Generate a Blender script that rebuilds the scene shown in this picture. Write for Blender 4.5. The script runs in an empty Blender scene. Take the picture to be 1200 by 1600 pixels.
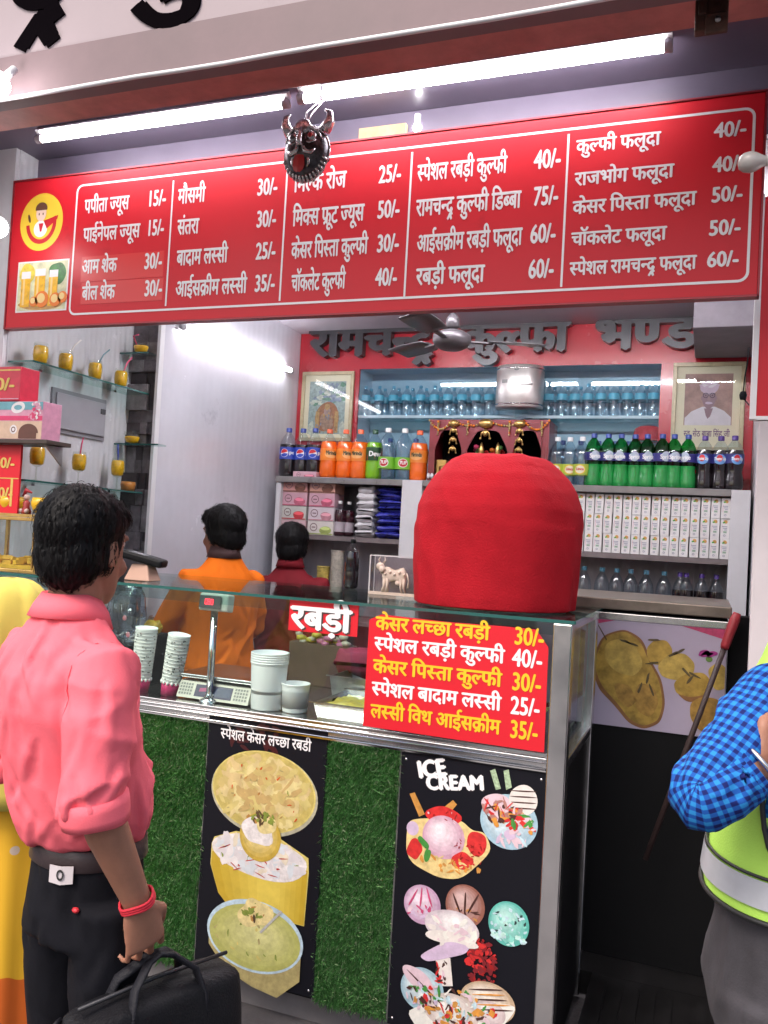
import bpy, bmesh, math, random, mathutils.bvhtree
from mathutils import Vector, Matrix, noise
random.seed(7)
S = bpy.context.scene
COL = S.collection
PI = math.pi
R = math.radians

# ------------------------------------------------------------------ camera
F_PX = 1340.0
CAM = Vector((0.0, -2.6, 1.62))
ROT = Matrix.Rotation(R(20.8), 4, 'Z') @ Matrix.Rotation(PI / 2 + R(1.7), 4, 'X') @ Matrix.Rotation(R(3.2), 4, 'Z')
cd = bpy.data.cameras.new('camera')
cd.sensor_fit = 'VERTICAL'; cd.sensor_height = 24.0; cd.lens = 24.0 * F_PX / 1600.0
cd.clip_start = 0.05; cd.clip_end = 600
cam = bpy.data.objects.new('camera', cd); COL.objects.link(cam)
cam.matrix_world = Matrix.Translation(CAM) @ ROT
S.camera = cam

# ------------------------------------------------------------------ world, sun, exposure
w = bpy.data.worlds.new('World'); S.world = w; w.use_nodes = True
nt = w.node_tree
sky = nt.nodes.new('ShaderNodeTexSky'); sky.sky_type = 'NISHITA'; sky.sun_disc = False
SUN_EL, SUN_AZ = R(52), R(205)
sky.sun_elevation = SUN_EL; sky.sun_rotation = SUN_AZ
sky.dust_density = 5.0; sky.air_density = 1.0; sky.ozone_density = 1.0
nt.links.new(sky.outputs[0], nt.nodes['Background'].inputs[0])
nt.nodes['Background'].inputs[1].default_value = 0.115
sl = bpy.data.lights.new('sun', 'SUN'); sl.energy = 0.9; sl.angle = R(25); sl.color = (1.0, 0.95, 0.9)
so = bpy.data.objects.new('sun', sl); COL.objects.link(so)
sd = Vector((math.sin(SUN_AZ) * math.cos(SUN_EL), math.cos(SUN_AZ) * math.cos(SUN_EL), math.sin(SUN_EL)))
so.rotation_euler = sd.to_track_quat('Z', 'Y').to_euler()
S.view_settings.view_transform = 'Standard'; S.view_settings.look = 'None'
S.view_settings.exposure = 1.25; S.view_settings.gamma = 1.0
S.render.engine = 'CYCLES'
S.cycles.use_denoising = True
S.cycles.max_bounces = 8; S.cycles.transparent_max_bounces = 24
S.cycles.glossy_bounces = 3; S.cycles.transmission_bounces = 4
S.cycles.caustics_reflective = False; S.cycles.caustics_refractive = False
S.cycles.sample_clamp_indirect = 4.0

def U(px, py, y):                      # a picture point carried out to the plane Y = y
    d = ROT.to_3x3() @ Vector(((px - 600) / F_PX, -(py - 800) / F_PX, -1.0))
    return CAM + d * ((y - CAM.y) / d.y)
def UX(px, py, x):                     # the same for the plane X = x
    d = ROT.to_3x3() @ Vector(((px - 600) / F_PX, -(py - 800) / F_PX, -1.0))
    return CAM + d * ((x - CAM.x) / d.x)

# ------------------------------------------------------------------ materials
def M(name, col, rough=.5, metal=0., var=0., vs=6., bump=0., bs=40., coat=0., spec=.5, trans=0., emit=0., alpha=1., wave=None, dirt=None):
    m = bpy.data.materials.new(name); m.use_nodes = True
    n = m.node_tree.nodes; l = m.node_tree.links; b = n['Principled BSDF']
    c4 = (*col, 1)
    b.inputs['Base Color'].default_value = c4
    b.inputs['Roughness'].default_value = rough; b.inputs['Metallic'].default_value = metal
    b.inputs['Coat Weight'].default_value = coat; b.inputs['Coat Roughness'].default_value = .08
    b.inputs['Specular IOR Level'].default_value = spec
    b.inputs['Transmission Weight'].default_value = trans
    if emit:
        b.inputs['Emission Color'].default_value = c4; b.inputs['Emission Strength'].default_value = emit
    tc = n.new('ShaderNodeTexCoord'); geo = n.new('ShaderNodeNewGeometry')
    P = geo.outputs['Position']
    last = None
    if var:
        nz = n.new('ShaderNodeTexNoise'); nz.inputs['Scale'].default_value = vs; nz.inputs['Detail'].default_value = 7; nz.inputs['Roughness'].default_value = .62
        l.new(P, nz.inputs['Vector'])
        r = n.new('ShaderNodeValToRGB')
        r.color_ramp.elements[0].position = .32; r.color_ramp.elements[1].position = .68
        r.color_ramp.elements[0].color = (*[max(0, x * (1 - var)) for x in col], 1)
        r.color_ramp.elements[1].color = (*[min(1, x * (1 + var * .7)) for x in col], 1)
        l.new(nz.outputs[0], r.inputs[0]); last = r.outputs[0]
        rr = n.new('ShaderNodeMapRange'); rr.inputs[3].default_value = max(.02, rough - .12); rr.inputs[4].default_value = min(1, rough + .12)
        l.new(nz.outputs[0], rr.inputs[0]); l.new(rr.outputs[0], b.inputs['Roughness'])
    if dirt:                            # (colour, scale, threshold): stains with a shape of their own
        nz = n.new('ShaderNodeTexNoise'); nz.inputs['Scale'].default_value = dirt[1]; nz.inputs['Detail'].default_value = 9; nz.inputs['Roughness'].default_value = .7
        l.new(P, nz.inputs['Vector'])
        r = n.new('ShaderNodeValToRGB'); r.color_ramp.elements[0].position = dirt[2]; r.color_ramp.elements[1].position = min(1, dirt[2] + .14)
        l.new(nz.outputs[0], r.inputs[0])
        mx = n.new('ShaderNodeMix'); mx.data_type = 'RGBA'
        l.new(r.outputs[0], mx.inputs[0]); mx.inputs[7].default_value = (*dirt[0], 1)
        if last: l.new(last, mx.inputs[6])
        else: mx.inputs[6].default_value = c4
        last = mx.outputs[2]
    if last: l.new(last, b.inputs['Base Color'])
    h = None
    if bump:
        nb = n.new('ShaderNodeTexNoise'); nb.inputs['Scale'].default_value = bs; nb.inputs['Detail'].default_value = 5
        l.new(P, nb.inputs['Vector'])
        bp = n.new('ShaderNodeBump'); bp.inputs['Strength'].default_value = bump; bp.inputs['Distance'].default_value = .01
        l.new(nb.outputs[0], bp.inputs['Height']); h = bp
    if wave:                            # (direction, scale, strength): ribs
        wv = n.new('ShaderNodeTexWave'); wv.bands_direction = wave[0]; wv.inputs['Scale'].default_value = wave[1]
        l.new(P, wv.inputs['Vector'])
        bp = n.new('ShaderNodeBump'); bp.inputs['Strength'].default_value = wave[2]; bp.inputs['Distance'].default_value = .006
        l.new(wv.outputs[0], bp.inputs['Height'])
        if h: l.new(h.outputs[0], bp.inputs['Normal'])
        h = bp
    if h: l.new(h.outputs[0], b.inputs['Normal'])
    return m

def glass(name, tint=(.93, .98, .96), refl=1.0, rough=.02):   # a thin pane: clear, with mirror by angle
    m = bpy.data.materials.new(name); m.use_nodes = True
    n = m.node_tree.nodes; l = m.node_tree.links
    n.remove(n['Principled BSDF']); out = n['Material Output']
    t = n.new('ShaderNodeBsdfTransparent'); t.inputs[0].default_value = (*tint, 1)
    g = n.new('ShaderNodeBsdfGlossy'); g.inputs['Roughness'].default_value = rough
    geo = n.new('ShaderNodeNewGeometry'); dt = n.new('ShaderNodeVectorMath'); dt.operation = 'DOT_PRODUCT'
    l.new(geo.outputs['Incoming'], dt.inputs[0]); l.new(geo.outputs['Normal'], dt.inputs[1])
    ab = n.new('ShaderNodeMath'); ab.operation = 'ABSOLUTE'; l.new(dt.outputs['Value'], ab.inputs[0])
    om = n.new('ShaderNodeMath'); om.operation = 'SUBTRACT'; om.inputs[0].default_value = 1.0; l.new(ab.outputs[0], om.inputs[1])
    pw = n.new('ShaderNodeMath'); pw.operation = 'POWER'; pw.inputs[1].default_value = 5.0; l.new(om.outputs[0], pw.inputs[0])
    f = n.new('ShaderNodeMath'); f.operation = 'MULTIPLY_ADD'; f.inputs[1].default_value = .55; f.inputs[2].default_value = .04; l.new(pw.outputs[0], f.inputs[0])
    k = n.new('ShaderNodeMath'); k.operation = 'MULTIPLY'; k.inputs[1].default_value = refl; k.use_clamp = True
    mx = n.new('ShaderNodeMixShader')
    l.new(f.outputs[0], k.inputs[0]); l.new(k.outputs[0], mx.inputs[0]); l.new(t.outputs[0], mx.inputs[1]); l.new(g.outputs[0], mx.inputs[2])
    l.new(mx.outputs[0], out.inputs[0])
    return m

# ------------------------------------------------------------------ mesh builder
def frame_to(d):
    d = Vector(d).normalized()
    a = Vector((0, 0, 1)) if abs(d.z) < .95 else Vector((0, 1, 0))
    x = a.cross(d).normalized(); y = d.cross(x).normalized()
    return x, y, d

class MB:
    def __init__(s): s.v = []; s.f = []; s.m = []; s.sm = []; s.uv = {}
    def add(s, vs, fs, mi=0, smooth=False, uvs=None):
        o = len(s.v); s.v += [Vector(p) for p in vs]
        for k, f in enumerate(fs):
            if uvs: s.uv[len(s.f)] = uvs[k]
            s.f.append([i + o for i in f]); s.m.append(mi); s.sm.append(smooth)
        return s
    def box(s, c, d, mi=0, rz=0., rx=0., ry=0.):
        c = Vector(c); h = Vector(d) / 2
        m = Matrix.Rotation(rz, 3, 'Z') @ Matrix.Rotation(ry, 3, 'Y') @ Matrix.Rotation(rx, 3, 'X')
        vs = [c + m @ Vector((x * h.x, y * h.y, z * h.z)) for z in (-1, 1) for y in (-1, 1) for x in (-1, 1)]
        return s.add(vs, [(0, 2, 3, 1), (4, 5, 7, 6), (0, 1, 5, 4), (1, 3, 7, 5), (3, 2, 6, 7), (2, 0, 4, 6)], mi)
    def bx(s, a, b, mi=0):               # box by two corners
        a = Vector(a); b = Vector(b)
        return s.box((a + b) / 2, [abs(q) for q in (b - a)], mi)
    def loft(s, rings, mi=0, smooth=True, caps=True, closed=True, uvs=False):
        n = len(rings[0]); vs = [p for r in rings for p in r]; fs = []; us = []
        vl = 0.
        for i in range(len(rings) - 1):
            step = (sum((Vector(rings[i + 1][k]) - Vector(rings[i][k])).length for k in range(n)) / n)
            cir = sum((Vector(rings[i][k]) - Vector(rings[i][(k + 1) % n])).length for k in range(n))
            for k in range(n if closed else n - 1):
                k2 = (k + 1) % n
                fs.append((i * n + k, i * n + k2, (i + 1) * n + k2, (i + 1) * n + k))
                if uvs: us.append([(cir * k / n, vl), (cir * (k + 1) / n, vl), (cir * (k + 1) / n, vl + step), (cir * k / n, vl + step)])
            vl += step
        if caps and closed:
            fs.append(tuple(range(n))[::-1]); fs.append(tuple((len(rings) - 1) * n + k for k in range(n)))
            if uvs: us += [[(0, 0)] * n, [(0, 0)] * n]
        return s.add(vs, fs, mi, smooth, us if uvs else None)
    def tube(s, pts, rad, n=8, mi=0, caps=True, smooth=True, flat=1.0, uvs=False):
        pts = [Vector(p) for p in pts]; N = len(pts)
        if not isinstance(rad, (list, tuple)): rad = [rad] * N
        rings = []; px = None
        for i, p in enumerate(pts):
            d = (pts[min(i + 1, N - 1)] - pts[max(i - 1, 0)]).normalized()
            if px is None: x, y, _ = frame_to(d)
            else:
                x = (px - d * px.dot(d)).normalized(); y = d.cross(x)
            px = x
            rings.append([p + x * math.cos(a) * rad[i] + y * math.sin(a) * rad[i] * flat for a in (2 * PI * k / n for k in range(n))])
        return s.loft(rings, mi, smooth, caps, True, uvs)
    def lathe(s, prof, c=(0, 0, 0), n=20, mi=0, smooth=True, caps=True, sx=1., sy=1.):
        c = Vector(c)
        return s.loft([[c + Vector((r * sx * math.cos(2 * PI * k / n), r * sy * math.sin(2 * PI * k / n), z)) for k in range(n)] for r, z in prof], mi, smooth, caps)
    def ball(s, c, r, n=12, mi=0, sq=(1, 1, 1)):
        c = Vector(c); rings = []
        for i in range(n // 2 + 1):
            a = -PI / 2 + PI * i / (n // 2); rr = max(1e-4, math.cos(a))
            rings.append([c + Vector((r * sq[0] * rr * math.cos(2 * PI * k / n), r * sq[1] * rr * math.sin(2 * PI * k / n), r * sq[2] * math.sin(a))) for k in range(n)])
        return s.loft(rings, mi)
    def poly(s, pts, mi=0): return s.add(pts, [tuple(range(len(pts)))], mi)

def obj(name, mb, mats, parent=None, bev=0., kind=None, root=None):
    me = bpy.data.meshes.new(name)
    off = Vector((0, 0, 0))
    if parent is not None:
        off = parent.get('_o', None); off = Vector(off) if off else Vector((0, 0, 0))
    me.from_pydata([tuple(p - off) for p in mb.v], [], mb.f)
    for x in (mats if isinstance(mats, (list, tuple)) else [mats]): me.materials.append(x)
    me.polygons.foreach_set('material_index', mb.m); me.polygons.foreach_set('use_smooth', mb.sm)
    if mb.uv:
        ul = me.uv_layers.new(name='UVMap')
        for fi, us in mb.uv.items():
            p = me.polygons[fi]
            for k, li in enumerate(p.loop_indices): ul.data[li].uv = us[k]
    me.update()
    o = bpy.data.objects.new(name, me); COL.objects.link(o)
    if parent is not None: o.parent = parent
    if parent is not None: o['_o'] = tuple(off)
    if bev:
        b = o.modifiers.new('bevel', 'BEVEL'); b.width = bev; b.segments = 2; b.limit_method = 'ANGLE'; b.angle_limit = R(40)
    if kind: o['kind'] = kind
    return o

def tag(o, label, cat, group=None):
    o['label'] = label; o['category'] = cat
    if group: o['group'] = group
    return o
def thing(name, label, cat, loc=(0, 0, 0), group=None, rz=0.):
    o = bpy.data.objects.new(name, None); COL.objects.link(o)
    o.location = loc; o.rotation_euler = (0, 0, rz); o.empty_display_size = .1
    o['_o'] = tuple(loc) if rz == 0 else (0, 0, 0)
    return tag(o, label, cat, group)
def dup(o, loc, label=None, rz=None):
    c = o.copy(); COL.objects.link(c); c.location = loc
    if rz is not None: c.rotation_euler = (0, 0, rz)
    if label: c['label'] = label
    for ch in list(o.children):
        k = ch.copy(); COL.objects.link(k); k.parent = c
        for g in list(ch.children):
            q = g.copy(); COL.objects.link(q); q.parent = k
    return c
ORD = 'first second third fourth fifth sixth seventh eighth ninth tenth eleventh twelfth thirteenth fourteenth fifteenth sixteenth seventeenth eighteenth nineteenth twentieth'.split()

def remesh(o, vox, it=4, fac=.5):
    m = o.modifiers.new('r', 'REMESH'); m.mode = 'VOXEL'; m.voxel_size = vox
    s_ = o.modifiers.new('s', 'SMOOTH'); s_.iterations = it; s_.factor = fac
    bpy.context.view_layer.update()
    me = bpy.data.meshes.new_from_object(o.evaluated_get(bpy.context.evaluated_depsgraph_get()))
    mats = list(o.data.materials); o.modifiers.clear(); o.data = me
    if len(me.materials) == 0:
        for x in mats: me.materials.append(x)
    me.polygons.foreach_set('use_smooth', [True] * len(me.polygons))
    return o
def displace(o, fn):
    me = o.data; me.update()
    ns = [v.normal.copy() for v in me.vertices]
    for v, n in zip(me.vertices, ns): v.co += n * fn(v.co, n)
    me.update()

# ------------------------------------------------------------------ lettering
_gc = {}
def _eval_text(s):
    c = bpy.data.curves.new('lettering', 'FONT'); c.body = s; c.size = 1; c.resolution_u = 3
    o = bpy.data.objects.new('lettering', c); COL.objects.link(o)
    bpy.context.view_layer.update()
    ev = o.evaluated_get(bpy.context.evaluated_depsgraph_get()); me = ev.to_mesh()
    vs = [(v.co.x, v.co.y) for v in me.vertices]; fs = [tuple(p.vertices) for p in me.polygons]
    ev.to_mesh_clear(); bpy.data.objects.remove(o); bpy.data.curves.remove(c)
    return vs, fs
def _mx(s): return max([p[0] for p in _eval_text(s)[0]] or [0])
_XW = None
def glyph(ch, half=False):
    global _XW
    k = (ch, half)
    if k in _gc: return _gc[k]
    if _XW is None: _XW = _mx('X')
    if ch == ' ': g = ([], [], .26)
    else:
        vs, fs = _eval_text(ch); adv = _mx(ch + 'X') - _XW
        if half:
            cut = .80 * adv if ch in 'कफ' else adv - .18
            bm = bmesh.new(); bv = [bm.verts.new((x, y, 0)) for x, y in vs]
            for f in fs:
                try: bm.faces.new([bv[i] for i in f])
                except ValueError: pass
            bmesh.ops.bisect_plane(bm, geom=bm.verts[:] + bm.edges[:] + bm.faces[:], plane_co=(cut, 0, 0), plane_no=(1, 0, 0), clear_outer=True)
            bm.verts.index_update()
            vs = [(v.co.x, v.co.y) for v in bm.verts]; fs = [tuple(v.index for v in f.verts) for f in bm.faces]; bm.free(); adv = cut
        g = (vs, fs, adv)
    _gc[k] = g
    return g
VIR, IMA, RA = '\u094d', '\u093f', '\u0930'
def layout(s):                          # -> list of (vs, fs, x) glyph runs, total advance; clusters set in reading order
    seq = []; i = 0; isC = lambda c: '\u0915' <= c <= '\u0939'
    while i < len(s):
        if isC(s[i]):
            cl = []; j = i
            while True:
                c = s[j]; j += 1
                if j < len(s) and s[j] == '\u093c': cl.append(('n', c)); j += 1
                else: cl.append(('c', c))
                if j + 1 < len(s) and s[j] == VIR and isC(s[j + 1]): j += 1
                else: break
            items = []; k = 0
            rak = len(cl) > 1 and cl[-1][1] == RA
            base = cl[:-1] if rak else cl
            for q, (t, c) in enumerate(base):
                items.append(('g', c, q < len(base) - 1))
                if t == 'n': items.append(('m', '\u093c', 0))
            if rak: items.append(('r', base[-1][1], 0))
            if j < len(s) and s[j] == IMA: items.insert(0, ('g', IMA, False)); j += 1
            seq += items; i = j
        else: seq.append(('g', s[i], False)); i += 1
    x = 0.; out = []; prev = 0.
    for t, c, h in seq:
        if t == 'r':
            st = x - (.36 if c in 'कफ' else .24 if c == 'द' else .13)
            if c == 'द': vs = [(st, .02), (st - .17, -.2), (st - .1, -.24), (st + .0, -.1), (st + .1, -.24), (st + .17, -.2), (st + .06, .02)]; vs = [vs[0], vs[1], vs[2], vs[3], vs[4], vs[5], vs[6]]; out.append((vs, [(0, 1, 2, 3), (3, 4, 5, 6), (0, 3, 6)], 0.))
            else: out.append(([(st, .19), (st - .24, .03), (st - .2, -.04), (st, .1)], [(0, 1, 2, 3)], 0.))
            continue
        vs, fs, adv = glyph(c, bool(h)); out.append((vs, fs, x)); x += adv
    return out, x
HEAD = .62                              # headline height of the letters, in ems
def text(mb, s, to3, width=None, height=.05, bold=.03, mi=0, depth=0., lift=.001, sx=None):
    """to3(u, v, d): metres along the line, up, and out of the surface."""
    run, adv = layout(s)
    k = height / HEAD
    kx = sx if sx else ((width / adv) if width else k)
    q = 0
    for gi, (vs, fs, x) in enumerate(run):
        if not vs: continue
        for b in ((-bold, 0), (bold, 0), (0, bold * .6), (0, -bold * .6)) if bold else ((0, 0),):
            dd = lift + (q % 9) * .00007; q += 1
            fr = [to3((p[0] + x + b[0]) * kx, (p[1] + b[1]) * k, dd + depth) for p in vs]
            if depth:
                n = len(vs); bk = [to3((p[0] + x + b[0]) * kx, (p[1] + b[1]) * k, 0) for p in vs]
                ed = {}
                for f in fs:
                    for a, c in zip(f, f[1:] + f[:1]): ed[(a, c)] = 1
                sides = [(a, c, c + n, a + n)[::-1] for (a, c) in ed if (c, a) not in ed]
                mb.add(fr + bk, list(fs) + sides, mi)
            else: mb.add(fr, fs, mi)
    return adv * kx
def wallmap(x0, z0, y, slope=0.):       # a surface facing -Y
    return lambda u, v, d: Vector((x0 + u - slope * v, y - d, z0 + v + slope * u))

# ------------------------------------------------------------------ palette
white_paint = M('white_paint', (.62, .61, .64), .55, var=.12, vs=3, bump=.06, bs=30)
white_panel = M('white_panel', (.62, .62, .68), .22, var=.10, vs=2.2, coat=.25, dirt=((.36, .36, .42), 2.6, .63), wave=('Y', 5.2, .10))
flute_panel = M('fluted_panel', (.60, .61, .64), .25, var=.10, vs=4, coat=.3, wave=('Y', 9, .35))
plain_white = M('plain_white', (.72, .72, .74), .4)
ceil_mat = M('painted_ceiling', (.11, .092, .132), .42, var=.18, vs=1.6, bump=.05, bs=14, coat=.15)
ceil_in = M('inner_ceiling', (.50, .47, .53), .5, var=.12, vs=2)
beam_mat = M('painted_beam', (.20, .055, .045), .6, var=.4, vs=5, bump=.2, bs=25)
beam_lit = M('beam_underside_lit', (.46, .18, .16), .6, var=.35, vs=5, bump=.2, bs=25)  # paler copy of the beam paint: light on the underside put into colour
facade_mat = M('facade_plaster', (.48, .40, .41), .8, var=.18, vs=1.5, bump=.1)
stone_a = M('grey_stone', (.13, .115, .125), .7, var=.45, vs=18, bump=.5, bs=60)
stone_b = M('pale_stone', (.22, .20, .21), .7, var=.4, vs=18, bump=.5, bs=60)
stone_c = M('dark_stone', (.055, .045, .05), .7, var=.4, vs=18, bump=.5, bs=60)
red_gloss = M('red_vinyl', (.60, .016, .028), .42, spec=.3, dirt=((.46, .014, .024), 5, .60))
red_panel = M('red_laminate', (.38, .012, .024), .25, coat=.3, var=.06, vs=3)
sky_blue = M('pale_blue_back', (.40, .52, .62), .4, var=.06, vs=2)
steel = M('brushed_steel', (.62, .61, .62), .22, 1., var=.12, vs=9)
steel_dull = M('dull_steel', (.42, .41, .42), .38, 1., var=.25, vs=12)
chrome = M('chrome', (.75, .74, .75), .1, 1.)
black_gloss = M('black_laminate', (.005, .005, .006), .5, spec=.18)
black_matt = M('black_matt', (.006, .006, .007), .85, spec=.1)
dark_grey = M('dark_grey', (.05, .05, .055), .6, var=.2)
letter_grey = M('letter_metal', (.055, .055, .06), .3, .5, coat=.3)
white_vinyl = M('white_vinyl', (.80, .78, .79), .4)
yellow_vinyl = M('yellow_vinyl', (.80, .50, .02), .4)
pane = glass('pane_glass')
pane_blue = glass('cabinet_glass', (.88, .95, .97), 1.0)
green_glass = M('green_glass_edge', (.02, .10, .09), .1, coat=.5)
top_glass = glass('counter_top_glass', (.86, .95, .93), 1.2)
shelf_glass = glass('shelf_glass', (.80, .92, .90), 1.2)
wood_dark = M('dark_wood', (.045, .028, .022), .5, var=.4, vs=12)
gold = M('gold_trim', (.62, .40, .14), .3, .85, var=.2, vs=20)
ground_mat = M('pavement', (.085, .078, .082), .6, var=.3, vs=4, bump=.25, bs=50, dirt=((.05, .046, .046), 3, .56))
shop_floor_mat = M('shop_floor', (.006, .0055, .006), .35, var=.4, vs=9)  # near black: the dark of the interior is put into the floor colour
cap_grey = M('tube_cap_grey', (.38, .37, .40), .5)
tube_side = M('lit_side_tube', (1.0, .97, 1.0), .4, emit=9.)
tube_in = M('lit_inner_tube', (1.0, .97, 1.0), .4, emit=78.)
tube_lit = M('lit_tube', (1.0, .97, 1.0), .4, emit=24.)
plastic_white = M('white_plastic', (.72, .71, .72), .35)
asphalt_mat = M('asphalt', (.06, .06, .062), .85, var=.3, vs=6, bump=.4, bs=90)

# ------------------------------------------------------------------ ground
g = MB(); g.add([(-200, -200, -.13), (200, -200, -.13), (200, 200, -.13), (-200, 200, -.13)], [(0, 1, 2, 3)]); obj('ground', g, asphalt_mat, kind='structure')
g = MB(); g.bx((-14, -4.2, -.128), (14, 8, 0)); obj('pavement', g, ground_mat, kind='structure')
g = MB(); g.bx((-2.72, .66, .004), (.7, 2.64, .085)); g.bx((-.33, -.1, .004), (.7, .659, .085))
for k in range(14): g.bx((-.30 + k * .055, -.05, .0855), (-.27 + k * .055, .6, .093))
obj('shop_floor', g, shop_floor_mat, kind='structure')

# ------------------------------------------------------------------ the shop building
B = thing('shop_building', 'shop unit with white side wall, lilac ceiling, grey stone pilasters and red-brown beam', 'building', (-1.2, 1.0, 0))
XW, XC, YP = -2.55, -2.73, .93
m = MB(); m.bx((XW - .06, YP, 0), (XW, 2.64, 2.92)); obj('side_wall', m, white_panel, B)
m = MB(); m.bx((XC - .1, .12, 0), (XC, YP, 3.14)); obj('fluted_wall', m, flute_panel, B)
m = MB(); m.bx((-5.5, .12, 0), (XC - .1, .22, 3.14)); m.bx((XC - .1, .10, 0), (XC - .004, .12, 3.14)); obj('end_wall', m, white_paint, B)
m = MB(); m.bx((-2.7, 2.66, 0), (.5, 2.76, 2.95)); obj('back_wall', m, white_panel, B)
m = MB(); m.bx((.2, .96, 0), (.3, 2.66, 2.92)); obj('right_wall', m, white_paint, B)
m = MB(); m.bx((XC, .26, 2.92), (.3, 2.66, 2.97)); obj('inner_ceiling', m, ceil_in, B)
m = MB(); m.bx((-5.5, -.44, 3.14), (3.5, .26, 3.2)); m.bx((XC - .1, .22, 2.92), (3.5, .258, 3.139)); obj('front_ceiling', m, ceil_mat, B)
m = MB(); m.bx((-5.5, -.43, 2.992), (3.5, -.30, 3.139)); m.bx((-5.5, -.44, 2.985), (3.5, -.296, 2.9915), 1); obj('beam', m, [beam_mat, beam_lit], B)
m = MB(); m.bx((-6, -.52, 3.22), (4, 3, 7.5)); obj('unseen_upper_storey', m, facade_mat, B)  # out of view; added to block sky light from above
m = MB(); m.bx((.72, -.45, 0), (3.5, .96, 3.139)); obj('neighbour_wall', m, white_paint, B)
def stone_panel(x0, x1, y, z0, z1, seed, cell):
    rnd = random.Random(seed); mb = MB(); mb.bx((x0, y, z0), (x1, y + .05, z1), 2)
    z = z0
    while z < z1 - .01:
        h = min(rnd.choice(cell), z1 - z); x = x0
        while x < x1 - .004:
            ww = min(rnd.choice((.04, .06, .09, .12)), x1 - x)
            if x1 - x - ww < .02: ww = x1 - x
            dd = rnd.choice((.004, .012, .020, .028))
            if rnd.random() < .25 and h > .08:
                hh = h * .5
                mb.bx((x + .001, y - dd, z + .001), (x + ww - .001, y - .0005, z + hh - .001), rnd.choice((0, 1)))
                mb.bx((x + .001, y - dd * .4, z + hh + .001), (x + ww - .001, y - .0005, z + h - .001), rnd.choice((0, 2)))
            else: mb.bx((x + .001, y - dd, z + .001), (x + ww - .001, y - .0005, z + h - .001), rnd.choice((0, 0, 1, 2)))
            x += ww
        z += h
    return mb
obj('stone_pilaster', stone_panel(XC + .001, XW - .012, YP - .002, .1, 2.92, 3, (.06, .09, .13, .16)), [stone_a, stone_b, stone_c], B, bev=.002)
m = MB(); m.bx((XW - .012, YP - .035, .1), (XW + .004, YP + .0, 2.92)); obj('edge_trim', m, plain_white, B)
obj('stone_pilaster', stone_panel(.165, .70, .94, .085, 2.92, 9, (.12, .18, .22)), [stone_a, stone_b, stone_c], B, bev=.002)
m = MB(); m.bx((-.112, 1.7, 2.70), (.199, 2.38, 2.919)); obj('soffit_box', m, M('soffit_grey', (.17, .15, .175), .6, var=.2, vs=7), B, bev=.004)

# ------------------------------------------------------------------ the big fascia sign over the opening
Fa = thing('fascia_sign', 'large pinkish white shop fascia with black painted Hindi letters above the brown beam', 'sign', (-1.2, -.6, 2.9))
fas = M('fascia_white', (.33, .265, .285), .6, var=.08, vs=2.5, dirt=((.26, .20, .215), 1.3, .6))
fas2 = M('fascia_band', (.18, .12, .13), .6, var=.18, vs=3)
m = MB(); m.bx((-5.4, -.60, 3.035), (3.4, -.56, 4.0)); obj('panel', m, fas, Fa)
m = MB(); m.bx((-5.4, -.606, 2.905), (3.4, -.54, 3.034)); obj('lower_band', m, fas2, Fa)
m = MB()
pts = [(-5.4 + 8.8 * k / 60, -.612 + .001 * math.sin(k * 2.1), 2.897 + .0015 * math.sin(k * 1.3)) for k in range(61)]
m.tube(pts, .0065, 8); obj('edge_strip', m, plain_white, Fa)
m = MB()
run, adv = layout('रामचन्द्र कुल्फी भण्डार')
k_x = [r_[2] for r_ in run]
p = U(152, 30, -.6); fx = p.x; kx = .44
ku = next(x for vs, fs, x in run if abs(x - layout('रामचन्द्र ')[1]) < .01)
text(m, 'रामचन्द्र कुल्फी भण्डार', wallmap(fx - ku * kx, 3.145, -.6005), height=.25, sx=kx, bold=.032, depth=.004)
obj('lettering', m, M('black_paint', (.004, .003, .004), 1., spec=.0), Fa)

# ------------------------------------------------------------------ tube lights
def tube_light(name, a, b, label, fix=(0, 0, .03), lit=True, r=.014, mat=None, group='fluorescent tubes at the shop front', bracket=True):
    a = Vector(a); b = Vector(b); t = thing(name, label, 'tube light', tuple((a + b) / 2), group)
    d = (b - a).normalized()
    m = MB(); m.tube([a, b], r, 12); obj('glass_tube', m, mat or tube_lit if lit else plastic_white, t)
    m = MB(); f = Vector(fix)
    m.tube([a + f - d * .01, b + f + d * .01], .016, 4, smooth=False); obj('batten', m, plastic_white, t)
    for e in (a, b):
        m = MB(); m.tube([e - d * .012, e + d * .012], r * 1.25, 10); m.tube([e, e + f], .008, 8); obj('end_cap', m, cap_grey, t)
    return t
A0, A1, A2 = U(55, 215, -.02), U(471, 157, -.02), U(1042, 72, -.02)
ZTUBE = 3.105
tube_light('tube_light', (-2.50, -.02, ZTUBE - .012), (-1.425, -.02, ZTUBE - .012), 'lit white tube under the ceiling directly above the juice columns of the menu', r=.0125)
tube_light('tube_light', (-1.365, -.02, ZTUBE), (-.17, -.02, ZTUBE), 'lit white tube under the ceiling, beginning above the metal demon mask', r=.0155)
p1, p2 = UX(286, 510, XW + .04), UX(455, 579, XW + .04)
tube_light('tube_light', p1, p2, 'lit tube fixed along the white panel side wall inside the shop', fix=(-.03, 0, .005), mat=tube_side, group='tubes inside the shop')
m = MB(); m.bx((-2.42, -.27, 3.098), (-1.75, -.20, 3.138)); tag(obj('light_fitting', m, plain_white, bev=.004), 'unlit pale batten fitting on the ceiling beside the beam', 'light fitting')
m = MB(); m.bx((-.80, -.20, 3.11), (-.30, -.14, 3.139)); tag(obj('light_fitting', m, dark_grey, bev=.004), 'dark empty batten fitting on the ceiling behind the beam', 'light fitting')
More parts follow.
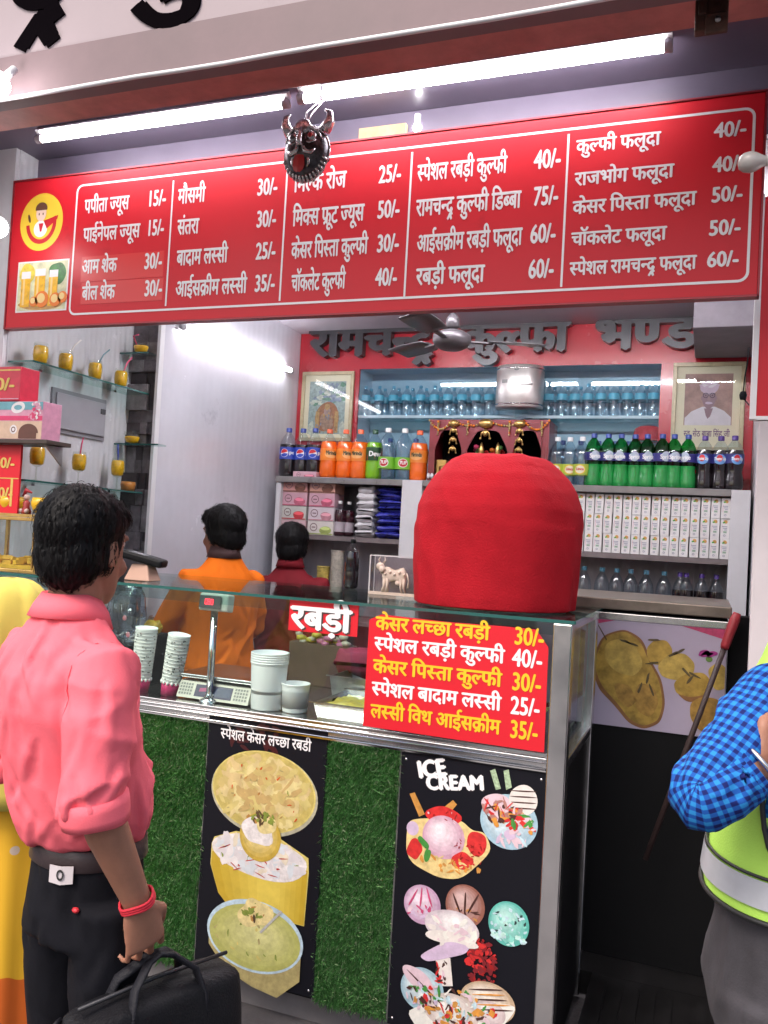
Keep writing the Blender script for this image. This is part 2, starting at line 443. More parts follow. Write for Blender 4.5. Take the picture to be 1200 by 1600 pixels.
def lit_bulb(c, r, label, stem=(0, 0, .06), e=30):
    t = thing('light_bulb', label, 'light bulb', c)
    m = MB(); m.ball(c, r, 14); obj('globe', m, bulb_lit, t)
    m = MB(); c = Vector(c); m.tube([c + Vector(stem) * .6, c + Vector(stem) * 1.6], .012, 10); obj('holder', m, plain_white, t)
tube_light('tube_light', (-2.10, .75, 2.89), (-.98, .75, 2.89), 'lit tube on the inner ceiling behind the menu board, the one nearer the side wall', mat=tube_in, fix=(0, 0, .015), group='tubes inside the shop')
tube_light('tube_light', (-.90, .75, 2.89), (.14, .75, 2.89), 'lit tube on the inner ceiling behind the menu board, nearer the grey soffit box', mat=tube_in, fix=(0, 0, .015), group='tubes inside the shop')
bulb_lit = M('lit_bulb', (1, .97, .98), .4, emit=14.)
lit_bulb(tuple(U(-6, 132, -.7)), .040, 'glowing bulb by the edge of the fascia, under its first letters', stem=(0, .04, .05))
lit_bulb(tuple(U(-4, 355, -.1)), .040, 'glowing bulb beside the end of the red menu board', stem=(-.05, .03, 0))
lit_bulb(tuple(U(652, 200, .22)), .016, 'small glowing bulb peeping over the top of the menu board', stem=(0, 0, .03))
p = U(1166, 254, -.35)
t = thing('light_bulb', 'unlit frosted bulb hanging in front of the menu board beside the prices', 'light bulb', tuple(p))
m = MB(); prof = [(.001, 0), (.015, .003), (.023, .014), (.026, .028), (.023, .042), (.014, .058), (.012, .07)]
m.loft([[p + Vector((-.02 + z, r * math.cos(a), r * math.sin(a))) for a in (2 * PI * k / 14 for k in range(14))] for r, z in prof]); obj('globe', m, M('frosted_bulb', (.55, .52, .50), .25, trans=.3), t)
m = MB(); m.tube([p + Vector((.048, 0, 0)), p + Vector((.10, 0, 0))], .016, 10); m.tube([p + Vector((.10, 0, 0)), p + Vector((.16, .01, .03)), p + Vector((.20, .02, .60))], .004, 6); obj('holder', m, plain_white, t)
# plywood packing above the board
m = MB(); m.bx(tuple(U(560, 222, .2) + Vector((0, 0, -.06))), tuple(U(640, 200, .24)))
tag(obj('plywood_block', m, M('plywood', (.42, .27, .14), .7, var=.25, vs=20)), 'tan plywood packing block behind the top of the menu board', 'plywood block')

p = U(1112, 22, -.46)
t = thing('beam_bracket', 'rusty brown iron bracket bolted to the beam near the top corner', 'bracket', tuple(p))
rust = M('rusty_iron', (.085, .040, .030), .7, .2, var=.5, vs=30)
m = MB(); m.box(p + Vector((0, 0, .02)), (.075, .03, .13)); m.box(p + Vector((.012, -.018, -.035)), (.05, .012, .05)); m.box(p + Vector((-.02, -.018, .03)), (.02, .01, .08)); obj('plate', m, rust, t, bev=.004)
for dx, dz in ((-.025, .05), (.025, .05), (.015, -.03)): obj('bolt', MB().tube([p + Vector((dx, -.014, dz)), p + Vector((dx, -.030, dz))], .007, 8), steel_dull, t)
cab = M('cable_grey', (.30, .28, .30), .6)
for pts, lb in ((((-2.55, -.10, 3.134), (-2.2, -.13, 3.120), (-1.8, -.12, 3.131), (-1.36, -.06, 3.122), (-.9, -.1, 3.130), (-.4, -.12, 3.118), (.1, -.10, 3.131), (.6, -.1, 3.125)), 'thin grey cable stapled along the ceiling behind the front tubes'), (((.2, -.445, 3.10), (-.3, -.446, 3.045), (-.9, -.446, 3.06), (-1.6, -.446, 3.03), (-2.3, -.446, 3.055), (-3, -.446, 3.02)), 'slack dark wire running along the face of the brown beam')):
    P = [Vector(q) for q in pts]; Q = []
    for a, b in zip(P, P[1:]):
        for k in range(6): Q.append(a.lerp(b, k / 6))
    Q.append(P[-1])
    for _ in range(3): Q = [Q[0]] + [(Q[i - 1] + Q[i] * 2 + Q[i + 1]) / 4 for i in range(1, len(Q) - 1)] + [Q[-1]]
    tag(obj('cable', MB().tube(Q, .004, 6), cab if 'grey' in lb else black_matt), lb, 'cable')

# ------------------------------------------------------------------ the red menu board
YB = .10
BO = thing('menu_board', 'long red menu board with white Hindi prices in five columns', 'menu board', (-1.3, YB, 2.4))
tl, tr, bl, br = U(18.4, 286.4, YB), U(1194, 142.7, YB), U(13.4, 511.4, YB), U(1185.8, 461, YB)
ZT, ZB = (tl.z + tr.z) / 2, (bl.z + br.z) / 2
XL, XR = (tl.x + bl.x) / 2, (tr.x + br.x) / 2
m = MB(); m.bx((XL, YB, ZB), (XR, YB + .026, ZT)); obj('panel', m, red_gloss, BO, bev=.002)
m = MB(); m.bx((XL + .004, YB + .0262, ZB + .004), (XR - .004, YB + .03, ZT - .004)); obj('added_back_sheet', m, M('added_back_grey', (.45, .44, .46), .6), BO)  # unseen grey sheet, added so the bottles do not mirror red
m = MB()
for a, b in (((XL - .004, ZB - .006), (XR + .004, ZB)), ((XL - .004, ZT), (XR + .004, ZT + .006)), ((XL - .006, ZB - .006), (XL, ZT + .006)), ((XR, ZB - .006), (XR + .006, ZT + .006))):
    m.bx((a[0], YB - .004, a[1]), (b[0], YB + .034, b[1]))
obj('edge_frame', m, M('board_edge', (.30, .03, .04), .4, .3), BO)
bx0 = U(120, 300, YB).x; bx1 = U(1176, 300, YB).x
bz0, bz1 = (U(119, 491.5, YB).z + U(1167, 442, YB).z) / 2, (U(122.7, 289.5, YB).z + U(1180, 166, YB).z) / 2
def rrect(x0, x1, z0, z1, r, n=6):
    out = []
    for cx, cz, a0 in ((x1 - r, z1 - r, 0), (x0 + r, z1 - r, PI / 2), (x0 + r, z0 + r, PI), (x1 - r, z0 + r, 1.5 * PI)):
        out += [(cx + r * math.cos(a0 + PI / 2 * k / n), cz + r * math.sin(a0 + PI / 2 * k / n)) for k in range(n + 1)]
    return out
m = MB(); o_ = rrect(bx0, bx1, bz0, bz1, .03); i_ = rrect(bx0 + .008, bx1 - .008, bz0 + .008, bz1 - .008, .023)
n_ = len(o_); m.add([(x, YB - .001, z) for x, z in o_ + i_], [(k, (k + 1) % n_, (k + 1) % n_ + n_, k + n_) for k in range(n_)])
for a, b in (((267, 282.6), (263.3, 478)), ((446, 253), (441, 470)), ((642.4, 238), (633.6, 464.5)), ((889.5, 209.5), (876.2, 448.5))):
    pa, pb = U(*a, YB), U(*b, YB); x = (pa.x + pb.x) / 2
    m.add([(x - .0035, YB - .001, pb.z), (x + .0035, YB - .001, pb.z), (x + .0035, YB - .001, pa.z), (x - .0035, YB - .001, pa.z)], [(0, 1, 2, 3)])
obj('border', m, white_vinyl, BO)
rows = [
 [('पपीता ज्यूस', 132, 201, 333.5), ('15/-', 230, 259, 325), .052], [('पाईनेपल ज्यूस', 130, 218, 378), ('15/-', 229, 256, 369), .052],
 [('आम शेक', 128, 182, 428), ('30/-', 225, 253, 419.5), .052], [('बील शेक', 128, 179, 469), ('30/-', 225, 253, 465), .052],
 [('मौसमी', 278, 320, 319), ('30/-', 401, 433, 309), .055], [('संतरा', 277, 310, 367), ('30/-', 400, 431, 358), .055],
 [('बादाम लस्सी', 276, 355, 415), ('25/-', 399, 430, 409), .055], [('आईसक्रीम लस्सी', 274, 385, 463.5), ('35/-', 397, 429, 459), .055],
 [('मिल्क रोज', 459, 540, 300.5), ('25/-', 591, 626, 291.5), .056], [('मिक्स फ्रूट ज्यूस', 457, 568, 353.5), ('50/-', 589, 624, 344), .056],
 [('केसर पिस्ता कुल्फी', 455, 574, 404.5), ('30/-', 588, 623, 397), .056], [('चॉकलेट कुल्फी', 455, 539, 455), ('40/-', 586, 620, 449), .056],
 [('स्पेशल रबड़ी कुल्फी', 652, 791, 283.5), ('40/-', 834, 876, 265), .054], [('रामचन्द्र कुल्फी डिब्बा', 650, 813, 338), ('75/-', 833, 872, 321), .054],
 [('आईसक्रीम रबड़ी फलूदा', 651, 815, 393.5), ('60/-', 828, 868, 379), .054], [('रबड़ी फलूदा', 650, 756, 445.5), ('60/-', 825, 865, 436.5), .054],
 [('कुल्फी फलूदा', 900.5, 1031, 239.5), ('40/-', 1115.6, 1166, 217.5), .040], [('राजभोग फलूदा', 898, 1052, 290.5), ('40/-', 1113, 1163, 270), .040],
 [('केसर पिस्ता फलूदा', 895, 1087, 335), ('50/-', 1111, 1160, 318), .040], [('चॉकलेट फलूदा', 892.6, 1040.5, 384), ('50/-', 1107, 1157, 370), .040],
 [('स्पेशल रामचन्द्र फलूदा', 890, 1087.5, 430.5), ('60/-', 1104, 1154, 419), .040]]
m = MB()
for (s_, a, b, y), (n2, a2, b2, y2), h in rows:
    p = U(a, y, YB); q = U(b, y - (b - a) * .085, YB)
    text(m, s_, wallmap(p.x, p.z, YB), width=q.x - p.x, height=h, bold=.032)
    p2_ = U(a2, y2, YB); q2 = U(b2, y2 - (b2 - a2) * .085, YB)
    hd = .062 if h > .045 else .047
    text(m, n2, wallmap(p2_.x, p.z + .002, YB), width=q2.x - p2_.x, height=hd * HEAD / .72, bold=.035)
obj('lettering', m, white_vinyl, BO)
# correction strips stuck over two rows
m = MB()
for (a, y0, b, y1) in ((126, 398, 257, 436), (126, 440, 256, 471)):
    p, q = U(a, y1, YB), U(b, y0 - 8, YB); m.bx((p.x, YB - .0006, p.z - .012), (q.x, YB, q.z - .004))
obj('sticker_strip', m, M('red_patch', (.66, .03, .03), .35), BO)
# disc emblem
def ell(mb, cx, cz, rx, rz, y, mi=0, n=40, a0=0, a1=2 * PI, rot=0., jit=0., rnd=random):
    pts = []
    if jit and a1 - a0 > 6.2: n = max(n, 28)
    ph = [(rnd.uniform(0, 6.3), rnd.uniform(-1, 1)) for _ in range(4)] if jit else []
    for k in range(n if a1 - a0 > 6.2 else n + 1):
        a = a0 + (a1 - a0) * k / n; j = 1 + (jit * sum(w_ * math.sin((q + 2) * a + f_) / (1 + .35 * q) for q, (f_, w_) in enumerate(ph)) if jit else 0)
        u, v = rx * math.cos(a) * j, rz * math.sin(a) * j
        pts.append((cx + u * math.cos(rot) - v * math.sin(rot), y, cz + u * math.sin(rot) + v * math.cos(rot)))
    mb.poly(pts, mi)
def band(mb, cx, cz, r0, r1, a0, a1, y, mi=0, n=24, sx=1.):
    vs = []
    for k in range(n + 1):
        a = a0 + (a1 - a0) * k / n
        vs += [(cx + sx * r0 * math.cos(a), y, cz + r0 * math.sin(a)), (cx + sx * r1 * math.cos(a), y, cz + r1 * math.sin(a))]
    mb.add(vs, [(2 * k, 2 * k + 1, 2 * k + 3, 2 * k + 2) for k in range(n)], mi)
c = U(65, 347, YB); rr = .118
m = MB()
ell(m, c.x, c.z, rr * .92, rr, YB - .0010, 0)
band(m, c.x, c.z - .005, rr * .56, rr * .72, PI * 1.02, PI * 2.10, YB - .0016, 1, sx=.9)
m.poly([(c.x + dx, YB - .0020, c.z + dz) for dx, dz in ((.012, .004), (.085, .022), (.080, .006), (.03, -.03))], 1)
ell(m, c.x - .002, c.z - .028, .034, .034, YB - .0018, 3)                       # white shirt
m.poly([(c.x + dx, YB - .0022, c.z + dz) for dx, dz in ((-.012, -.006), (.012, -.006), (.004, -.04), (-.004, -.04))], 1)
ell(m, c.x - .002, c.z + .034, .026, .031, YB - .0026, 4)                       # plain face
ell(m, c.x - .002, c.z + .054, .030, .026, YB - .0030, 5, a0=-.25, a1=PI + .25)  # hair
for sx in (-1, 1): ell(m, c.x - .002 + sx * .010, c.z + .032, .003, .005, YB - .0032, 5)
ell(m, c.x - .062, c.z + .018, .006, .018, YB - .0020, 5, rot=.3)
obj('emblem', m, [M('emblem_yellow', (.80, .55, .05), .4), M('emblem_red', (.50, .02, .03), .4), yellow_vinyl, white_vinyl, M('emblem_skin', (.75, .55, .45), .5), M('emblem_brown', (.12, .05, .03), .5)], BO)
# juice picture
p, q = U(24, 489, YB), U(109, 404, YB)
m = MB(); x0, z0, x1, z1 = p.x, p.z, q.x, q.z; W, H = x1 - x0, z1 - z0
m.bx((x0, YB - .0012, z0), (x1, YB, z1), 0)
rnd = random.Random(4)
def pr(u, v): return x0 + W * u, z0 + H * v
m.bx((x0 + .006, YB - .0016, z0 + .006), (x1 - .006, YB - .0012, z1 - .006), 1)
for (u0, v0, u1, v1, mi, L) in ((.04, .04, .96, .24, 7, 1), (.62, .5, .95, .95, 2, 1), (.04, .55, .35, .95, 3, 1)):
    a, b = pr(u0, v0), pr(u1, v1); ell(m, (a[0] + b[0]) / 2, (a[1] + b[1]) / 2, abs(b[0] - a[0]) / 2, abs(b[1] - a[1]) / 2, YB - .0016 - L * .0004, mi, jit=.06, rnd=rnd)
for (u, wd, top, mi) in ((.18, .18, .66, 4), (.46, .20, .70, 4), (.72, .17, .66, 4)):
    a, b = pr(u - wd / 2, .10), pr(u + wd / 2, top)
    m.bx((a[0], YB - .0030, a[1]), (b[0], YB - .0026, b[1]), mi)
    b2 = pr(u + wd / 2, top + .14); m.bx((a[0], YB - .0028, b[1]), (b2[0], YB - .0026, b2[1]), 0)
    a3 = pr(u - wd * .3, .14); m.bx((a3[0], YB - .0034, a3[1]), (a3[0] + .010, YB - .0032, b[1]), 6)
for (u, v, r_) in ((.52, .24, .13), (.78, .22, .11), (.92, .26, .09), (.36, .2, .08)):
    a = pr(u, v); ell(m, a[0], a[1], r_ * W, r_ * W, YB - .0040, 5, 24); ell(m, a[0] - .004, a[1] + .004, r_ * W * .6, r_ * W * .6, YB - .0044, 6, 20)
obj('juice_picture', m, [white_vinyl, M('pic_cream', (.72, .70, .45), .5, var=.3, vs=25), M('pic_leaf', (.06, .22, .06), .5, var=.5, vs=40), M('pic_lemon', (.75, .58, .08), .5, var=.3, vs=30), M('pic_juice', (.85, .46, .02), .4, var=.25, vs=40), M('pic_orange', (.80, .20, .02), .4), M('pic_light', (.88, .62, .25), .4), M('pic_table', (.62, .35, .12), .5, var=.3, vs=30)], BO)

# a red sign hanging at the edge of the picture
p, q = U(1181, 655, .3), U(1190, 480, .3)
t = thing('hanging_sign', 'red sign with a white edge hanging beside the stone pilaster', 'sign', (.3, .3, 2.1))
m = MB(); m.bx((p.x, .30, p.z + .01), (p.x + .5, .325, q.z + .35)); obj('panel', m, red_gloss, t)
m = MB(); m.bx((p.x - .018, .296, p.z), (p.x - .0005, .329, q.z + .36)); m.bx((p.x - .0004, .296, p.z - .002), (p.x + .5, .329, p.z + .0095)); obj('edge_frame', m, white_vinyl, t)

m = MB(); m.bx((.130, .30, 0), (.71, .335, 2.05)); obj('front_panel', m, M('pinkish_plaster', (.55, .50, .52), .6, var=.1, vs=3), B, bev=.006)

# ------------------------------------------------------------------ back wall display: red panel with niche
YW = 2.4
BK = thing('display_cabinet', 'red back wall display cabinet with pale blue niche and steel grey name letters', 'cabinet', (-1.2, 2.4, 0))
nx0, nx1, nz0, nz1 = U(562, 578, YW).x, U(1033, 578, YW).x, 1.96, 2.68
m = MB()
m.bx((XW + .003, YW, nz1), (.198, YW + .02, 2.918))                       # above
m.bx((XW + .003, YW, 1.962), (nx0, YW + .02, nz1 - .0005)); m.bx((nx1, YW, 1.962), (.198, YW + .02, nz1 - .0005))
obj('red_panel', m, red_panel, BK)
m = MB(); m.bx((nx0 - .02, YW + .235, 1.93), (nx1 + .02, YW + .25, 2.72)); m.bx((nx0 - .018, YW + .021, nz1 + .01), (nx1 + .018, YW + .234, nz1 + .03)); m.bx((nx0 - .02, YW + .021, 1.94), (nx0 - .002, YW + .234, nz1 + .009)); m.bx((nx1 + .002, YW + .021, 1.94), (nx1 + .02, YW + .234, nz1 + .009))
obj('niche_lining', m, sky_blue, BK)
m = MB(); zs = 2.385; m.bx((nx0, YW + .03, zs - .008), (nx1, YW + .233, zs)); obj('niche_shelf', m, shelf_glass, BK)
m = MB(); m.bx((nx0, YW + .022, zs - .012), (nx1, YW + .0298, zs + .004)); obj('shelf_edge', m, plain_white, BK)
mid = U(812, 640, YW).x
m = MB(); m.bx((nx0 + .003, YW + .004, 1.965), (mid + .05, YW + .008, nz1 - .002)); obj('sliding_glass', m, pane_blue, BK)
m = MB(); m.bx((mid - .03, YW + .011, 1.965), (nx1 - .003, YW + .015, nz1 - .002)); obj('sliding_glass', m, pane_blue, BK)
for wd, a, b in (('रामचन्द्र', 488, 680), ('कुल्फी', 722, 888), ('भण्डार', 930, None)):
    m = MB(); p = U(a, 558 - (a - 490) * .022, YW - .02); zb = 2.757
    if b: wdt = U(b, 540, YW - .02).x - p.x; text(m, wd, wallmap(p.x, zb, YW - .004), width=wdt, height=.165, bold=.05, depth=.055)
    else: text(m, wd, wallmap(p.x, zb, YW - .004), sx=wdt_k, height=.165, bold=.05, depth=.055)
    if a == 488: wdt_k = wdt / layout(wd)[1]
    obj('lettering', m, letter_grey, BK)
# lower cabinet carcass
YF = 2.0; TOP = 1.955
xl, xr = XW + .10, .155
xd0, xd1 = U(630, 750, YF).x, U(661, 750, YF).x
wcab = M('cabinet_white', (.60, .59, .61), .4, var=.08, vs=4)
dcab = M('shelf_brown', (.16, .13, .13), .5, var=.25, vs=8)
backb = M('cabinet_back', (.40, .37, .41), .5, wave=('X', 7, .3))
for a, b in (((xl, YF, .09), (xl + .03, YW, TOP - .04)), ((xd0, YF - .012, .09), (xd1, YW, TOP - .001)), ((xr - .06, YF - .004, .09), (xr + .03, YW, TOP - .001))): obj('upright', MB().bx(a, b), wcab, BK)
m = MB(); m.bx((xl - .005, YF - .01, TOP - .035), (xd0 - .001, YW + .22, TOP)); m.bx((xd1 + .001, YF - .01, TOP - .035), (xr - .061, YW + .22, TOP)); obj('ledge', m, M('ledge_grey', (.20, .19, .19), .3, coat=.3, var=.2, vs=8), BK, bev=.003)
m = MB(); m.bx((xl + .031, YF + .01, 1.585), (xd0 - .001, YW - .02, 1.613)); m.bx((xl + .031, YF + .01, 1.10), (xd0 - .001, YW - .02, 1.125))
m.bx((xd1 + .001, YF + .01, 1.578), (xr - .061, YW - .02, 1.606)); m.bx((xd1 + .001, YF + .01, 1.24), (xr - .061, YW - .02, 1.265))
m.bx((xl + .031, YF + .01, .5), (xd0 - .001, YW - .02, .52)); m.bx((xd1 + .001, YF + .01, .6), (xr - .061, YW - .02, .62)); obj('shelf', m, dcab, BK)
m = MB(); m.bx((xl + .031, YW - .02, .09), (xr - .001, YW - .005, TOP - .036)); obj('back_board', m, backb, BK)

# ------------------------------------------------------------------ framed pictures
def picture(a, b, y, label, fill):
    p, q = U(*a, y), U(*b, y); x0, x1, z0, z1 = p.x, q.x, q.z, p.z
    t = thing('framed_picture', label, 'picture', ((x0 + x1) / 2, y, z0))
    m = MB()
    fw = .022
    for c in (((x0, z0), (x1, z0 + fw)), ((x0, z1 - fw), (x1, z1)), ((x0, z0 + fw + .0003), (x0 + fw, z1 - fw - .0003)), ((x1 - fw, z0 + fw + .0003), (x1, z1 - fw - .0003))):
        m.bx((c[0][0], y - .02, c[0][1]), (c[1][0], y, c[1][1]))
    obj('frame', m, M('frame_gold', (.42, .36, .22), .35, var=.2, vs=30), t, bev=.002)
    m = MB(); m.bx((x0 + fw + .0003, y - .008, z0 + fw + .0003), (x1 - fw - .0003, y - .001, z1 - fw - .0003)); obj('mount', m, M('mount_cream', (.66, .64, .46), .6, var=.05), t)
    fill(t, x0 + fw, x1 - fw, z0 + fw, z1 - fw, y - .0085)
    m = MB(); m.bx((x0 + fw + .001, y - .0165, z0 + fw + .001), (x1 - fw - .001, y - .0150, z1 - fw - .001)); obj('pane', m, glass('picture_pane', (.97, .97, .97), .45), t)
def deity(t, x0, x1, z0, z1, y):
    W, H = x1 - x0, z1 - z0; cx = (x0 + x1) / 2 + .005; m = MB(); rnd = random.Random(5)
    m.bx((x0 + W * .10, y, z0 + H * .06), (x1 - W * .10, y + .0004, z1 - H * .10), 0)
    for k in range(40): ell(m, rnd.uniform(x0 + W * .15, x1 - W * .15), rnd.uniform(z0 + H * .55, z1 - H * .14), rnd.uniform(.01, .03), rnd.uniform(.008, .02), y - .0004 - k * .00001, rnd.choice((1, 2, 6)), 10, jit=.3, rnd=rnd)
    ell(m, cx, z0 + H * .33, W * .26, H * .24, y - .0010, 3, 24, jit=.05, rnd=rnd)
    m.bx((cx - W * .25, y - .0012, z0 + H * .08), (cx - W * .17, y - .0010, z0 + H * .42), 4); m.bx((cx + W * .17, y - .0012, z0 + H * .08), (cx + W * .25, y - .0010, z0 + H * .42), 4)
    ell(m, cx, z0 + H * .26, W * .15, H * .15, y - .0014, 5, 18, jit=.08, rnd=rnd); ell(m, cx, z0 + H * .42, W * .075, H * .065, y - .0018, 7, 16); ell(m, cx, z0 + H * .49, W * .06, H * .05, y - .002, 4, 12, jit=.1, rnd=rnd)
    for k in range(26): ell(m, cx + rnd.uniform(-.22, .22) * W, z0 + H * rnd.uniform(.08, .44), .005, .009, y - .0022 - k * .00001, rnd.choice((3, 4, 5, 6)), 8, jit=.3, rnd=rnd)
    for s_ in (-1, 1): ell(m, cx + s_ * W * .34, z0 + H * .14, W * .06, H * .12, y - .0016, 2, 14, jit=.15, rnd=rnd)
    cs = [(.26, .36, .34), (.10, .24, .16), (.46, .52, .44), (.28, .12, .05), (.42, .27, .10), (.30, .20, .14), (.16, .22, .30), (.32, .24, .22)]
    obj('print', m, [M('print_tone', c, .6, var=.35, vs=60) for c in cs], t)
picture((475, 582), (549, 690), YW - .003, 'framed print of a seated deity on a throne above the dark cola bottles', deity)
def portrait(t, x0, x1, z0, z1, y):
    W, H = x1 - x0, z1 - z0; cx = (x0 + x1) / 2 + .005; m = MB(); rnd = random.Random(6)
    bz = z0 + H * .27; tz = z1 - H * .09; ax, bx_ = x0 + W * .13, x1 - W * .12
    m.bx((ax, y, bz), (bx_, y + .0004, tz), 0)
    pts = [(ax + .005, bz), (bx_ - .004, bz), (bx_ - .004, bz + H * .10), (cx + W * .24, bz + H * .18), (cx + W * .10, bz + H * .23), (cx - W * .10, bz + H * .23), (cx - W * .27, bz + H * .17), (ax + .005, bz + H * .09)]
    m.poly([(a, y - .0006, b) for a, b in pts], 1)
    m.poly([(cx + dx * W, y - .0010, bz + dz * H) for dx, dz in ((-.07, .21), (.07, .21), (.03, .11), (-.01, .08), (-.04, .12))], 2)
    ell(m, cx, bz + H * .335, W * .105, H * .13, y - .0014, 2, 26)
    for s_ in (-1, 1): ell(m, cx + s_ * W * .105, bz + H * .335, W * .018, H * .03, y - .0012, 2, 12)
    ell(m, cx, bz + H * .47, W * .15, H * .085, y - .0020, 3, 22, jit=.05, rnd=rnd)
    for k in range(5): ell(m, cx + (k - 2) * W * .05, bz + H * (.475 + .012 * (k % 2)), W * .07, H * .018, y - .0022 - k * .0001, 1 if k % 2 else 3, 16, rot=.3 * (k - 2))
    for s_ in (-1, 1):
        band(m, cx + s_ * W * .052, bz + H * .37, W * .034, W * .044, 0, 2 * PI, y - .0024, 4, 18); ell(m, cx + s_ * W * .052, bz + H * .37, W * .012, W * .009, y - .0023, 4, 10)
    m.bx((cx - W * .1, y - .0025, bz + H * .385), (cx + W * .1, y - .0023, bz + H * .391), 4)
    ell(m, cx, bz + H * .275, W * .055, H * .016, y - .0026, 3, 16, jit=.1, rnd=rnd)
    m.poly([(cx + dx * W, y - .0025, bz + dz * H) for dx, dz in ((-.015, .36), (.012, .36), (.026, .305), (-.026, .305))], 5)
    cs = [(.34, .22, .19), (.60, .58, .62), (.26, .17, .20), (.50, .40, .50), (.06, .04, .07), (.32, .21, .22)]
    obj('print', m, [M('print_tone', c, .6, var=.3 if i == 0 else .08, vs=14) for i, c in enumerate(cs)], t)
    m = MB(); text(m, 'स्व. सेठ बाबा सिंह जी', wallmap(x0 + W * .14, z0 + H * .13, y), width=W * .72, height=.030, bold=.02)
    obj('caption', m, M('caption_ink', (.14, .06, .16), .6), t)
picture((1053, 568), (1160, 706), YW - .003, 'framed portrait of a man in a turban and white shirt above the cola bottles', portrait)

# ------------------------------------------------------------------ bottles
clear_pet = glass('clear_pet', (.86, .92, .96), 1.6, .10)
clear_pet2 = glass('clear_plastic', (.84, .91, .95), 2.4, .12)
def liquid(n, c, r=.12): return M(n, c, r, coat=.6, spec=.5)
PROF = [(.0, 0), (.55, .0), (.80, .012), (.96, .045), (1, .09), (1, .30), (.97, .34), (.965, .37), (1, .40), (1, .60), (.97, .66), (.84, .745), (.58, .83), (.36, .885), (.31, .90), (.31, .925)]
WAIST = [(.0, 0), (.55, .0), (.80, .012), (.96, .045), (1, .10), (.96, .22), (.84, .34), (.90, .42), (1, .50), (1, .64), (.90, .73), (.66, .83), (.40, .89), (.30, .905), (.30, .93)]
def bottle(name, label, group, H, r, cat, liq, cap, lab=None, level=.72, z0=.36, z1=.60, deco=None, prof=PROF, clear=None):
    t = thing(name, label, cat, (0, 0, 0), group)
    m = MB(); mats = [liq, clear or clear_pet]
    lo = [(a * r, b * H) for a, b in prof if b <= level]; hi = [(a * r, b * H) for a, b in prof if b >= lo[-1][1] / H - 1e-6]
    m.lathe([(max(a, 1e-4), b) for a, b in lo], n=16, mi=0, caps=False); m.lathe([(max(a, 1e-4), b) for a, b in hi], n=16, mi=1, caps=False)
    if clear is None and lo[-1][1] < .99 * H: m.lathe([(1e-4, lo[-1][1] - .001), (lo[-1][0] * .98, lo[-1][1] - .001)], n=16, mi=0, caps=False)
    obj('bottle_body', m, mats, t)
    m = MB(); rc = prof[-1][0] * r * 1.12; m.lathe([(rc, .918 * H), (rc, .99 * H), (rc * .9, H), (1e-4, H)], n=14, caps=False); obj('cap', m, cap, t)
    if lab:
        m = MB(); rl = r * 1.018 * max(a for a, b in prof if z0 - .06 <= b <= z1 + .05); m.lathe([(rl, z0 * H), (rl, z1 * H)], n=24, caps=False)
        lb = obj('label', m, lab, t)
        if deco:
            m = MB(); mm = deco(m, rl, H); obj('label_print', m, mm, lb)
    return t
def wrap(r, z0, u0=0.):
    return lambda u, v, d: Vector(((r + d) * math.sin((u + u0) / r), -(r + d) * math.cos((u + u0) / r), z0 + v))
def wdisc(m, f, cu, cv, ru, rv, mi, lift, n=20, a0=0, a1=2 * PI):
    full = a1 - a0 > 6.2
    rings = 3
    c = [f(cu, cv, lift)]; vs = c[:]; fs = []
    nn = n if full else n + 1
    for q in range(1, rings + 1):
        vs += [f(cu + ru * q / rings * math.cos(a0 + (a1 - a0) * k / n), cv + rv * q / rings * math.sin(a0 + (a1 - a0) * k / n), lift) for k in range(nn)]
    for k in range(nn if full else n):
        k2 = (k + 1) % nn; fs.append((0, 1 + k, 1 + k2))
        for q in range(rings - 1): b = 1 + q * nn; fs.append((b + k, b + nn + k, b + nn + k2, b + k2))
    m.add(vs, fs, mi)
p_red, p_white, p_blue, p_dark, p_green, p_yel = [M('print_' + n, c, .35) for n, c in (('red', (.55, .02, .03)), ('white', (.8, .8, .8)), ('blue', (.02, .06, .42)), ('dark', (.01, .03, .02)), ('green', (.05, .32, .03)), ('yellow', (.8, .55, .05)))]
def deco_globe(m, r, H):
    f = wrap(r, .48 * H)
    wdisc(m, f, -.008, 0, .026, .026, 1, .0005); wdisc(m, f, -.008, .001, .023, .023, 0, .0009, a0=.35, a1=PI + .1); wdisc(m, f, -.008, -.001, .023, .023, 2, .0010, a0=PI + .35, a1=2 * PI - .1)
    text(m, 'pepsi', wrap(r, .462 * H, .024), height=.020, bold=.03, mi=1, lift=.0012)
    return [p_red, p_white, p_blue]
def deco_orange(m, r, H):
    f = wrap(r, .48 * H); wdisc(m, f, 0, 0, .040, .022, 1, .0005)
    text(m, 'Mirinda', wrap(r, .474 * H, -.034), width=.068, height=.022, bold=.05, mi=0, lift=.0012); return [p_dark, M('print_orange', (.85, .42, .15), .35)]
def deco_dew(m, r, H):
    f = wrap(r, .48 * H)
    m.add([f(-.05, -.03, .0005), f(.0, -.018, .0005), (f(.05, -.006, .0005)), f(.05, .03, .0005), f(0, .018, .0005), f(-.05, .004, .0005)], [(0, 1, 4, 5), (1, 2, 3, 4)], 0)
    text(m, 'Dew', wrap(r, .465 * H, -.038), width=.075, height=.026, bold=.05, mi=1, lift=.0012); return [p_red, p_white]
def deco_seven(m, r, H):
    f = wrap(r, .33 * H); wdisc(m, f, 0, 0, .030, .026, 1, .0005); wdisc(m, f, 0, 0, .026, .022, 0, .0009); text(m, '7UP', wrap(r, .305 * H, -.020), width=.042, height=.018, bold=.05, mi=1, lift=.0015); return [p_red, p_white]
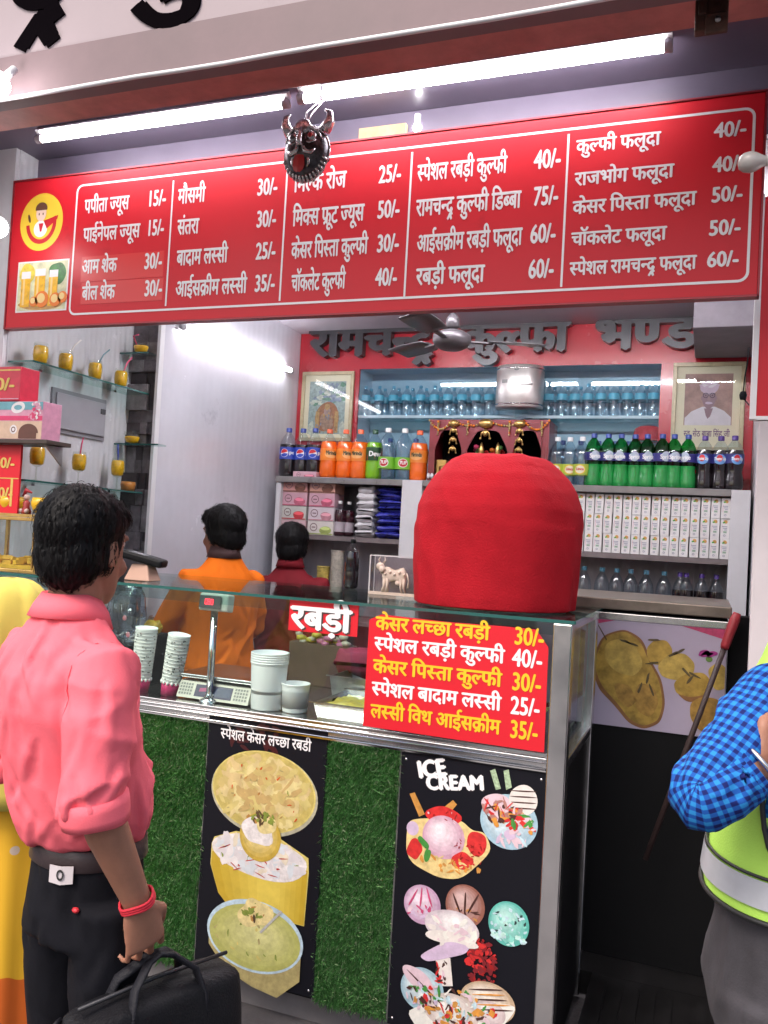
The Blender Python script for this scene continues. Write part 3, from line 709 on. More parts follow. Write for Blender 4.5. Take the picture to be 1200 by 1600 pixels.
def deco_lime(m, r, H):
    f = wrap(r, .33 * H); wdisc(m, f, 0, 0, .030, .026, 0, .0005); wdisc(m, f, 0, 0, .025, .021, 1, .0009); text(m, 'Limca', wrap(r, .315 * H, -.020), width=.040, height=.013, bold=.05, mi=2, lift=.0015); return [p_yel, M('print_pale', (.75, .72, .55), .4), p_red]
def deco_sprite(m, r, H):
    f = wrap(r, .56 * H); wdisc(m, f, 0, .006, .024, .026, 1, .0005); text(m, 'Sprite', wrap(r, .535 * H, -.030), width=.060, height=.020, bold=.05, mi=0, lift=.0012); return [p_white, M('print_silver', (.42, .50, .60), .4)]
def deco_thums(m, r, H):
    f = wrap(r, .56 * H); wdisc(m, f, 0, .0, .030, .026, 1, .0005); wdisc(m, f, -.002, .006, .015, .018, 0, .0009); text(m, 'Thums Up', wrap(r, .545 * H, -.028), width=.056, height=.014, bold=.05, mi=2, lift=.0015); return [p_red, M('print_sky', (.12, .30, .62), .4), p_white]
blue_lab = M('label_blue', (.015, .05, .38), .3, coat=.3)
or_lab = M('label_orange', (.80, .22, .02), .35)
gdark_lab = M('label_dark_green', (.01, .06, .02), .3)
lime_lab = M('label_lime', (.20, .52, .04), .35)
yg_lab = M('label_yellow_green', (.42, .52, .06), .35)
dblue_lab = M('label_deep_blue', (.02, .02, .16), .3)
cap_blue = M('cap_blue', (.03, .06, .28), .4); cap_or = M('cap_orange', (.80, .14, .05), .4); cap_gr = M('cap_green', (.01, .07, .03), .4); cap_wh = M('cap_white', (.75, .75, .75), .4); cap_vi = M('cap_violet', (.07, .03, .22), .4)
cola = liquid('cola', (.008, .005, .008)); fanta = liquid('orange_drink', (.80, .13, .008)); dewl = liquid('green_drink', (.16, .42, .01)); spr = liquid('green_bottle', (.01, .26, .05)); sprd = glass('green_pet', (.10, .55, .22), 1.3, .06)
YBt = 2.13
def put(proto, xs, label_fn, y=YBt, z=TOP + .0005, first=True):
    for i, px in enumerate(xs):
        p = U(px, 700, y); rz = math.atan2(-p.x * .9, y - CAM.y) * -1 + random.uniform(-.25, .25)
        rz = math.atan2(p.x, y - CAM.y) * -1 + random.uniform(-.45, .45)
        p.x += random.uniform(-.006, .006); yy = y + random.uniform(-.018, .018)
        if i == 0 and first: o = proto; o.location = (p.x, yy, z); o.rotation_euler = (0, 0, rz); o['label'] = label_fn(i)
        else: dup(proto, (p.x, yy, z), label_fn(i), rz)
b = bottle('soda_bottle', '', 'dark cola bottles with blue labels', .305, .052, 'bottle', cola, cap_blue, blue_lab, deco=deco_globe)
put(b, (452, 474, 494.5), lambda i: ('dark cola bottle with blue globe label, standing against the white side wall', 'dark cola bottle with blue globe label, between its two twins', 'dark cola bottle with blue globe label, touching the orange drink bottles')[i])
b = bottle('soda_bottle', '', 'orange drink bottles', .30, .053, 'bottle', fanta, clear_pet and cap_or, or_lab, deco=deco_orange, level=.80)
put(b, (516.5, 540, 562.5), lambda i: ('orange drink bottle standing next to the dark cola bottles', 'orange drink bottle in the middle of the trio of orange bottles', 'orange drink bottle with a pinkish cap beside the lime green bottle')[i])
put(b, (655,), lambda i: 'orange drink bottle standing alone beside the red shrine', first=False)
b = bottle('soda_bottle', 'lime green drink bottle with red slanted label between orange and clear bottles', 'green drink bottle', .30, .050, 'bottle', dewl, cap_gr, gdark_lab, deco=deco_dew, level=.80, z0=.38, z1=.64)
put(b, (585.5,), lambda i: 'lime green drink bottle with a red slanted label beside the orange bottles')
b = bottle('soda_bottle', '', 'clear soda bottles with green labels', .31, .052, 'bottle', clear_pet2, cap_wh, lime_lab, deco=deco_seven, level=.90, z0=.22, z1=.44, clear=clear_pet2)
put(b, (608, 632), lambda i: ('clear soda bottle with lime label and red badge beside the lime green bottle', 'clear soda bottle with plain lime label beside the lone orange bottle')[i])
b = bottle('soda_bottle', '', 'clear lime soda bottles', .27, .045, 'bottle', clear_pet2, cap_wh, yg_lab, deco=deco_lime, level=.90, z0=.22, z1=.44, clear=clear_pet2)
put(b, (870, 890, 909), lambda i: ('clear soda bottle with yellow badge, half behind the red cloth bundle', 'clear soda bottle with yellow badge, middle one beside the green bottles', 'clear soda bottle with yellow badge touching the first green bottle')[i])
b = bottle('soda_bottle', '', 'green soda bottles', .29, .047, 'bottle', spr, cap_blue, dblue_lab, deco=deco_sprite, level=.42, z0=.49, z1=.64, prof=WAIST, clear=sprd)
put(b, (929, 949.5, 970, 991, 1013, 1034, 1055.5, 1077), lambda i: 'green soda bottle with silver badge, %s in the row after the clear soda bottles' % ORD[i])
b = bottle('soda_bottle', '', 'dark cola bottles beside the portrait', .285, .047, 'bottle', cola, cap_vi, dblue_lab, deco=deco_thums, level=.73, z0=.49, z1=.66, prof=WAIST)
put(b, (1102, 1126.5, 1149), lambda i: ('dark cola bottle with red and blue badge touching the green bottles', 'dark cola bottle with red and blue badge, middle of the three', 'dark cola bottle with red and blue badge, last before the stone pilaster')[i])
# second row behind, inside the niche on its floor
b = bottle('water_bottle', '', 'bottles behind the front row', .30, .045, 'bottle', clear_pet2, cap_blue, None, level=.9, clear=clear_pet2)
for i, px in enumerate((880, 908, 936, 962, 983, 610, 650)):
    p = U(px, 690, YW + .13); lb = 'clear bottle with blue cap inside the niche, %s behind the soda bottles' % ORD[i]
    if i == 0: b.location = (p.x, YW + .13, TOP + .0005); b['label'] = lb
    else: dup(b, (p.x, YW + .13, TOP + .0005), lb)
t = thing('red_bowl', 'upturned red plastic bowl inside the niche beside the portrait', 'bowl', tuple(U(1012, 690, YW + .12).xy) + (TOP + .001,))
m = MB(); c = U(1012, 690, YW + .12); m.lathe([(.085, TOP + .30), (.088, TOP + .31), (.075, TOP + .37), (.05, TOP + .385), (1e-4, TOP + .386)], (c.x, c.y, 0), 24, caps=False); obj('bowl_shell', m, red_gloss, t)
m = MB(); m.lathe([(.07, TOP + .001), (.08, TOP + .29), (.07, TOP + .299)], (c.x, c.y, 0), 20); obj('tub', m, clear_pet2, t)
# small water bottles on the upper glass shelf, two rows
wl = M('label_aqua', (.10, .46, .62), .4); capw = M('cap_aqua', (.12, .36, .52), .4)
b = bottle('water_bottle', '', 'small water bottles on the glass shelf', .20, .031, 'bottle', clear_pet2, capw, wl, level=.9, z0=.52, z1=.70, clear=clear_pet2)
xs = [572 + 21.5 * k for k in range(10)] + [858 + 20.5 * k for k in range(9)]
k0 = 0
for i, px in enumerate(xs):
    p = U(px, 610, YW + .09)
    lb = ('small water bottle with aqua label on the glass shelf, %s counting from the deity print' % ORD[i]) if i < 10 else ('small water bottle with aqua label on the glass shelf, %s after the steel box' % ORD[i - 10])
    if i == 0: b.location = (p.x, YW + .09, zs + .001); b['label'] = lb
    else: dup(b, (p.x, YW + .09 + random.uniform(-.006, .006), zs + .001), lb, random.uniform(-1, 1))
for i, px in enumerate(xs):
    p = U(px + 9, 610, YW + .18)
    lb = ('small water bottle in the rear row of the glass shelf, %s from the deity print' % ORD[i]) if i < 10 else ('small water bottle in the rear row of the glass shelf, %s after the steel box' % ORD[i - 10])
    dup(b, (p.x, YW + .175, zs + .001), lb, random.uniform(-1, 1))

# ------------------------------------------------------------------ stainless box on the niche front
t = thing('steel_box', 'rounded stainless steel dispenser box mounted in the middle of the niche', 'dispenser', tuple(U(812, 640, YW - .01)))
p, q = U(775, 640, YW - .02), U(851, 574, YW - .02); cx = (p.x + q.x) / 2; wv = q.x - p.x
def dshape(z, s_=1.): return [(cx + s_ * wv / 2 * math.cos(a) , YW - .004 - .13 * s_ * max(0, math.sin(a)) ** .6, z) for a in [PI * k / 24 for k in range(25)]]
m = MB(); m.loft([dshape(p.z, .97), dshape(p.z + .006), dshape(q.z - .006), dshape(q.z, .97)], smooth=True); obj('shell', m, M('canister_steel', (.70, .67, .65), .34, .75, var=.1, vs=14), t)
m = MB(); 
for z in (p.z + .02, q.z - .02): m.loft([dshape(z - .004, 1.012), dshape(z + .004, 1.012)]); 
obj('rim_band', m, chrome, t)
m = MB(); m.box((cx - .06, YW - .122, p.z + .15), (.05, .012, .02)); m.box((cx + .05, YW - .13, p.z + .13), (.09, .006, .008)); ell(m, cx, q.z - .03, .015, .008, YW - .137); obj('fittings', m, dull_red if False else M('fitting_grey', (.20, .20, .20), .4), t)

# ------------------------------------------------------------------ shrine
t = thing('shrine', 'maroon household shrine with arched openings, gold pendants and marigold garlands on the cabinet', 'shrine', (-1.2, 2.2, TOP))
p, q = U(667, 752, 2.10), U(859, 656, 2.10); x0, x1, z0, z1 = p.x, q.x, TOP + .001, q.z; W = x1 - x0; y = 2.10
maroon = M('shrine_maroon', (.20, .012, .022), .35, coat=.3, var=.15, vs=9)
m = MB(); m.bx((x0, y + .0, z0), (x1, y + .26, z0 + .04)); m.bx((x0, y + .25, z0 + .0405), (x1, y + .265, z1)); m.bx((x0, y + .002, z1 - .02), (x1, y + .249, z1)); m.bx((x0, y + .004, z0 + .0405), (x0 + .012, y + .249, z1 - .0205)); m.bx((x1 - .012, y + .004, z0 + .0405), (x1, y + .249, z1 - .0205)); obj('box', m, maroon, t)
m = MB()                                            # front board with three cusped arches
def arch(x, hw, zb, zt):
    return [(x - hw, zb)] + [(x - hw * math.cos(a) * (1 - .12 * abs(math.sin(3 * a))), zt - (zt - zb) * .45 + (zt - zb) * .45 * math.sin(a) * (1 - .08 * abs(math.sin(3 * a)))) for a in [PI * k / 16 for k in range(17)]] + [(x + hw, zb)]
zb, zt = z0 + .04, z1 - .05
edges = [x0 + .012]
for xc, hw in ((x0 + W * .17, W * .115), (x0 + W * .5, W * .17), (x0 + W * .83, W * .115)):
    ar = arch(xc, hw, zb, zt)
    top = [(a, z1 - .021) for a, b in ar]
    vs = [(a, y, b) for a, b in ar + top]; n_ = len(ar); m.add(vs, [(k, k + 1, k + 1 + n_, k + n_) for k in range(n_ - 1)])
    m.poly([(edges[-1], y, zb), (xc - hw, y, zb), (xc - hw, y, z1 - .021), (edges[-1], y, z1 - .021)]); edges.append(xc + hw)
m.poly([(edges[-1], y, zb), (x1 - .012, y, zb), (x1 - .012, y, z1 - .021), (edges[-1], y, z1 - .021)])
o = obj('arched_front', m, maroon, t); so_ = o.modifiers.new('thick', 'SOLIDIFY'); so_.thickness = .008
m = MB(); m.bx((x0 + .0125, y + .24, zb + .001), (x1 - .0125, y + .2495, z1 - .021)); obj('inner_back', m, black_matt, t)
rnd = random.Random(3)
def pendant(x, zt_, n, s_):
    m = MB(); z = zt_
    m.ball((x, y - .012, z - .012), .02 * s_, 12, 0, (1.5, .8, .9)); z -= .03 * s_
    for k in range(n):
        m.ball((x, y - .012, z - .014 * s_), .011 * s_, 10, 0, (1, .8, 1.2)); 
        for d in (-1, 1): m.tube([(x, y - .012, z), (x + d * .014 * s_, y - .014, z - .014 * s_), (x + d * .017 * s_, y - .012, z - .032 * s_)], [.003, .005, .004], 6); m.ball((x + d * .018 * s_, y - .012, z - .034 * s_), .005 * s_, 8)
        z -= .046 * s_
    return m
for px_, n in ((708, 3), (811, 3), (758, 1)):
    obj('pendant', pendant(U(px_, 700, y).x, z1 - .012, n, 1.15 if n > 1 else 1.5), gold, t)
m = MB()
for xa, xb, sag in ((x0, x0 + W * .2, .05), (x0 + W * .2, x0 + W * .5, .03), (x0 + W * .5, x0 + W * .8, .03), (x0 + W * .8, x1, .05)):
    for k in range(14):
        s_ = k / 13; m.ball((xa + (xb - xa) * s_, y - .012, z1 - .008 - sag * 4 * s_ * (1 - s_) + .003 * rnd.random()), .007, 6, rnd.choice((0, 0, 1)))
for px_ in (684, 730, 795, 846):
    x = U(px_, 690, y).x
    for k in range(7): m.ball((x + .004 * rnd.random(), y - .014, z1 - .015 - .012 * k), .008 - .0004 * k, 6, rnd.choice((0, 1, 1)))
obj('garland', m, [M('marigold', (.70, .20, .01), .6), M('pale_garland', (.42, .30, .12), .5)], t)
m = MB()
for k in range(90): m.ball((x0 + W * rnd.uniform(.33, .67), y + rnd.uniform(.03, .2), zb + rnd.uniform(.0, .17) * (1 - .0)), rnd.uniform(.010, .022), 6, rnd.choice((0, 0, 1, 2, 3)), (1, .8, .8))
obj('flowers', m, [M('flower_red', (.42, .015, .01), .6), M('flower_orange', (.60, .14, .01), .6), M('flower_pink', (.45, .03, .10), .6), M('flower_green', (.05, .12, .02), .6)], t)
m = MB()
for dx in (-.02, .02):
    cx_ = x0 + W * .5 + dx * 2.4
    m.lathe([(.03, zb), (.032, zb + .03), (.022, zb + .07), (.028, zb + .10), (.012, zb + .125), (.016, zb + .14), (.016, zb + .16), (.008, zb + .185), (.001, zb + .20)], (cx_, y + .06, 0), 12)
m.lathe([(.05, zb), (.05, zb + .05), (.03, zb + .06)], (x0 + W * .15, y + .05, 0), 14); m.box((x0 + W * .10, y + .06, zb + .05), (.06, .05, .08))
obj('idol', m, gold, t)
m = MB()
for dx in (.02, .05, .09): m.ball((x0 + W * dx, y - .02, z0 + .032), .013, 10, 0, (.8, .7, 1.3))
obj('white_cowrie', m, plain_white, t)

# ------------------------------------------------------------------ lower shelves: cartons, boxes, packs, cups
t = thing('juice_carton', '', 'carton', (0, 0, 0), 'white juice cartons on the cabinet shelf')
CW, CD, CH = .0435, .06, .1015
m = MB(); m.bx((-CW / 2, -CD / 2, 0), (CW / 2, CD / 2, CH)); obj('pack', m, M('carton_white', (.70, .68, .68), .35, var=.06, vs=30), t, bev=.0015)
m = MB(); yy = -CD / 2
ell(m, .002, CH * .84, .010, .008, yy - .0006, 0, 14, jit=.15); ell(m, -.006, CH * .80, .006, .004, yy - .0009, 1, 10, jit=.2)
for k, z in enumerate((.60, .52, .44)): m.box((-.002 + .002 * k, yy - .0004, CH * z), (.024 - .005 * k, .0004, .0035), 2)
m.box((.0, yy - .0004, CH * .33), (.016, .0004, .010), 3)
band(m, -.002, CH * .16, .003, .0055, 0, 2 * PI, yy - .0006, 2, 14)
m.box((-.014, yy - .0004, CH * .5), (.002, .0004, .04), 4)
obj('carton_print', m, [M('print_flower', (.55, .30, .08), .5), p_green, M('print_greyblue', (.25, .25, .34), .5), M('print_softgreen', (.28, .40, .30), .5), M('print_pink', (.60, .35, .40), .5)], t)
yc = YF + .055
first = True
for r_ in range(3):
    for k in range(17):
        px = 1135 - 14.6 * k; x = U(1134, 840, yc - .03).x - .0478 * k
        z = 1.6065 + r_ * (CH + .0006)
        lb = 'white juice carton in the %s row of the stack, %s counting from the stone pilaster' % (('bottom', 'middle', 'top')[r_], ORD[k])
        loc = (x - .005 + random.uniform(-.0012, .0012), yc + random.uniform(-.008, .006), z)
        if first: t.location = loc; t['label'] = lb; first = False
        else: dup(t, loc, lb, random.uniform(-.035, .035))

def small_box(p0, p1, y, d, label, col, col2, group='cake boxes on the cabinet shelf', round_pic=True, zbase=None, zt=None):
    a, b = U(p0[0], p1[1], y), U(p1[0], p0[1], y); z0_ = zbase if zbase is not None else a.z; z1_ = zt if zt else b.z
    t = thing('cake_box', label, 'box', ((a.x + b.x) / 2, y, z0_), group)
    m = MB(); m.bx((a.x + .002, y, z0_ + .0008), (b.x - .002, y + d, z1_)); obj('carton', m, M('box_card', col, .35, var=.1, vs=20), t, bev=.002)
    m = MB(); W = b.x - a.x; H = z1_ - z0_; cz = (z0_ + z1_) / 2
    band(m, a.x + W * .25, cz + H * .05, H * .24, H * .30, 0, 2 * PI, y - .0006, 0, 18); m.box((a.x + W * .25, y - .0004, cz + H * .05), (H * .3, .0006, H * .08), 0)
    ell(m, a.x + W * .70, z0_ + H * .35, W * .22, H * .30, y - .0008, 1, 18, jit=.06); ell(m, a.x + W * .70, z0_ + H * .48, W * .18, H * .12, y - .0012, 2, 16, jit=.08)
    m.bx((a.x + .004, y - .0005, z0_ + H * .04), (b.x - .004, y - .0001, z0_ + H * .12), 1)
    obj('box_print', m, [M('box_ink', (.16, .08, .10), .5), M('box_pic', col2, .5, var=.3, vs=40), M('box_pic_light', [min(1, c * 1.8 + .06) for c in col2], .5)], t)
zsh = 1.6135; hb = .083
cols = [((.50, .24, .22), (.14, .05, .03)), ((.55, .32, .38), (.45, .10, .16)), ((.50, .50, .46), (.45, .03, .04)), ((.58, .40, .42), (.40, .08, .10))]
cols2 = [((.50, .26, .20), (.14, .05, .03)), ((.55, .32, .38), (.42, .08, .14)), ((.60, .52, .55), (.45, .20, .24)), ((.60, .56, .52), (.30, .36, .10))]
nm = ('bottom', 'second', 'third', 'top'); desc = ('pink', 'white and red', 'pink', 'brown')
for c_, (xa, xb) in enumerate(((438.5, 478.5), (480, 522))):
    for k in range(4):
        cc = (cols, cols2)[c_][3 - k]
        d = (('pink cake box with a dark picture', 'white cake box with a green picture', 'pink cake box with a berry picture', 'tan cake box with a chocolate picture'), ('cream cake box with a green picture', 'white cake box with a rose picture', 'pink cake box with a red picture', 'tan cake box with a brown picture'))[c_][k]
        small_box((xa, 0 + 800), (xb, 820), YF + .03, .14, d + (', level %s of the stack by cabinet side' % ('one', 'two', 'three', 'four')[k] if c_ == 0 else ', level %s of the stack beside the syrup' % ('one', 'two', 'three', 'four')[k]), cc[0], cc[1], zbase=zsh + k * hb, zt=zsh + (k + 1) * hb - .001)
small_box((456, 750), (494, 762), YF + .045, .12, 'pale pink cake box lying across the top of both stacks', (.58, .36, .42), (.45, .14, .20), zbase=zsh + 4 * hb, zt=zsh + 4 * hb + .045)
syr = liquid('syrup', (.035, .008, .015))
b = bottle('syrup_bottle', '', 'dark syrup bottles', .21, .036, 'bottle', syr, cap_wh, M('label_grey', (.42, .36, .40), .5), level=.8, z0=.12, z1=.40)
for i, px in enumerate((531, 545)):
    p = U(px, 800, YF + .08 + .05 * i); lb = ('dark syrup bottle with a pale label next to the cake boxes', 'dark syrup bottle half behind the other, next to the white packs')[i]
    if i == 0: b.location = (p.x, p.y, zsh); b['label'] = lb
    else: dup(b, (p.x, p.y, zsh), lb, .6)
def pillow(W, D, H, seed, mats, dirs=1.):
    m = MB(); n = 16; rings = []
    for j in range(n + 1):
        v = j / n; ring = []
        for k in range(24):
            a = 2 * PI * k / 24; ex = math.copysign(abs(math.cos(a)) ** .35, math.cos(a)); ez = math.copysign(abs(math.sin(a)) ** .9, math.sin(a))
            th = H / 2 * (max(0, 1 - (2 * v - 1) ** 6) * .85 + .12)
            x = -D / 2 + D * v
            nz = noise.noise(Vector((ex * 2 + seed * 3.1, v * 6, ez * 2))) * H * .30
            ring.append((ex * W / 2 * (1 - .06 * abs(2 * v - 1) ** 3), x, H / 2 + ez * th * (.9 if abs(ex) < .93 else .5) + nz))
        rings.append(ring)
    m.loft(rings); return m
wpk = M('white_pack', (.62, .60, .62), .25, coat=.3, bump=.5, bs=70); bpk = M('blue_pack', (.03, .035, .30), .22, .25, coat=.5, bump=.5, bs=60, var=.7, vs=25)
for (x0p, x1p, n, mt, nmx, lbx, H_) in ((555, 583, 7, wpk, 'white_packet', 'crinkled white plastic packet, %s from the shelf in the stack', .042), (586, 628, 8, bpk, 'blue_packet', 'shiny dark blue foil packet, %s from the shelf in the stack', .037)):
    a, b_ = U(x0p, 800, YF + .03), U(x1p, 800, YF + .03)
    for k in range(n):
        t = obj(nmx, pillow((b_.x - a.x) * random.uniform(.95, 1.04), .16, H_ * 1.25, k + x0p, 0), mt); t.location = ((a.x + b_.x) / 2 + random.uniform(-.006, .006), YF + .11, zsh + k * H_)
        tag(t, lbx % ORD[k], 'packet', nmx.replace('_', ' ') + 's stacked on the shelf')
# paper cups on the lower shelf
def cup_stack(name, label, n, r, h, step, mats, group, edge=None, base=None):
    t = thing(name, label, 'cups', (0, 0, 0), group)
    m = MB(); prof = [(r * .72, 0), (r * .97, h)]
    z = 0
    pr_ = [(1e-4, .001), (r * .74, .001), (r * .80, h * .3)]
    m.lathe([(r * .72, 0), (r * .80, h * .35)] , n=18, mi=1 if base else 0, caps=True)
    zz = h * .35
    for k in range(n):
        m.lathe([(r * .80 + r * .16 * k / n, zz), (r * .985 * (.86 + .14 * k / n), zz + step * .8), (r * 1.01 * (.86 + .14 * k / n), zz + step * .9), (r * .97 * (.86 + .14 * k / n), zz + step)], n=18, mi=0, caps=False); zz += step
    obj('cups', m, mats, t)
    m = MB(); m.lathe([(r * .98, zz - .004), (r * 1.03, zz - .001), (r * 1.02, zz + .003), (r * .93, zz + .003), (r * .70, zz - h * .8), (1e-4, zz - h * .8)], n=20, caps=False); obj('rim', m, mats[0], t)
    return t
cupm = M('paper_cup_yellow', (.55, .42, .10), .5, var=.5, vs=45); cupw = M('paper_cup_cream', (.52, .48, .40), .5, var=.3, vs=60)
for i, (px, n, mt) in enumerate(((489, 7, cupm), (507, 16, cupm), (528, 22, cupw), (468, 6, cupm))):
    t = cup_stack('paper_cups', ('short stack of yellow paper cups behind the maroon shirt shoulder', 'stack of yellow striped paper cups on the shelf, the middle one', 'tallest stack of cream striped paper cups on the lower cabinet shelf', 'short stack of yellow paper cups behind the maroon shirted head')[i], n, .04, .10, .0165, [mt], 'paper cup stacks in the cabinet')
    zt_ = (1.56, 1.57, 1.575, 1.56)[i]; p = U(px, 860, YF + .09); t.location = (p.x, p.y, zt_ - (.035 + n * .0165))
    if i != 2: t.location.z = 1.126
    if i == 2: t.location.z = 1.126
# small bottles low in the cabinet
b = bottle('water_bottle', '', 'small bottles low in the cabinet', .26, .040, 'bottle', clear_pet2, capw, None, level=.9, clear=clear_pet2)
for i, px in enumerate((912, 940, 963, 985, 1009, 1037)):
    p = U(px, 915, YF + .10); lb = 'small clear bottle with pale blue cap low in the cabinet, %s from the red cloth' % ORD[i]
    if i == 0: b.location = (p.x, p.y, 1.2655); b['label'] = lb
    else: dup(b, (p.x, p.y, 1.2655), lb)
b = bottle('water_bottle', '', 'small dark bottles low in the cabinet', .26, .036, 'bottle', cola, cap_vi, None, level=.70)
for i, px in enumerate((1062, 1072, 1096, 1119)):
    p = U(px, 915, YF + .08); lb = 'small bottle of dark drink with violet cap low in the cabinet, %s before the upright' % ORD[i]
    if i == 0: b.location = (p.x, p.y, 1.2655); b['label'] = lb
    else: dup(b, (p.x, p.y, 1.2655), lb)

# ------------------------------------------------------------------ ceiling fan
c = U(706, 531, 1.15)
t = thing('ceiling_fan', 'dusty grey ceiling fan hanging in front of the name letters', 'fan', (c.x, 1.15, c.z))
fan_m = M('fan_grey', (.115, .105, .115), .35, .4, var=.2, vs=12)
m = MB(); m.lathe([(1e-4, -.045), (.05, -.044), (.075, -.03), (.088, -.01), (.088, .018), (.06, .036), (.03, .045), (1e-4, .046)], tuple(c), 28, caps=False); obj('motor', m, fan_m, t)
m = MB(); m.tube([c + Vector((0, 0, .04)), Vector((c.x, c.y, 2.919))], .011, 10); m.lathe([(.02, .05), (.035, .06), (.03, .10), (.012, .12)], tuple(c), 16); m.lathe([(.012, 2.82), (.04, 2.86), (.05, 2.9185)], (c.x, c.y, 0), 18); obj('down_rod', m, fan_m, t)
for k in range(3):
    a = R(24 + 120 * k); m = MB(); d = Vector((math.cos(a), math.sin(a), 0)); s_ = Vector((-d.y, d.x, 0))
    m.box(c + d * .13 + Vector((0, 0, -.006)), (.12, .03, .006), rz=a)
    vs = []
    for q in range(9):
        u = .17 + .27 * q / 8; wd = .050 + .018 * math.sin(q / 8 * PI * .8); 
        for sg, dz in ((-1, -.010), (0, .004), (1, .010)): vs.append(c + d * u + s_ * wd * sg + Vector((0, 0, dz)))
    fs = [(q * 3 + j, q * 3 + j + 1, q * 3 + j + 4, q * 3 + j + 3) for q in range(8) for j in (0, 1)]
    m.add(vs, fs, 0, True); o = obj('blade', m, fan_m, t); o.modifiers.new('thick', 'SOLIDIFY').thickness = .004

# black plug on a wire by the portrait
p = U(1161, 618, 1.45)
t = thing('hanging_plug', 'black plug dangling on a short wire beside the portrait', 'plug', tuple(p))
m = MB(); m.lathe([(1e-4, -.02), (.012, -.018), (.016, 0), (.012, .016), (1e-4, .02)], tuple(p), 14, caps=False); obj('plug_body', m, black_matt, t)
m = MB(); m.tube([p + Vector((0, 0, .018)), p + Vector((.004, .002, .08)), p + Vector((.012, .01, .14)), p + Vector((.016, .04, .22))], .003, 6); m.tube([p + Vector((.004, 0, -.015)), p + Vector((.02, 0, -.035)), p + Vector((.028, 0, -.045))], .003, 6); obj('wire', m, black_matt, t)

# ------------------------------------------------------------------ the serving counter
CXL, CXR, ZS, ZG = -3.1, -.365, 1.004, 1.405
CT = thing('serving_counter', 'long steel and glass serving counter faced with artificial grass strips', 'counter', (-1.6, .3, 0))
m = MB(); m.bx((CXL, .06, .001), (CXR - .03, .6, .10)); obj('plinth', m, M('plinth_grey', (.16, .15, .155), .6, var=.25, vs=5), CT)
m = MB(); m.bx((CXL, .012, .1005), (CXR - .058, .62, .955)); obj('carcass', m, black_gloss, CT)
m = MB(); m.bx((CXL, -.004, .956), (CXR - .058, .62, .9795)); m.bx((CXL, -.012, .98), (CXR - .058, .004, .990)); m.bx((CXL, -.004, .9905), (CXR - .058, .62, ZS)); obj('worktop', m, steel, CT, bev=.002)
m = MB()
for (x, y) in ((CXR - .028, .0), (CXR - .028, .60)): m.bx((x - .0285, y - .022, .03), (x + .028, y + .035, ZG - .0115))
m.bx((CXR - .0565, .0355, .955), (CXR - .002, .5775, .985)); m.bx((CXR - .050, .0355, ZG - .040), (CXR - .006, .5775, ZG - .0115))
obj('corner_post', m, steel, CT, bev=.004)
m = MB(); m.bx((CXR - .024, .036, .9855), (CXR - .019, .577, ZG - .0405)); obj('side_glass', m, pane, CT)
m = MB(); m.bx((CXR - .034, .040, .9855), (CXR - .026, .058, ZG - .041)); m.bx((CXR - .034, .56, .9855), (CXR - .026, .576, ZG - .041)); obj('side_frame', m, chrome, CT)
m = MB(); m.bx((CXR - .050, .05, .05), (CXR - .012, .58, .9545)); obj('side_panel', m, black_gloss, CT)  # black also carries the dark of the interior on this side
m = MB(); m.bx((CXL, .002, ZS + .001), (CXR - .058, .007, ZG - .0115)); obj('front_glass', m, pane, CT)
m = MB(); m.bx((CXL, -.014, ZG - .011), (CXR + .006, .66, ZG)); obj('top_glass', m, top_glass, CT)
m = MB(); m.bx((CXL, -.0175, ZG - .0105), (CXR + .0055, -.0145, ZG - .0005)); m.bx((CXR + .0062, -.014, ZG - .0105), (CXR + .009, .66, ZG - .0005)); obj('glass_edge', m, green_glass, CT)
m = MB(); m.bx((CXL, .012, ZG - .050), (CXR - .058, .028, ZG - .0118)); m.bx((CXL, .60, ZG - .05), (CXR - .058, .64, ZG - .0118)); obj('top_rail', m, glass('rail_frost', (.82, .90, .90), .6, .2), CT)
m = MB()
for k in range(3): m.bx((CXL, -.014, .950 - .0), (CXR - .058, -.0125, .955)); break
m.tube([(CXL, -.013, .9775), (CXR - .06, -.013, .9775)], .003, 6); m.tube([(CXL, -.013, .958), (CXR - .06, -.013, .958)], .0025, 6); obj('sill_bead', m, chrome, CT)
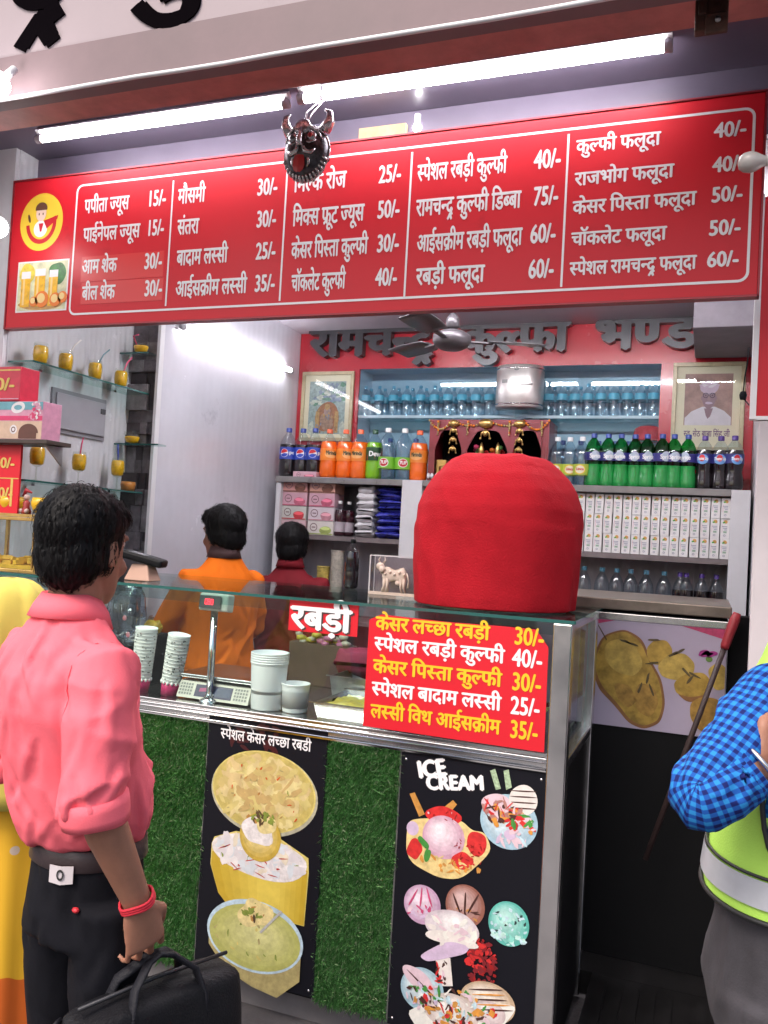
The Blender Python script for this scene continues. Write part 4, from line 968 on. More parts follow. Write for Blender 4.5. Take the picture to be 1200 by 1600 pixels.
# artificial grass
gmats = [M('grass_blade', c, .55, spec=.3) for c in ((.11, .30, .085), (.15, .37, .11), (.23, .46, .18), (.06, .17, .05), (.48, .54, .34))]
gx = [(U(212, 1100, 0).x, U(327, 1115, 0).x), (U(513, 1140, 0).x + .004, U(628, 1160, 0).x - .004)]
def turf(x0, x1, z0, z1, n, seed):
    rnd = random.Random(seed); m = MB()
    m.add([(x0, .0095, z0), (x1, .0095, z0), (x1, .0095, z1), (x0, .0095, z1)], [(0, 1, 2, 3)], 3)
    vs = []; fs = []; mi = []
    for k in range(n):
        x = rnd.uniform(x0 + .002, x1 - .002); z = rnd.uniform(z0 + .002, z1 - .004)
        cl = noise.noise(Vector((x * 14, z * 14, 1))) ; L = rnd.uniform(.012, .024) * (1 + .35 * cl)
        dx = rnd.gauss(0, .45) + cl * .4; dz = rnd.gauss(-.25, .45) + noise.noise(Vector((x * 9, z * 9, 7))) * .5
        wx = rnd.uniform(.0009, .0016); ang = rnd.uniform(0, PI); ex, ez = math.cos(ang) * wx, math.sin(ang) * wx
        tip = (x + dx * L, .0095 - L * .9, z + dz * L)
        b_ = len(vs); vs += [(x - ex, .009, z - ez), (x + ex, .009, z + ez), (x + dx * L * .45 + ex * .7, .009 - L * .6, z + dz * L * .3 + ez * .7), tip]
        fs += [(b_, b_ + 1, b_ + 2), (b_, b_ + 2, b_ + 3)]; c = rnd.choice((0, 0, 1, 1, 2, 3)) if rnd.random() > .09 else 4; mi += [c, c]
    o_ = len(m.v); m.v += [Vector(v) for v in vs]; m.f += [[i + o_ for i in f] for f in fs]; m.m += mi; m.sm += [False] * len(fs)
    return m
for i, (a, b_) in enumerate(gx): obj('grass_panel', turf(a, b_, .10, .948, 42000, i), gmats, CT)
tg = M('trim_grey', (.20, .20, .20), .3, .6)
for x in (gx[0][1] + .004, gx[1][0] - .006, gx[1][1] + .005, gx[0][0] - .004): obj('panel_trim', MB().bx((x - .003, -.003, .10), (x + .003, .0115, .949)), tg, CT)
# M('trim_grey', (.20, .20, .20), .3, .6), CT)

# ------------------------------------------------------------------ printed boards on the counter front
YP2 = -.006
def board(name, label, x0, x1, z0, z1, y, mat, cat='poster', holes=True, pts=None):
    t = thing(name, label, cat, ((x0 + x1) / 2, y, z0))
    m = MB()
    if pts is None: m.bx((x0, y, z0), (x1, y + .004, z1))
    else:
        n = len(pts); m.add([(a, y, b) for a, b in pts] + [(a, y + .004, b) for a, b in pts], [tuple(range(n)), tuple(range(n, 2 * n))[::-1]] + [(k, k + n, (k + 1) % n + n, (k + 1) % n) for k in range(n)])
    obj('sheet', m, mat, t)
    if holes:
        m = MB()
        for x in (x0 + .016, x1 - .016):
            for z in (z0 + .02, z1 - .02): m.ball((x, y - .0005, z), .0045, 8, 0, (1, .5, 1))
        obj('screw', m, chrome, t)
    return t
def grade(m, mats, name, cx, cz, rx, rz, y, c0, c1, off=(0, 0), steps=7, jit=.0, rnd=random, rot=0., var=.2, vs=45):
    for k in range(steps):
        u = k / (steps - 1); mats.append(M('print_' + name, tuple(c0[i] + (c1[i] - c0[i]) * u for i in range(3)), .35, var=var, vs=vs))
        ell(m, cx + off[0] * u * rx, cz + off[1] * u * rz, rx * (1 - .80 * u), rz * (1 - .80 * u), y - .00003 * (k + 1), len(mats) - 1, 36, 0, 2 * PI, rot, jit, rnd)
pblk = M('poster_black', (.006, .006, .010), .45, spec=.2)
def P_(name, c, var=.25, vs=50): return M('print_' + name, c, .35, var=var, vs=vs)
def speck(m, rnd, cx, cz, rx, rz, y, n, mis, s0, s1, asp=2.2):
    for k in range(n):
        a = rnd.uniform(0, 2 * PI); q = math.sqrt(rnd.random())
        ell(m, cx + rx * q * math.cos(a), cz + rz * q * math.sin(a), rnd.uniform(s0, s1) * asp, rnd.uniform(s0, s1), y - k * .000006, rnd.choice(mis), 8, rot=rnd.uniform(0, PI), jit=.25, rnd=rnd)
px0, px1, pz0, pz1 = U(328, 1109, YP2).x, U(513, 1134, YP2).x, .115, .975
t = board('food_poster', 'tall black poster of three yellow rabdi bowls between the two grass strips', px0, px1, pz0, pz1, YP2, pblk)
W, H = px1 - px0, pz1 - pz0
def q_(px, py): v = U(px, py, YP2); return v.x, v.z
rnd = random.Random(11); m = MB(); y = YP2 - .0004
pm = [P_('rabdi', (.62, .52, .16)), P_('malai', (.72, .60, .28)), P_('almond', (.45, .22, .06)), P_('butter', (.70, .54, .14)), P_('saffron', (.60, .10, .02)), P_('saffron_red', (.45, .04, .03)), P_('pistachio', (.22, .28, .05)), P_('cream', (.72, .68, .68)), P_('ice_blue', (.48, .62, .72)), P_('bowl_rim', (.42, .40, .30)), P_('dark_nut', (.10, .06, .03)), P_('bowl_shadow', (.40, .33, .14)), P_('pale_green', (.56, .56, .20)), P_('spoon', (.45, .45, .45)), P_('deep_red', (.05, .006, .008))]
c = q_(411, 1237); rx, rz = .196, .135
ell(m, c[0] + .002, c[1] - .006, rx * 1.03, rz * 1.04, y, 9, 48); ell(m, c[0], c[1], rx, rz, y - .0003, 0, 48)
grade(m, pm, 'rabdi_tone', c[0], c[1], rx * .97, rz * .97, y - .00035, (.50, .40, .12), (.74, .64, .30), (.05, .1), rnd=rnd)
i0 = len(pm)
for k_ in ((.58, .48, .18), (.66, .56, .26), (.54, .42, .16), (.62, .50, .24), (.50, .35, .14), (.60, .46, .22)): pm.append(P_('rabdi_soft', k_, .15, 30))
speck(m, rnd, c[0], c[1], rx * .86, rz * .86, y - .0006, 150, (i0, i0 + 1, i0 + 2, i0 + 3, i0 + 5), .006, .022, 1.5); speck(m, rnd, c[0] + .02, c[1] + .0, rx * .6, rz * .7, y - .0016, 40, (i0 + 4, i0 + 4, i0 + 2), .006, .018, 1.7)
speck(m, rnd, c[0], c[1], rx * .85, rz * .85, y - .0019, 26, (2, 4, 11, 6), .0012, .003, 3)
# middle bowl
c = q_(404, 1362)
top = c[1] + .045
bowl_side = [M('print_bowl_side', (.50 + .035 * k, .34 + .036 * k, .03 + .012 * k), .35, var=.1, vs=20) for k in range(6)]
m.poly([(c[0] + a * .185, y - .0016, top + b * .15) for a, b in ((-1, .12), (-.95, .28), (-.5, .50), (.4, .52), (.98, .22), (1, -.1), (.97, -1.25), (-.55, -1.22), (-.80, -.95), (-1.0, -.35))], 0)
for k in range(6):
    pm.append(bowl_side[k]); u = 1 - k * .15; m.poly([(c[0] + a * .185 * u + .008 * k, y - .00162 - k * .00003, top + b * .15) for a, b in ((-.98, -.05), (.98, -.05), (.96, -1.24), (-.55, -1.21), (-.80, -.95), (-.99, -.35))], len(pm) - 1)
ell(m, c[0], top + .005, .180, .070, y - .0019, 7, 30, jit=.06, rnd=rnd)
i0 = len(pm)
for k_ in ((.74, .70, .70), (.66, .62, .64), (.72, .64, .50), (.62, .66, .70)): pm.append(P_('cream_soft', k_, .12, 30))
speck(m, rnd, c[0], top + .01, .162, .058, y - .0022, 90, (i0, i0 + 1, i0 + 2, i0 + 3), .004, .014, 2.4); speck(m, rnd, c[0], top + .01, .16, .055, y - .0026, 12, (6, 5), .002, .004, 2.6)
for k in range(10): ell(m, c[0] + rnd.uniform(-.15, .15), top + rnd.uniform(-.06, .06), .018, .0018, y - .0028, 5, 8, rot=rnd.uniform(-.6, .6), jit=.2, rnd=rnd)
grade(m, pm, 'kulfi_tone', c[0], top + .07, .078, .080, y - .0030, (.52, .36, .06), (.80, .68, .32), (-.2, .25), rnd=rnd); ell(m, c[0] - .01, top + .09, .062, .045, y - .0033, 7, 22, jit=.1, rnd=rnd); ell(m, c[0] + .02, top + .115, .04, .03, y - .0036, 1, 18, jit=.15, rnd=rnd)
speck(m, rnd, c[0], top + .135, .055, .018, y - .0040, 26, (6, 6, 2, 10), .003, .007, 2)
# lower bowl
c = q_(398, 1462)
m.poly([(c[0] + a * .175, y - .0042, c[1] + b) for a, b in ((-1, .0), (-.98, -.06), (-.6, -.13), (0, -.165), (.55, -.18), (1, -.11), (1, .03))], 11)
ell(m, c[0], c[1], .182, .118, y - .0045, 8, 40); m.poly([], 0) if False else None
grade(m, pm, 'green_tone', c[0], c[1] - .004, .172, .106, y - .0048, (.44, .44, .13), (.64, .62, .28), (.1, .2), rnd=rnd); speck(m, rnd, c[0], c[1], .15, .085, y - .0051, 24, (12, 0, 6, 11), .002, .005, 2.4)
ell(m, c[0] + .0, c[1] + .075, .062, .048, y - .0054, 1, 20, jit=.15, rnd=rnd); speck(m, rnd, c[0], c[1] + .08, .045, .03, y - .0057, 22, (2, 6, 10, 1), .003, .008, 2)
m.add([(c[0] + .02, y - .006, c[1] + .02), (c[0] + .026, y - .006, c[1] + .015), (c[0] + .10, y - .006, c[1] + .10), (c[0] + .094, y - .006, c[1] + .105)], [(0, 1, 2, 3)], 13)
speck(m, rnd, (px0 + px1) / 2, pz1 - .06, .15, .05, YP2 - .0003, 12, (14,), .006, .012, 2.4)
# trim what would stick out past the sheet
for v in m.v: v.x = min(max(v.x, px0 + .012), px1 - .012)
obj('food_print', m, pm, t)
m = MB(); p = U(345, 1152, YP2); q = U(486, 1171, YP2); text(m, 'स्पेशल केसर लच्छा रबडी', wallmap(p.x, p.z - .001, YP2 - .0005), width=q.x - p.x, height=.032, bold=.022); obj('lettering', m, white_vinyl, t)

ix0, ix1, iz0, iz1 = U(629, 1157, YP2).x, U(856, 1186, YP2).x, .10, .945
t = board('ice_cream_poster', 'black ICE CREAM poster with sundae pictures beside the steel corner post', ix0, ix1, iz0, iz1, YP2, pblk)
m = MB()
def rotmap(x0, z0, y, a): return lambda u, v, d: Vector((x0 + u * math.cos(a) - v * math.sin(a), y - d, z0 + u * math.sin(a) + v * math.cos(a)))
p = U(655, 1215, YP2); text(m, 'ICE', rotmap(p.x, p.z, YP2 - .0005, .24), width=.092, height=.052 * HEAD / .72, bold=.07)
p = U(667, 1233, YP2); text(m, 'CREAM', rotmap(p.x, p.z, YP2 - .0005, .14), width=.185, height=.045 * HEAD / .72, bold=.07)
obj('lettering', m, white_vinyl, t)
m = MB(); rnd = random.Random(21); y = YP2 - .0004
LC = [0.]
def _l(L): LC[0] += .000012; return YP2 - .0004 - L * .0003 - LC[0]
def smooth_poly(pts, n=6):
    out = []; N_ = len(pts)
    for i in range(N_):
        p1, p2 = Vector(pts[i]), Vector(pts[(i + 1) % N_])
        for k in range(n):
            out.append(p1.lerp(p2, k / n))
    for _ in range(4): out = [(out[i - 1] + out[i] * 2 + out[(i + 1) % len(out)]) / 4 for i in range(len(out))]
    return [tuple(v) for v in out]
def PG(pts, mi, L): yy_ = _l(L); m.poly([(q_(a, b)[0], yy_, q_(a, b)[1]) for a, b in (smooth_poly(pts) if len(pts) > 4 else pts)], mi)
def EL(px, py, rx, rz, mi, L, jit=0., rot=0., n=26, a0=0, a1=2 * PI): c_ = q_(px, py); ell(m, c_[0], c_[1], rx, rz, _l(L), mi, n, a0, a1, rot, jit, rnd)
def SP(px, py, rx, rz, n, mis, s0, s1, L, asp=2.2): c_ = q_(px, py); speck(m, rnd, c_[0], c_[1], rx, rz, _l(L), n, mis, s0, s1, asp)
im = [P_('strawberry_cream', (.70, .52, .58), .12), P_('berry', (.60, .03, .03)), P_('wafer', (.55, .26, .06)), P_('cone', (.72, .55, .24)), P_('mint_leaf', (.06, .26, .05)), P_('mint_ice', (.22, .58, .50)), P_('choc', (.07, .025, .02)), P_('dish', (.50, .66, .72)), P_('choc_ice', (.42, .20, .17)), P_('chip', (.03, .05, .05)), P_('lilac', (.60, .46, .62), .15), P_('orange', (.65, .28, .05)), P_('berry_deep', (.30, .01, .01)), P_('vanilla', (.74, .68, .64), .12), P_('straw', (.38, .50, .32), .5, 120), P_('pink_sauce', (.55, .07, .18)), P_('mint_light', (.50, .74, .68)), P_('white_cream', (.78, .76, .70), .1), P_('wine', (.20, .015, .02))]
def GR(px, py, rx, rz, c0, c1, L, off=(-.25, .3), jit=0., rot=0.): c_ = q_(px, py); grade(m, im, 'ice_tone', c_[0], c_[1], rx, rz, _l(L), c0, c1, off, 7, jit, rnd, rot); LC[0] += .0003
# 0 white-pink 1 red 2 wafer 3 cone yellow 4 green 5 mint 6 chocolate 7 pale blue 8 brown-pink 9 dark chip 10 lilac 11 orange
PG([(640, 1240), (648, 1238), (664, 1272), (655, 1276)], 2, 1); PG([(690, 1264), (708, 1250), (714, 1257), (700, 1274)], 2, 1)
PG([(637, 1282), (660, 1278), (720, 1280), (738, 1298), (758, 1300), (770, 1330), (722, 1374), (686, 1372), (645, 1350), (634, 1330)], 3, 2)
EL(693, 1275, .055, .030, 1, 3, .12); EL(645, 1294, .020, .022, 10, 3); EL(648, 1326, .024, .032, 1, 3, .12); EL(745, 1318, .034, .034, 1, 4, .1); EL(722, 1345, .034, .026, 1, 5, .1)
GR(693, 1308, .068, .066, (.58, .34, .44), (.84, .74, .78), 4); EL(662, 1316, .024, .010, 4, 6, .1, -.7); EL(668, 1336, .010, .022, 4, 6, .1, -.2)
SP(700, 1350, .10, .02, 30, (3, 2, 11), .002, .006, 5); SP(735, 1330, .05, .04, 26, (1, 12, 12), .001, .003, 6); SP(693, 1275, .05, .025, 18, (12, 0), .001, .003, 4)
# sundae glass top
GR(795, 1284, .088, .082, (.34, .50, .60), (.74, .80, .82), 2); EL(776, 1258, .045, .036, 0, 3, .1); EL(818, 1250, .042, .046, 13, 3, .03)
for k in range(4): EL(818, 1236 + 9 * k, .040, .0022, 6, 4, .1, .1)
PG([(766, 1204), (774, 1201), (783, 1232), (775, 1234)], 14, 3); PG([(787, 1204), (795, 1202), (800, 1230), (791, 1234)], 14, 3)
SP(785, 1270, .06, .035, 40, (1, 0, 6, 8, 11), .003, .009, 5); SP(815, 1290, .035, .03, 22, (4, 0, 11, 1), .003, .008, 6); EL(797, 1304, .018, .015, 10, 6); SP(780, 1255, .05, .03, 9, (1, 6), .0015, .003, 6, 7); SP(800, 1310, .05, .02, 14, (7, 0, 10), .003, .008, 5)
# scoops
GR(660, 1413, .060, .060, (.48, .30, .44), (.82, .70, .78), 2); SP(660, 1425, .055, .02, 16, (0, 10, 15), .003, .007, 4)
for a in (-.9, -.1, .7): EL(660 + a * 16, 1402, .003, .032, 15, 5, .1, a * .5, 12)
GR(727, 1415, .062, .064, (.28, .11, .08), (.60, .42, .40), 2); SP(727, 1430, .055, .02, 20, (8, 6, 2), .002, .006, 4)
for a in (-.9, 0, .9): EL(727 + a * 14, 1412, .0032, .036, 6, 5, .1, -a * .5, 12)
GR(795, 1443, .062, .066, (.10, .42, .36), (.46, .74, .68), 3); SP(795, 1448, .055, .055, 46, (9, 5, 7, 16), .002, .005, 4, 1.6); SP(795, 1465, .055, .012, 26, (16, 7, 5), .004, .008, 5, 1.3)
GR(706, 1448, .085, .052, (.60, .52, .56), (.84, .82, .80), 6, (.2, .3), .05); EL(706, 1466, .085, .020, 13, 6, .15); SP(706, 1455, .08, .04, 24, (0, 13, 17), .003, .010, 8, 2)
PG([(654, 1492), (700, 1468), (736, 1478), (728, 1490), (690, 1498), (668, 1502)], 10, 6)
# lower splash and banana split
SP(752, 1510, .045, .085, 120, (18, 18, 1, 12), .002, .010, 2, 1.2); PG([(680, 1494), (704, 1496), (708, 1540), (690, 1540)], 13, 3); SP(692, 1512, .02, .05, 16, (1, 6, 0), .002, .006, 4)
GR(660, 1545, .070, .066, (.32, .48, .56), (.78, .82, .82), 3); EL(655, 1530, .055, .030, 0, 4, .1, -.5); GR(762, 1566, .085, .062, (.50, .36, .24), (.84, .78, .70), 3); GR(706, 1580, .085, .055, (.60, .50, .46), (.84, .80, .76), 4, jit=.05); GR(765, 1582, .05, .036, (.60, .48, .48), (.84, .80, .78), 5)
PG([(630, 1570), (815, 1565), (790, 1600), (740, 1640), (690, 1640), (655, 1610)], 17, 2)
for k in range(5): EL(655 + k * 5, 1532 + 5 * k, .045, .0025, 6, 6, .1, -.6); EL(760 + 4 * k, 1545 + 8 * k, .05, .0025, (6, 11)[k % 2], 6, .1, .2)
SP(710, 1570, .13, .05, 90, (0, 1, 6, 4, 11, 7, 17, 2), .002, .009, 7, 1.8); SP(660, 1555, .05, .04, 22, (4, 10, 6, 0), .002, .006, 8); SP(730, 1610, .10, .03, 40, (0, 11, 1, 6), .003, .008, 7)
for v in m.v: v.x = min(max(v.x, ix0 + .010), ix1 - .012); v.z = max(v.z, iz0 + .01)
obj('ice_print', m, im, t)

# price sign
YS = -.024
c = [(577, 968), (596, 960), (700, 972), (790, 979), (838, 984), (857, 1012), (850, 1176), (567, 1134)]
pts = [tuple(U(a, b_, YS).xz) for a, b_ in c]
pts = pts[::-1]
xs_ = [p[0] for p in pts]; zs_ = [p[1] for p in pts]
t = board('price_sign', 'red price board with yellow and white Hindi rows on the counter glass', min(xs_), max(xs_), min(zs_), max(zs_), YS, red_gloss, 'sign', holes=False, pts=pts[::-1])
for mi_, mat, rws in ((0, yellow_vinyl, (('केसर लच्छा रबड़ी', 587, 764, 983, '30/-', 803, 850, 1003), ('केसर पिस्ता कुल्फी', 583, 783, 1050, '30/-', 799, 845, 1080), ('लस्सी विथ आईसक्रीम', 579, 781, 1120, '35/-', 796, 840, 1154))), (1, white_vinyl, (('स्पेशल रबड़ी कुल्फी', 585, 787, 1015, '40/-', 800, 847, 1041), ('स्पेशल बादाम लस्सी', 581, 782, 1085, '25/-', 797, 843, 1117)))):
    m = MB()
    for s_, a, b_, yb, n2, a2, b2, y2 in rws:
        p = U(a, yb, YS); q = U(b_, yb + (b_ - a) * .13, YS); text(m, s_, wallmap(p.x, p.z, YS), width=q.x - p.x, height=.040, bold=.034)
        p2_ = U(a2, y2, YS); q2 = U(b2, y2 + 6, YS); text(m, n2, wallmap(p2_.x, p.z - .004, YS), width=q2.x - p2_.x, height=.054 * HEAD / .72, bold=.03)
    obj('lettering', m, mat, t)
YS2 = -.004
p, q = U(450, 990, YS2), U(561, 940, YS2)
t = board('small_red_sign', 'small red sign with one white Hindi word stuck on the counter glass', p.x, q.x, p.z + .012, q.z - .008, YS2, red_gloss, 'sign', holes=False)
m = MB(); a = U(455, 975, YS2); text(m, 'रबड़ी', wallmap(a.x + .004, a.z - .014, YS2 - .0003), width=.215, height=.070, bold=.06, mi=0); obj('lettering', m, [M('letter_outline', (.05, .03, .03), .5)], t)  # dark outline behind the white letters
m = MB(); text(m, 'रबड़ी', wallmap(a.x, a.z - .010, YS2 - .0015), width=.215, height=.070, bold=.045); obj('lettering', m, white_vinyl, t)

# ------------------------------------------------------------------ on the worktop behind the glass
Z = ZS + .0005
def tilt_thing(t, ry=0., rx=0.): t.rotation_euler = (rx, ry, t.rotation_euler.z)
pink_cup = M('pink_cup', (.55, .03, .14), .45); wh_cup = M('dotted_paper_cup', (.80, .79, .77), .5)
def gel_cups(label, px, n, ry, y):
    t = thing('paper_cups', label, 'cups', (0, 0, 0), 'pink and white paper cup stacks')
    m = MB(); m.lathe([(.030, 0), (.035, .055)], n=22); obj('pink_cup', m, pink_cup, t)
    m = MB(); z = .05
    for k in range(n):
        s_ = .0355 + .0050 * k / n; m.lathe([(s_ - .0004, z), (s_, z + .010), (s_ + .0007, z + .0108), (s_ + .0006, z + .0125), (s_ - .0002, z + .013)], n=22, caps=False); z += .0125
    s_ = .041; m.lathe([(s_ - .004, z - .002), (s_ + .0005, z + .012), (s_ - .001, z + .013), (s_ - .008, z - .03), (1e-4, z - .03)], n=22, caps=False)
    for k in range(14): a = 2 * PI * k / 14; m.ball((.0352 * math.cos(a), .0352 * math.sin(a), .049), .0055, 6, 0, (1, 1, 1.3))
    obj('white_cups', m, wh_cup, t)
    m = MB(); rnd = random.Random(px)
    for k in range(120):
        a = rnd.uniform(0, 2 * PI); zz = rnd.uniform(.06, z); rr = .0355 + .0055 * (zz - .05) / (z - .05) + .0015
        m.box((rr * math.cos(a), rr * math.sin(a), zz), (.0014, .0048, .0030), 0, rz=a)
    obj('dot_print', m, M('dot_ink', (.06, .06, .05), .5), t)
    p = U(px[0] if isinstance(px, tuple) else px, 1085, y); t.location = (p.x, y, Z); t.rotation_euler = (0, ry, 0)
    return t
gel_cups('stack of dotted paper cups with pink base, half behind the pink shirt', 218, 14, .06, .06)
gel_cups('leaning stack of dotted paper cups with pink base beside the weighing scale', 264, 13, .13, .07)
# scale
ys = .05
pb = U(318, 1088, ys); t = thing('weighing_scale', 'cream electronic weighing scale with steel plate and raised red digit display', 'scale', (pb.x, ys, Z))
sx0, sx1 = U(277, 1080, ys).x, U(388, 1092, ys).x
cream = M('scale_cream', (.60, .57, .50), .4, var=.08, vs=20)
m = MB(); m.bx((sx0, ys + .02, Z + .008), (sx1, ys + .27, Z + .062))
m.add([(sx0, ys - .005, Z + .006), (sx1, ys - .005, Z + .006), (sx1, ys + .0195, Z + .060), (sx0, ys + .0195, Z + .060), (sx0, ys + .0195, Z + .006), (sx1, ys + .0195, Z + .006)], [(0, 1, 2, 3), (0, 4, 5, 1), (0, 3, 4), (1, 5, 2), (3, 2, 5, 4)]); obj('scale_body', m, cream, t)
m = MB(); m.bx((sx0 - .01, ys + .01, Z + .075), (sx1 + .01, ys + .285, Z + .088)); m.bx((sx0 + .05, ys + .1, Z + .0625), (sx1 - .05, ys + .2, Z + .0745)); obj('weighing_plate', m, steel, t, bev=.003)
def facing(u, v, d):                       # the sloping front panel
    k = v / .054; return Vector((sx0 + u, ys - .005 + .0245 * k - d * .91, Z + .006 + .054 * k + d * .41))
m = MB(); Wd = sx1 - sx0
m.add([facing(a * Wd, b_, .0008) for a, b_ in ((.24, .008), (.76, .008), (.76, .048), (.24, .048))], [(0, 1, 2, 3)], 0); m.add([facing(a * Wd, b_, .0014) for a, b_ in ((.30, .024), (.42, .028), (.42, .040), (.30, .036))], [(0, 1, 2, 3)], 2)
m.add([facing(a * Wd, b_, .0014) for a, b_ in ((.45, .014), (.74, .014), (.74, .042), (.45, .042))], [(0, 1, 2, 3)], 3)
for side in (.02, .79):
    for r_ in range(4):
        for k in range(5): u = (side + k * .038) * Wd; v = .010 + r_ * .0105; m.add([facing(u, v, .0012), facing(u + .0075, v, .0012), facing(u + .0075, v + .007, .0012), facing(u, v + .007, .0012)], [(0, 1, 2, 3)], 1)
obj('keypad', m, [M('panel_violet', (.05, .04, .09), .3), M('key_grey', (.22, .22, .21), .5), M('panel_pink', (.35, .06, .16), .4), M('panel_blue', (.03, .04, .10), .2, coat=.5)], t)
m = MB(); h0 = U(338, 955, ys - .0); px_ = U(326, 1080, ys).x + .004
m.tube([(px_, ys + .0, Z + .0), (px_, ys + .0, h0.z)], .0125, 14); m.lathe([(.035, 0), (.035, .008), (.02, .014), (.014, .03)], (px_, ys, Z), 18); obj('pole', m, chrome, t)
hz = h0.z; m = MB(); m.box((px_ + .004, ys + .005, hz + .030), (.118, .045, .062), rx=-.12); obj('display_head', m, cream, t, bev=.006)
m = MB(); m.box((px_ - .006, ys - .0235, hz + .033), (.085, .004, .044), rx=-.12); obj('display_window', m, M('window_dark', (.02, .02, .03), .15, coat=.5), t)
m = MB()
SEG = {'0': 'abcdef', '8': 'abcdefg'}
for k in range(3):
    x = px_ - .020 + k * .012
    for z_ in (0, .009, .018):
        if not (k != 1 and z_ == .009): m.box((x, ys - .0270 + (z_ - .009) * .12, hz + .025 + z_), (.007, .001, .0022))
    for dx in (-.004, .004):
        for z_ in (.0045, .0135): m.box((x + dx, ys - .0270 + (z_ - .009) * .12, hz + .025 + z_), (.0018, .001, .008))
obj('digits', m, M('red_led', (1., .03, .05), .4, emit=2.5), t)
# white tubs
def tub(label, px, y, r, h, n, step):
    t = thing('plastic_tubs', label, 'tubs', tuple(U(px, 1095, y).xy) + (Z,), 'white plastic tubs on the worktop'); t['_o'] = (0, 0, 0)
    m = MB(); z = 0
    m.lathe([(1e-4, .0), (r * .84, 0), (r * .86, .004), (r * .97, h)], n=26, caps=False); z = h
    for k in range(n): m.lathe([(r * .992, z), (r, z + step * .5), (r * 1.012, z + step * .6), (r * 1.012, z + step * .95), (r * .992, z + step)], n=26, caps=False); z += step
    m.lathe([(r * .97, z), (r * .90, z - h * .9), (1e-4, z - h * .9)], n=26, caps=False)
    obj('tub_wall', m, M('tub_white', (.84, .84, .86), .35), t)
tub('tall stack of white plastic tubs beside the weighing scale', 418, .075, .066, .155, 5, .008)
tub('short translucent white plastic tub leaning against the tall tub stack', 461, .085, .050, .09, 1, .008)
# trays
def tray(name, label, x0, x1, y0, y1, z0, h, mat, fill=None, fz=.6, splay=.012, lump=None):
    t = thing(name, label, 'tray', ((x0 + x1) / 2, y0, z0))
    m = MB(); w_ = .0025
    o1 = [(x0 + splay, y0 + splay, z0), (x1 - splay, y0 + splay, z0), (x1 - splay, y1 - splay, z0), (x0 + splay, y1 - splay, z0)]; o2 = [(x0, y0, z0 + h), (x1, y0, z0 + h), (x1, y1, z0 + h), (x0, y1, z0 + h)]
    i2 = [(x0 + w_, y0 + w_, z0 + h), (x1 - w_, y0 + w_, z0 + h), (x1 - w_, y1 - w_, z0 + h), (x0 + w_, y1 - w_, z0 + h)]; i1 = [(x0 + splay + w_, y0 + splay + w_, z0 + .003), (x1 - splay - w_, y0 + splay + w_, z0 + .003), (x1 - splay - w_, y1 - splay - w_, z0 + .003), (x0 + splay + w_, y1 - splay - w_, z0 + .003)]
    m.loft([o1, o2, i2, i1], smooth=False); 
    m.bx((x0 - .012, y0 - .008, z0 + h - .0005), (x1 + .012, y0 - .0005, z0 + h + .003)); m.bx((x0 - .012, y1 + .0005, z0 + h - .0005), (x1 + .012, y1 + .008, z0 + h + .003))
    obj('pan', m, mat, t)
    if fill:
        m = MB(); n = 18; zf = z0 + h * fz; vs = []
        for j in range(n + 1):
            for i in range(n + 1):
                u, v = i / n, j / n; x = x0 + splay + (x1 - x0 - 2 * splay) * u; y = y0 + splay + (y1 - y0 - 2 * splay) * v
                vs.append((x, y, zf + (lump or .01) * noise.noise(Vector((x * 25, y * 25, z0)))))
        m.add(vs, [(j * (n + 1) + i, j * (n + 1) + i + 1, (j + 1) * (n + 1) + i + 1, (j + 1) * (n + 1) + i) for j in range(n) for i in range(n)], 0, True); obj('filling', m, fill, t)
    return t
rab = M('rabdi_yellow', (.48, .38, .05), .35, var=.35, vs=40, coat=.3, bump=.3, bs=80)
a = U(482, 1115, .05).x; b_ = U(570, 1120, .05).x
tray('steel_tray', 'shallow steel tray of yellow rabdi next to the price board', a + .02, b_ + .10, .04, .33, Z, .05, steel, rab, .7, lump=.014)
tray('steel_tray', 'empty steel tray behind the white tubs', a - .06, b_ - .02, .345, .56, Z, .09, steel_dull)
tray('steel_tray', 'steel tray of yellow rabdi hidden in part behind the price board', b_ + .13, b_ + .55, .05, .5, Z, .06, steel, rab, .7, lump=.014)
t = thing('box', 'dark cardboard box of wrapped sweets behind the small red sign', 'box', (-1.0, .5, Z))
xx0, xx1 = U(455, 1030, .60).x, U(552, 1030, .60).x
m = MB(); m.bx((xx0, .575, Z), (xx1, .64, Z + .17)); obj('carton', m, M('brown_card', (.10, .055, .05), .6, var=.3, vs=12), t)
m = MB()
for k in range(26): m.ball((random.uniform(xx0 + .02, xx1 - .02), random.uniform(.585, .63), Z + .175 + random.uniform(-.005, .03)), random.uniform(.012, .022), 6, random.choice((0, 1, 2)), (1.4, 1, .7))
obj('sweets', m, [M('sweet_wrap', (.50, .44, .36), .4), M('sweet_yellow', (.50, .40, .05), .4), M('sweet_pink', (.45, .12, .25), .4)], t)
t = tag(obj('maroon_cloth', pillow(.26, .12, .10, 5, 0), M('maroon_cotton', (.22, .012, .05), .8, var=.2)), 'folded maroon cloth beside the dark cardboard box behind the counter glass', 'cloth'); t.location = (xx1 + .08, .56, Z + .07)
t = thing('box', 'pink box under the folded maroon cloth behind the counter glass', 'box', (xx1 + .08, .6, Z)); m = MB(); m.bx((xx1 - .045, .575, Z), (xx1 + .22, .66, Z + .068)); obj('carton', m, M('pink_card', (.40, .04, .14), .5, var=.1), t)
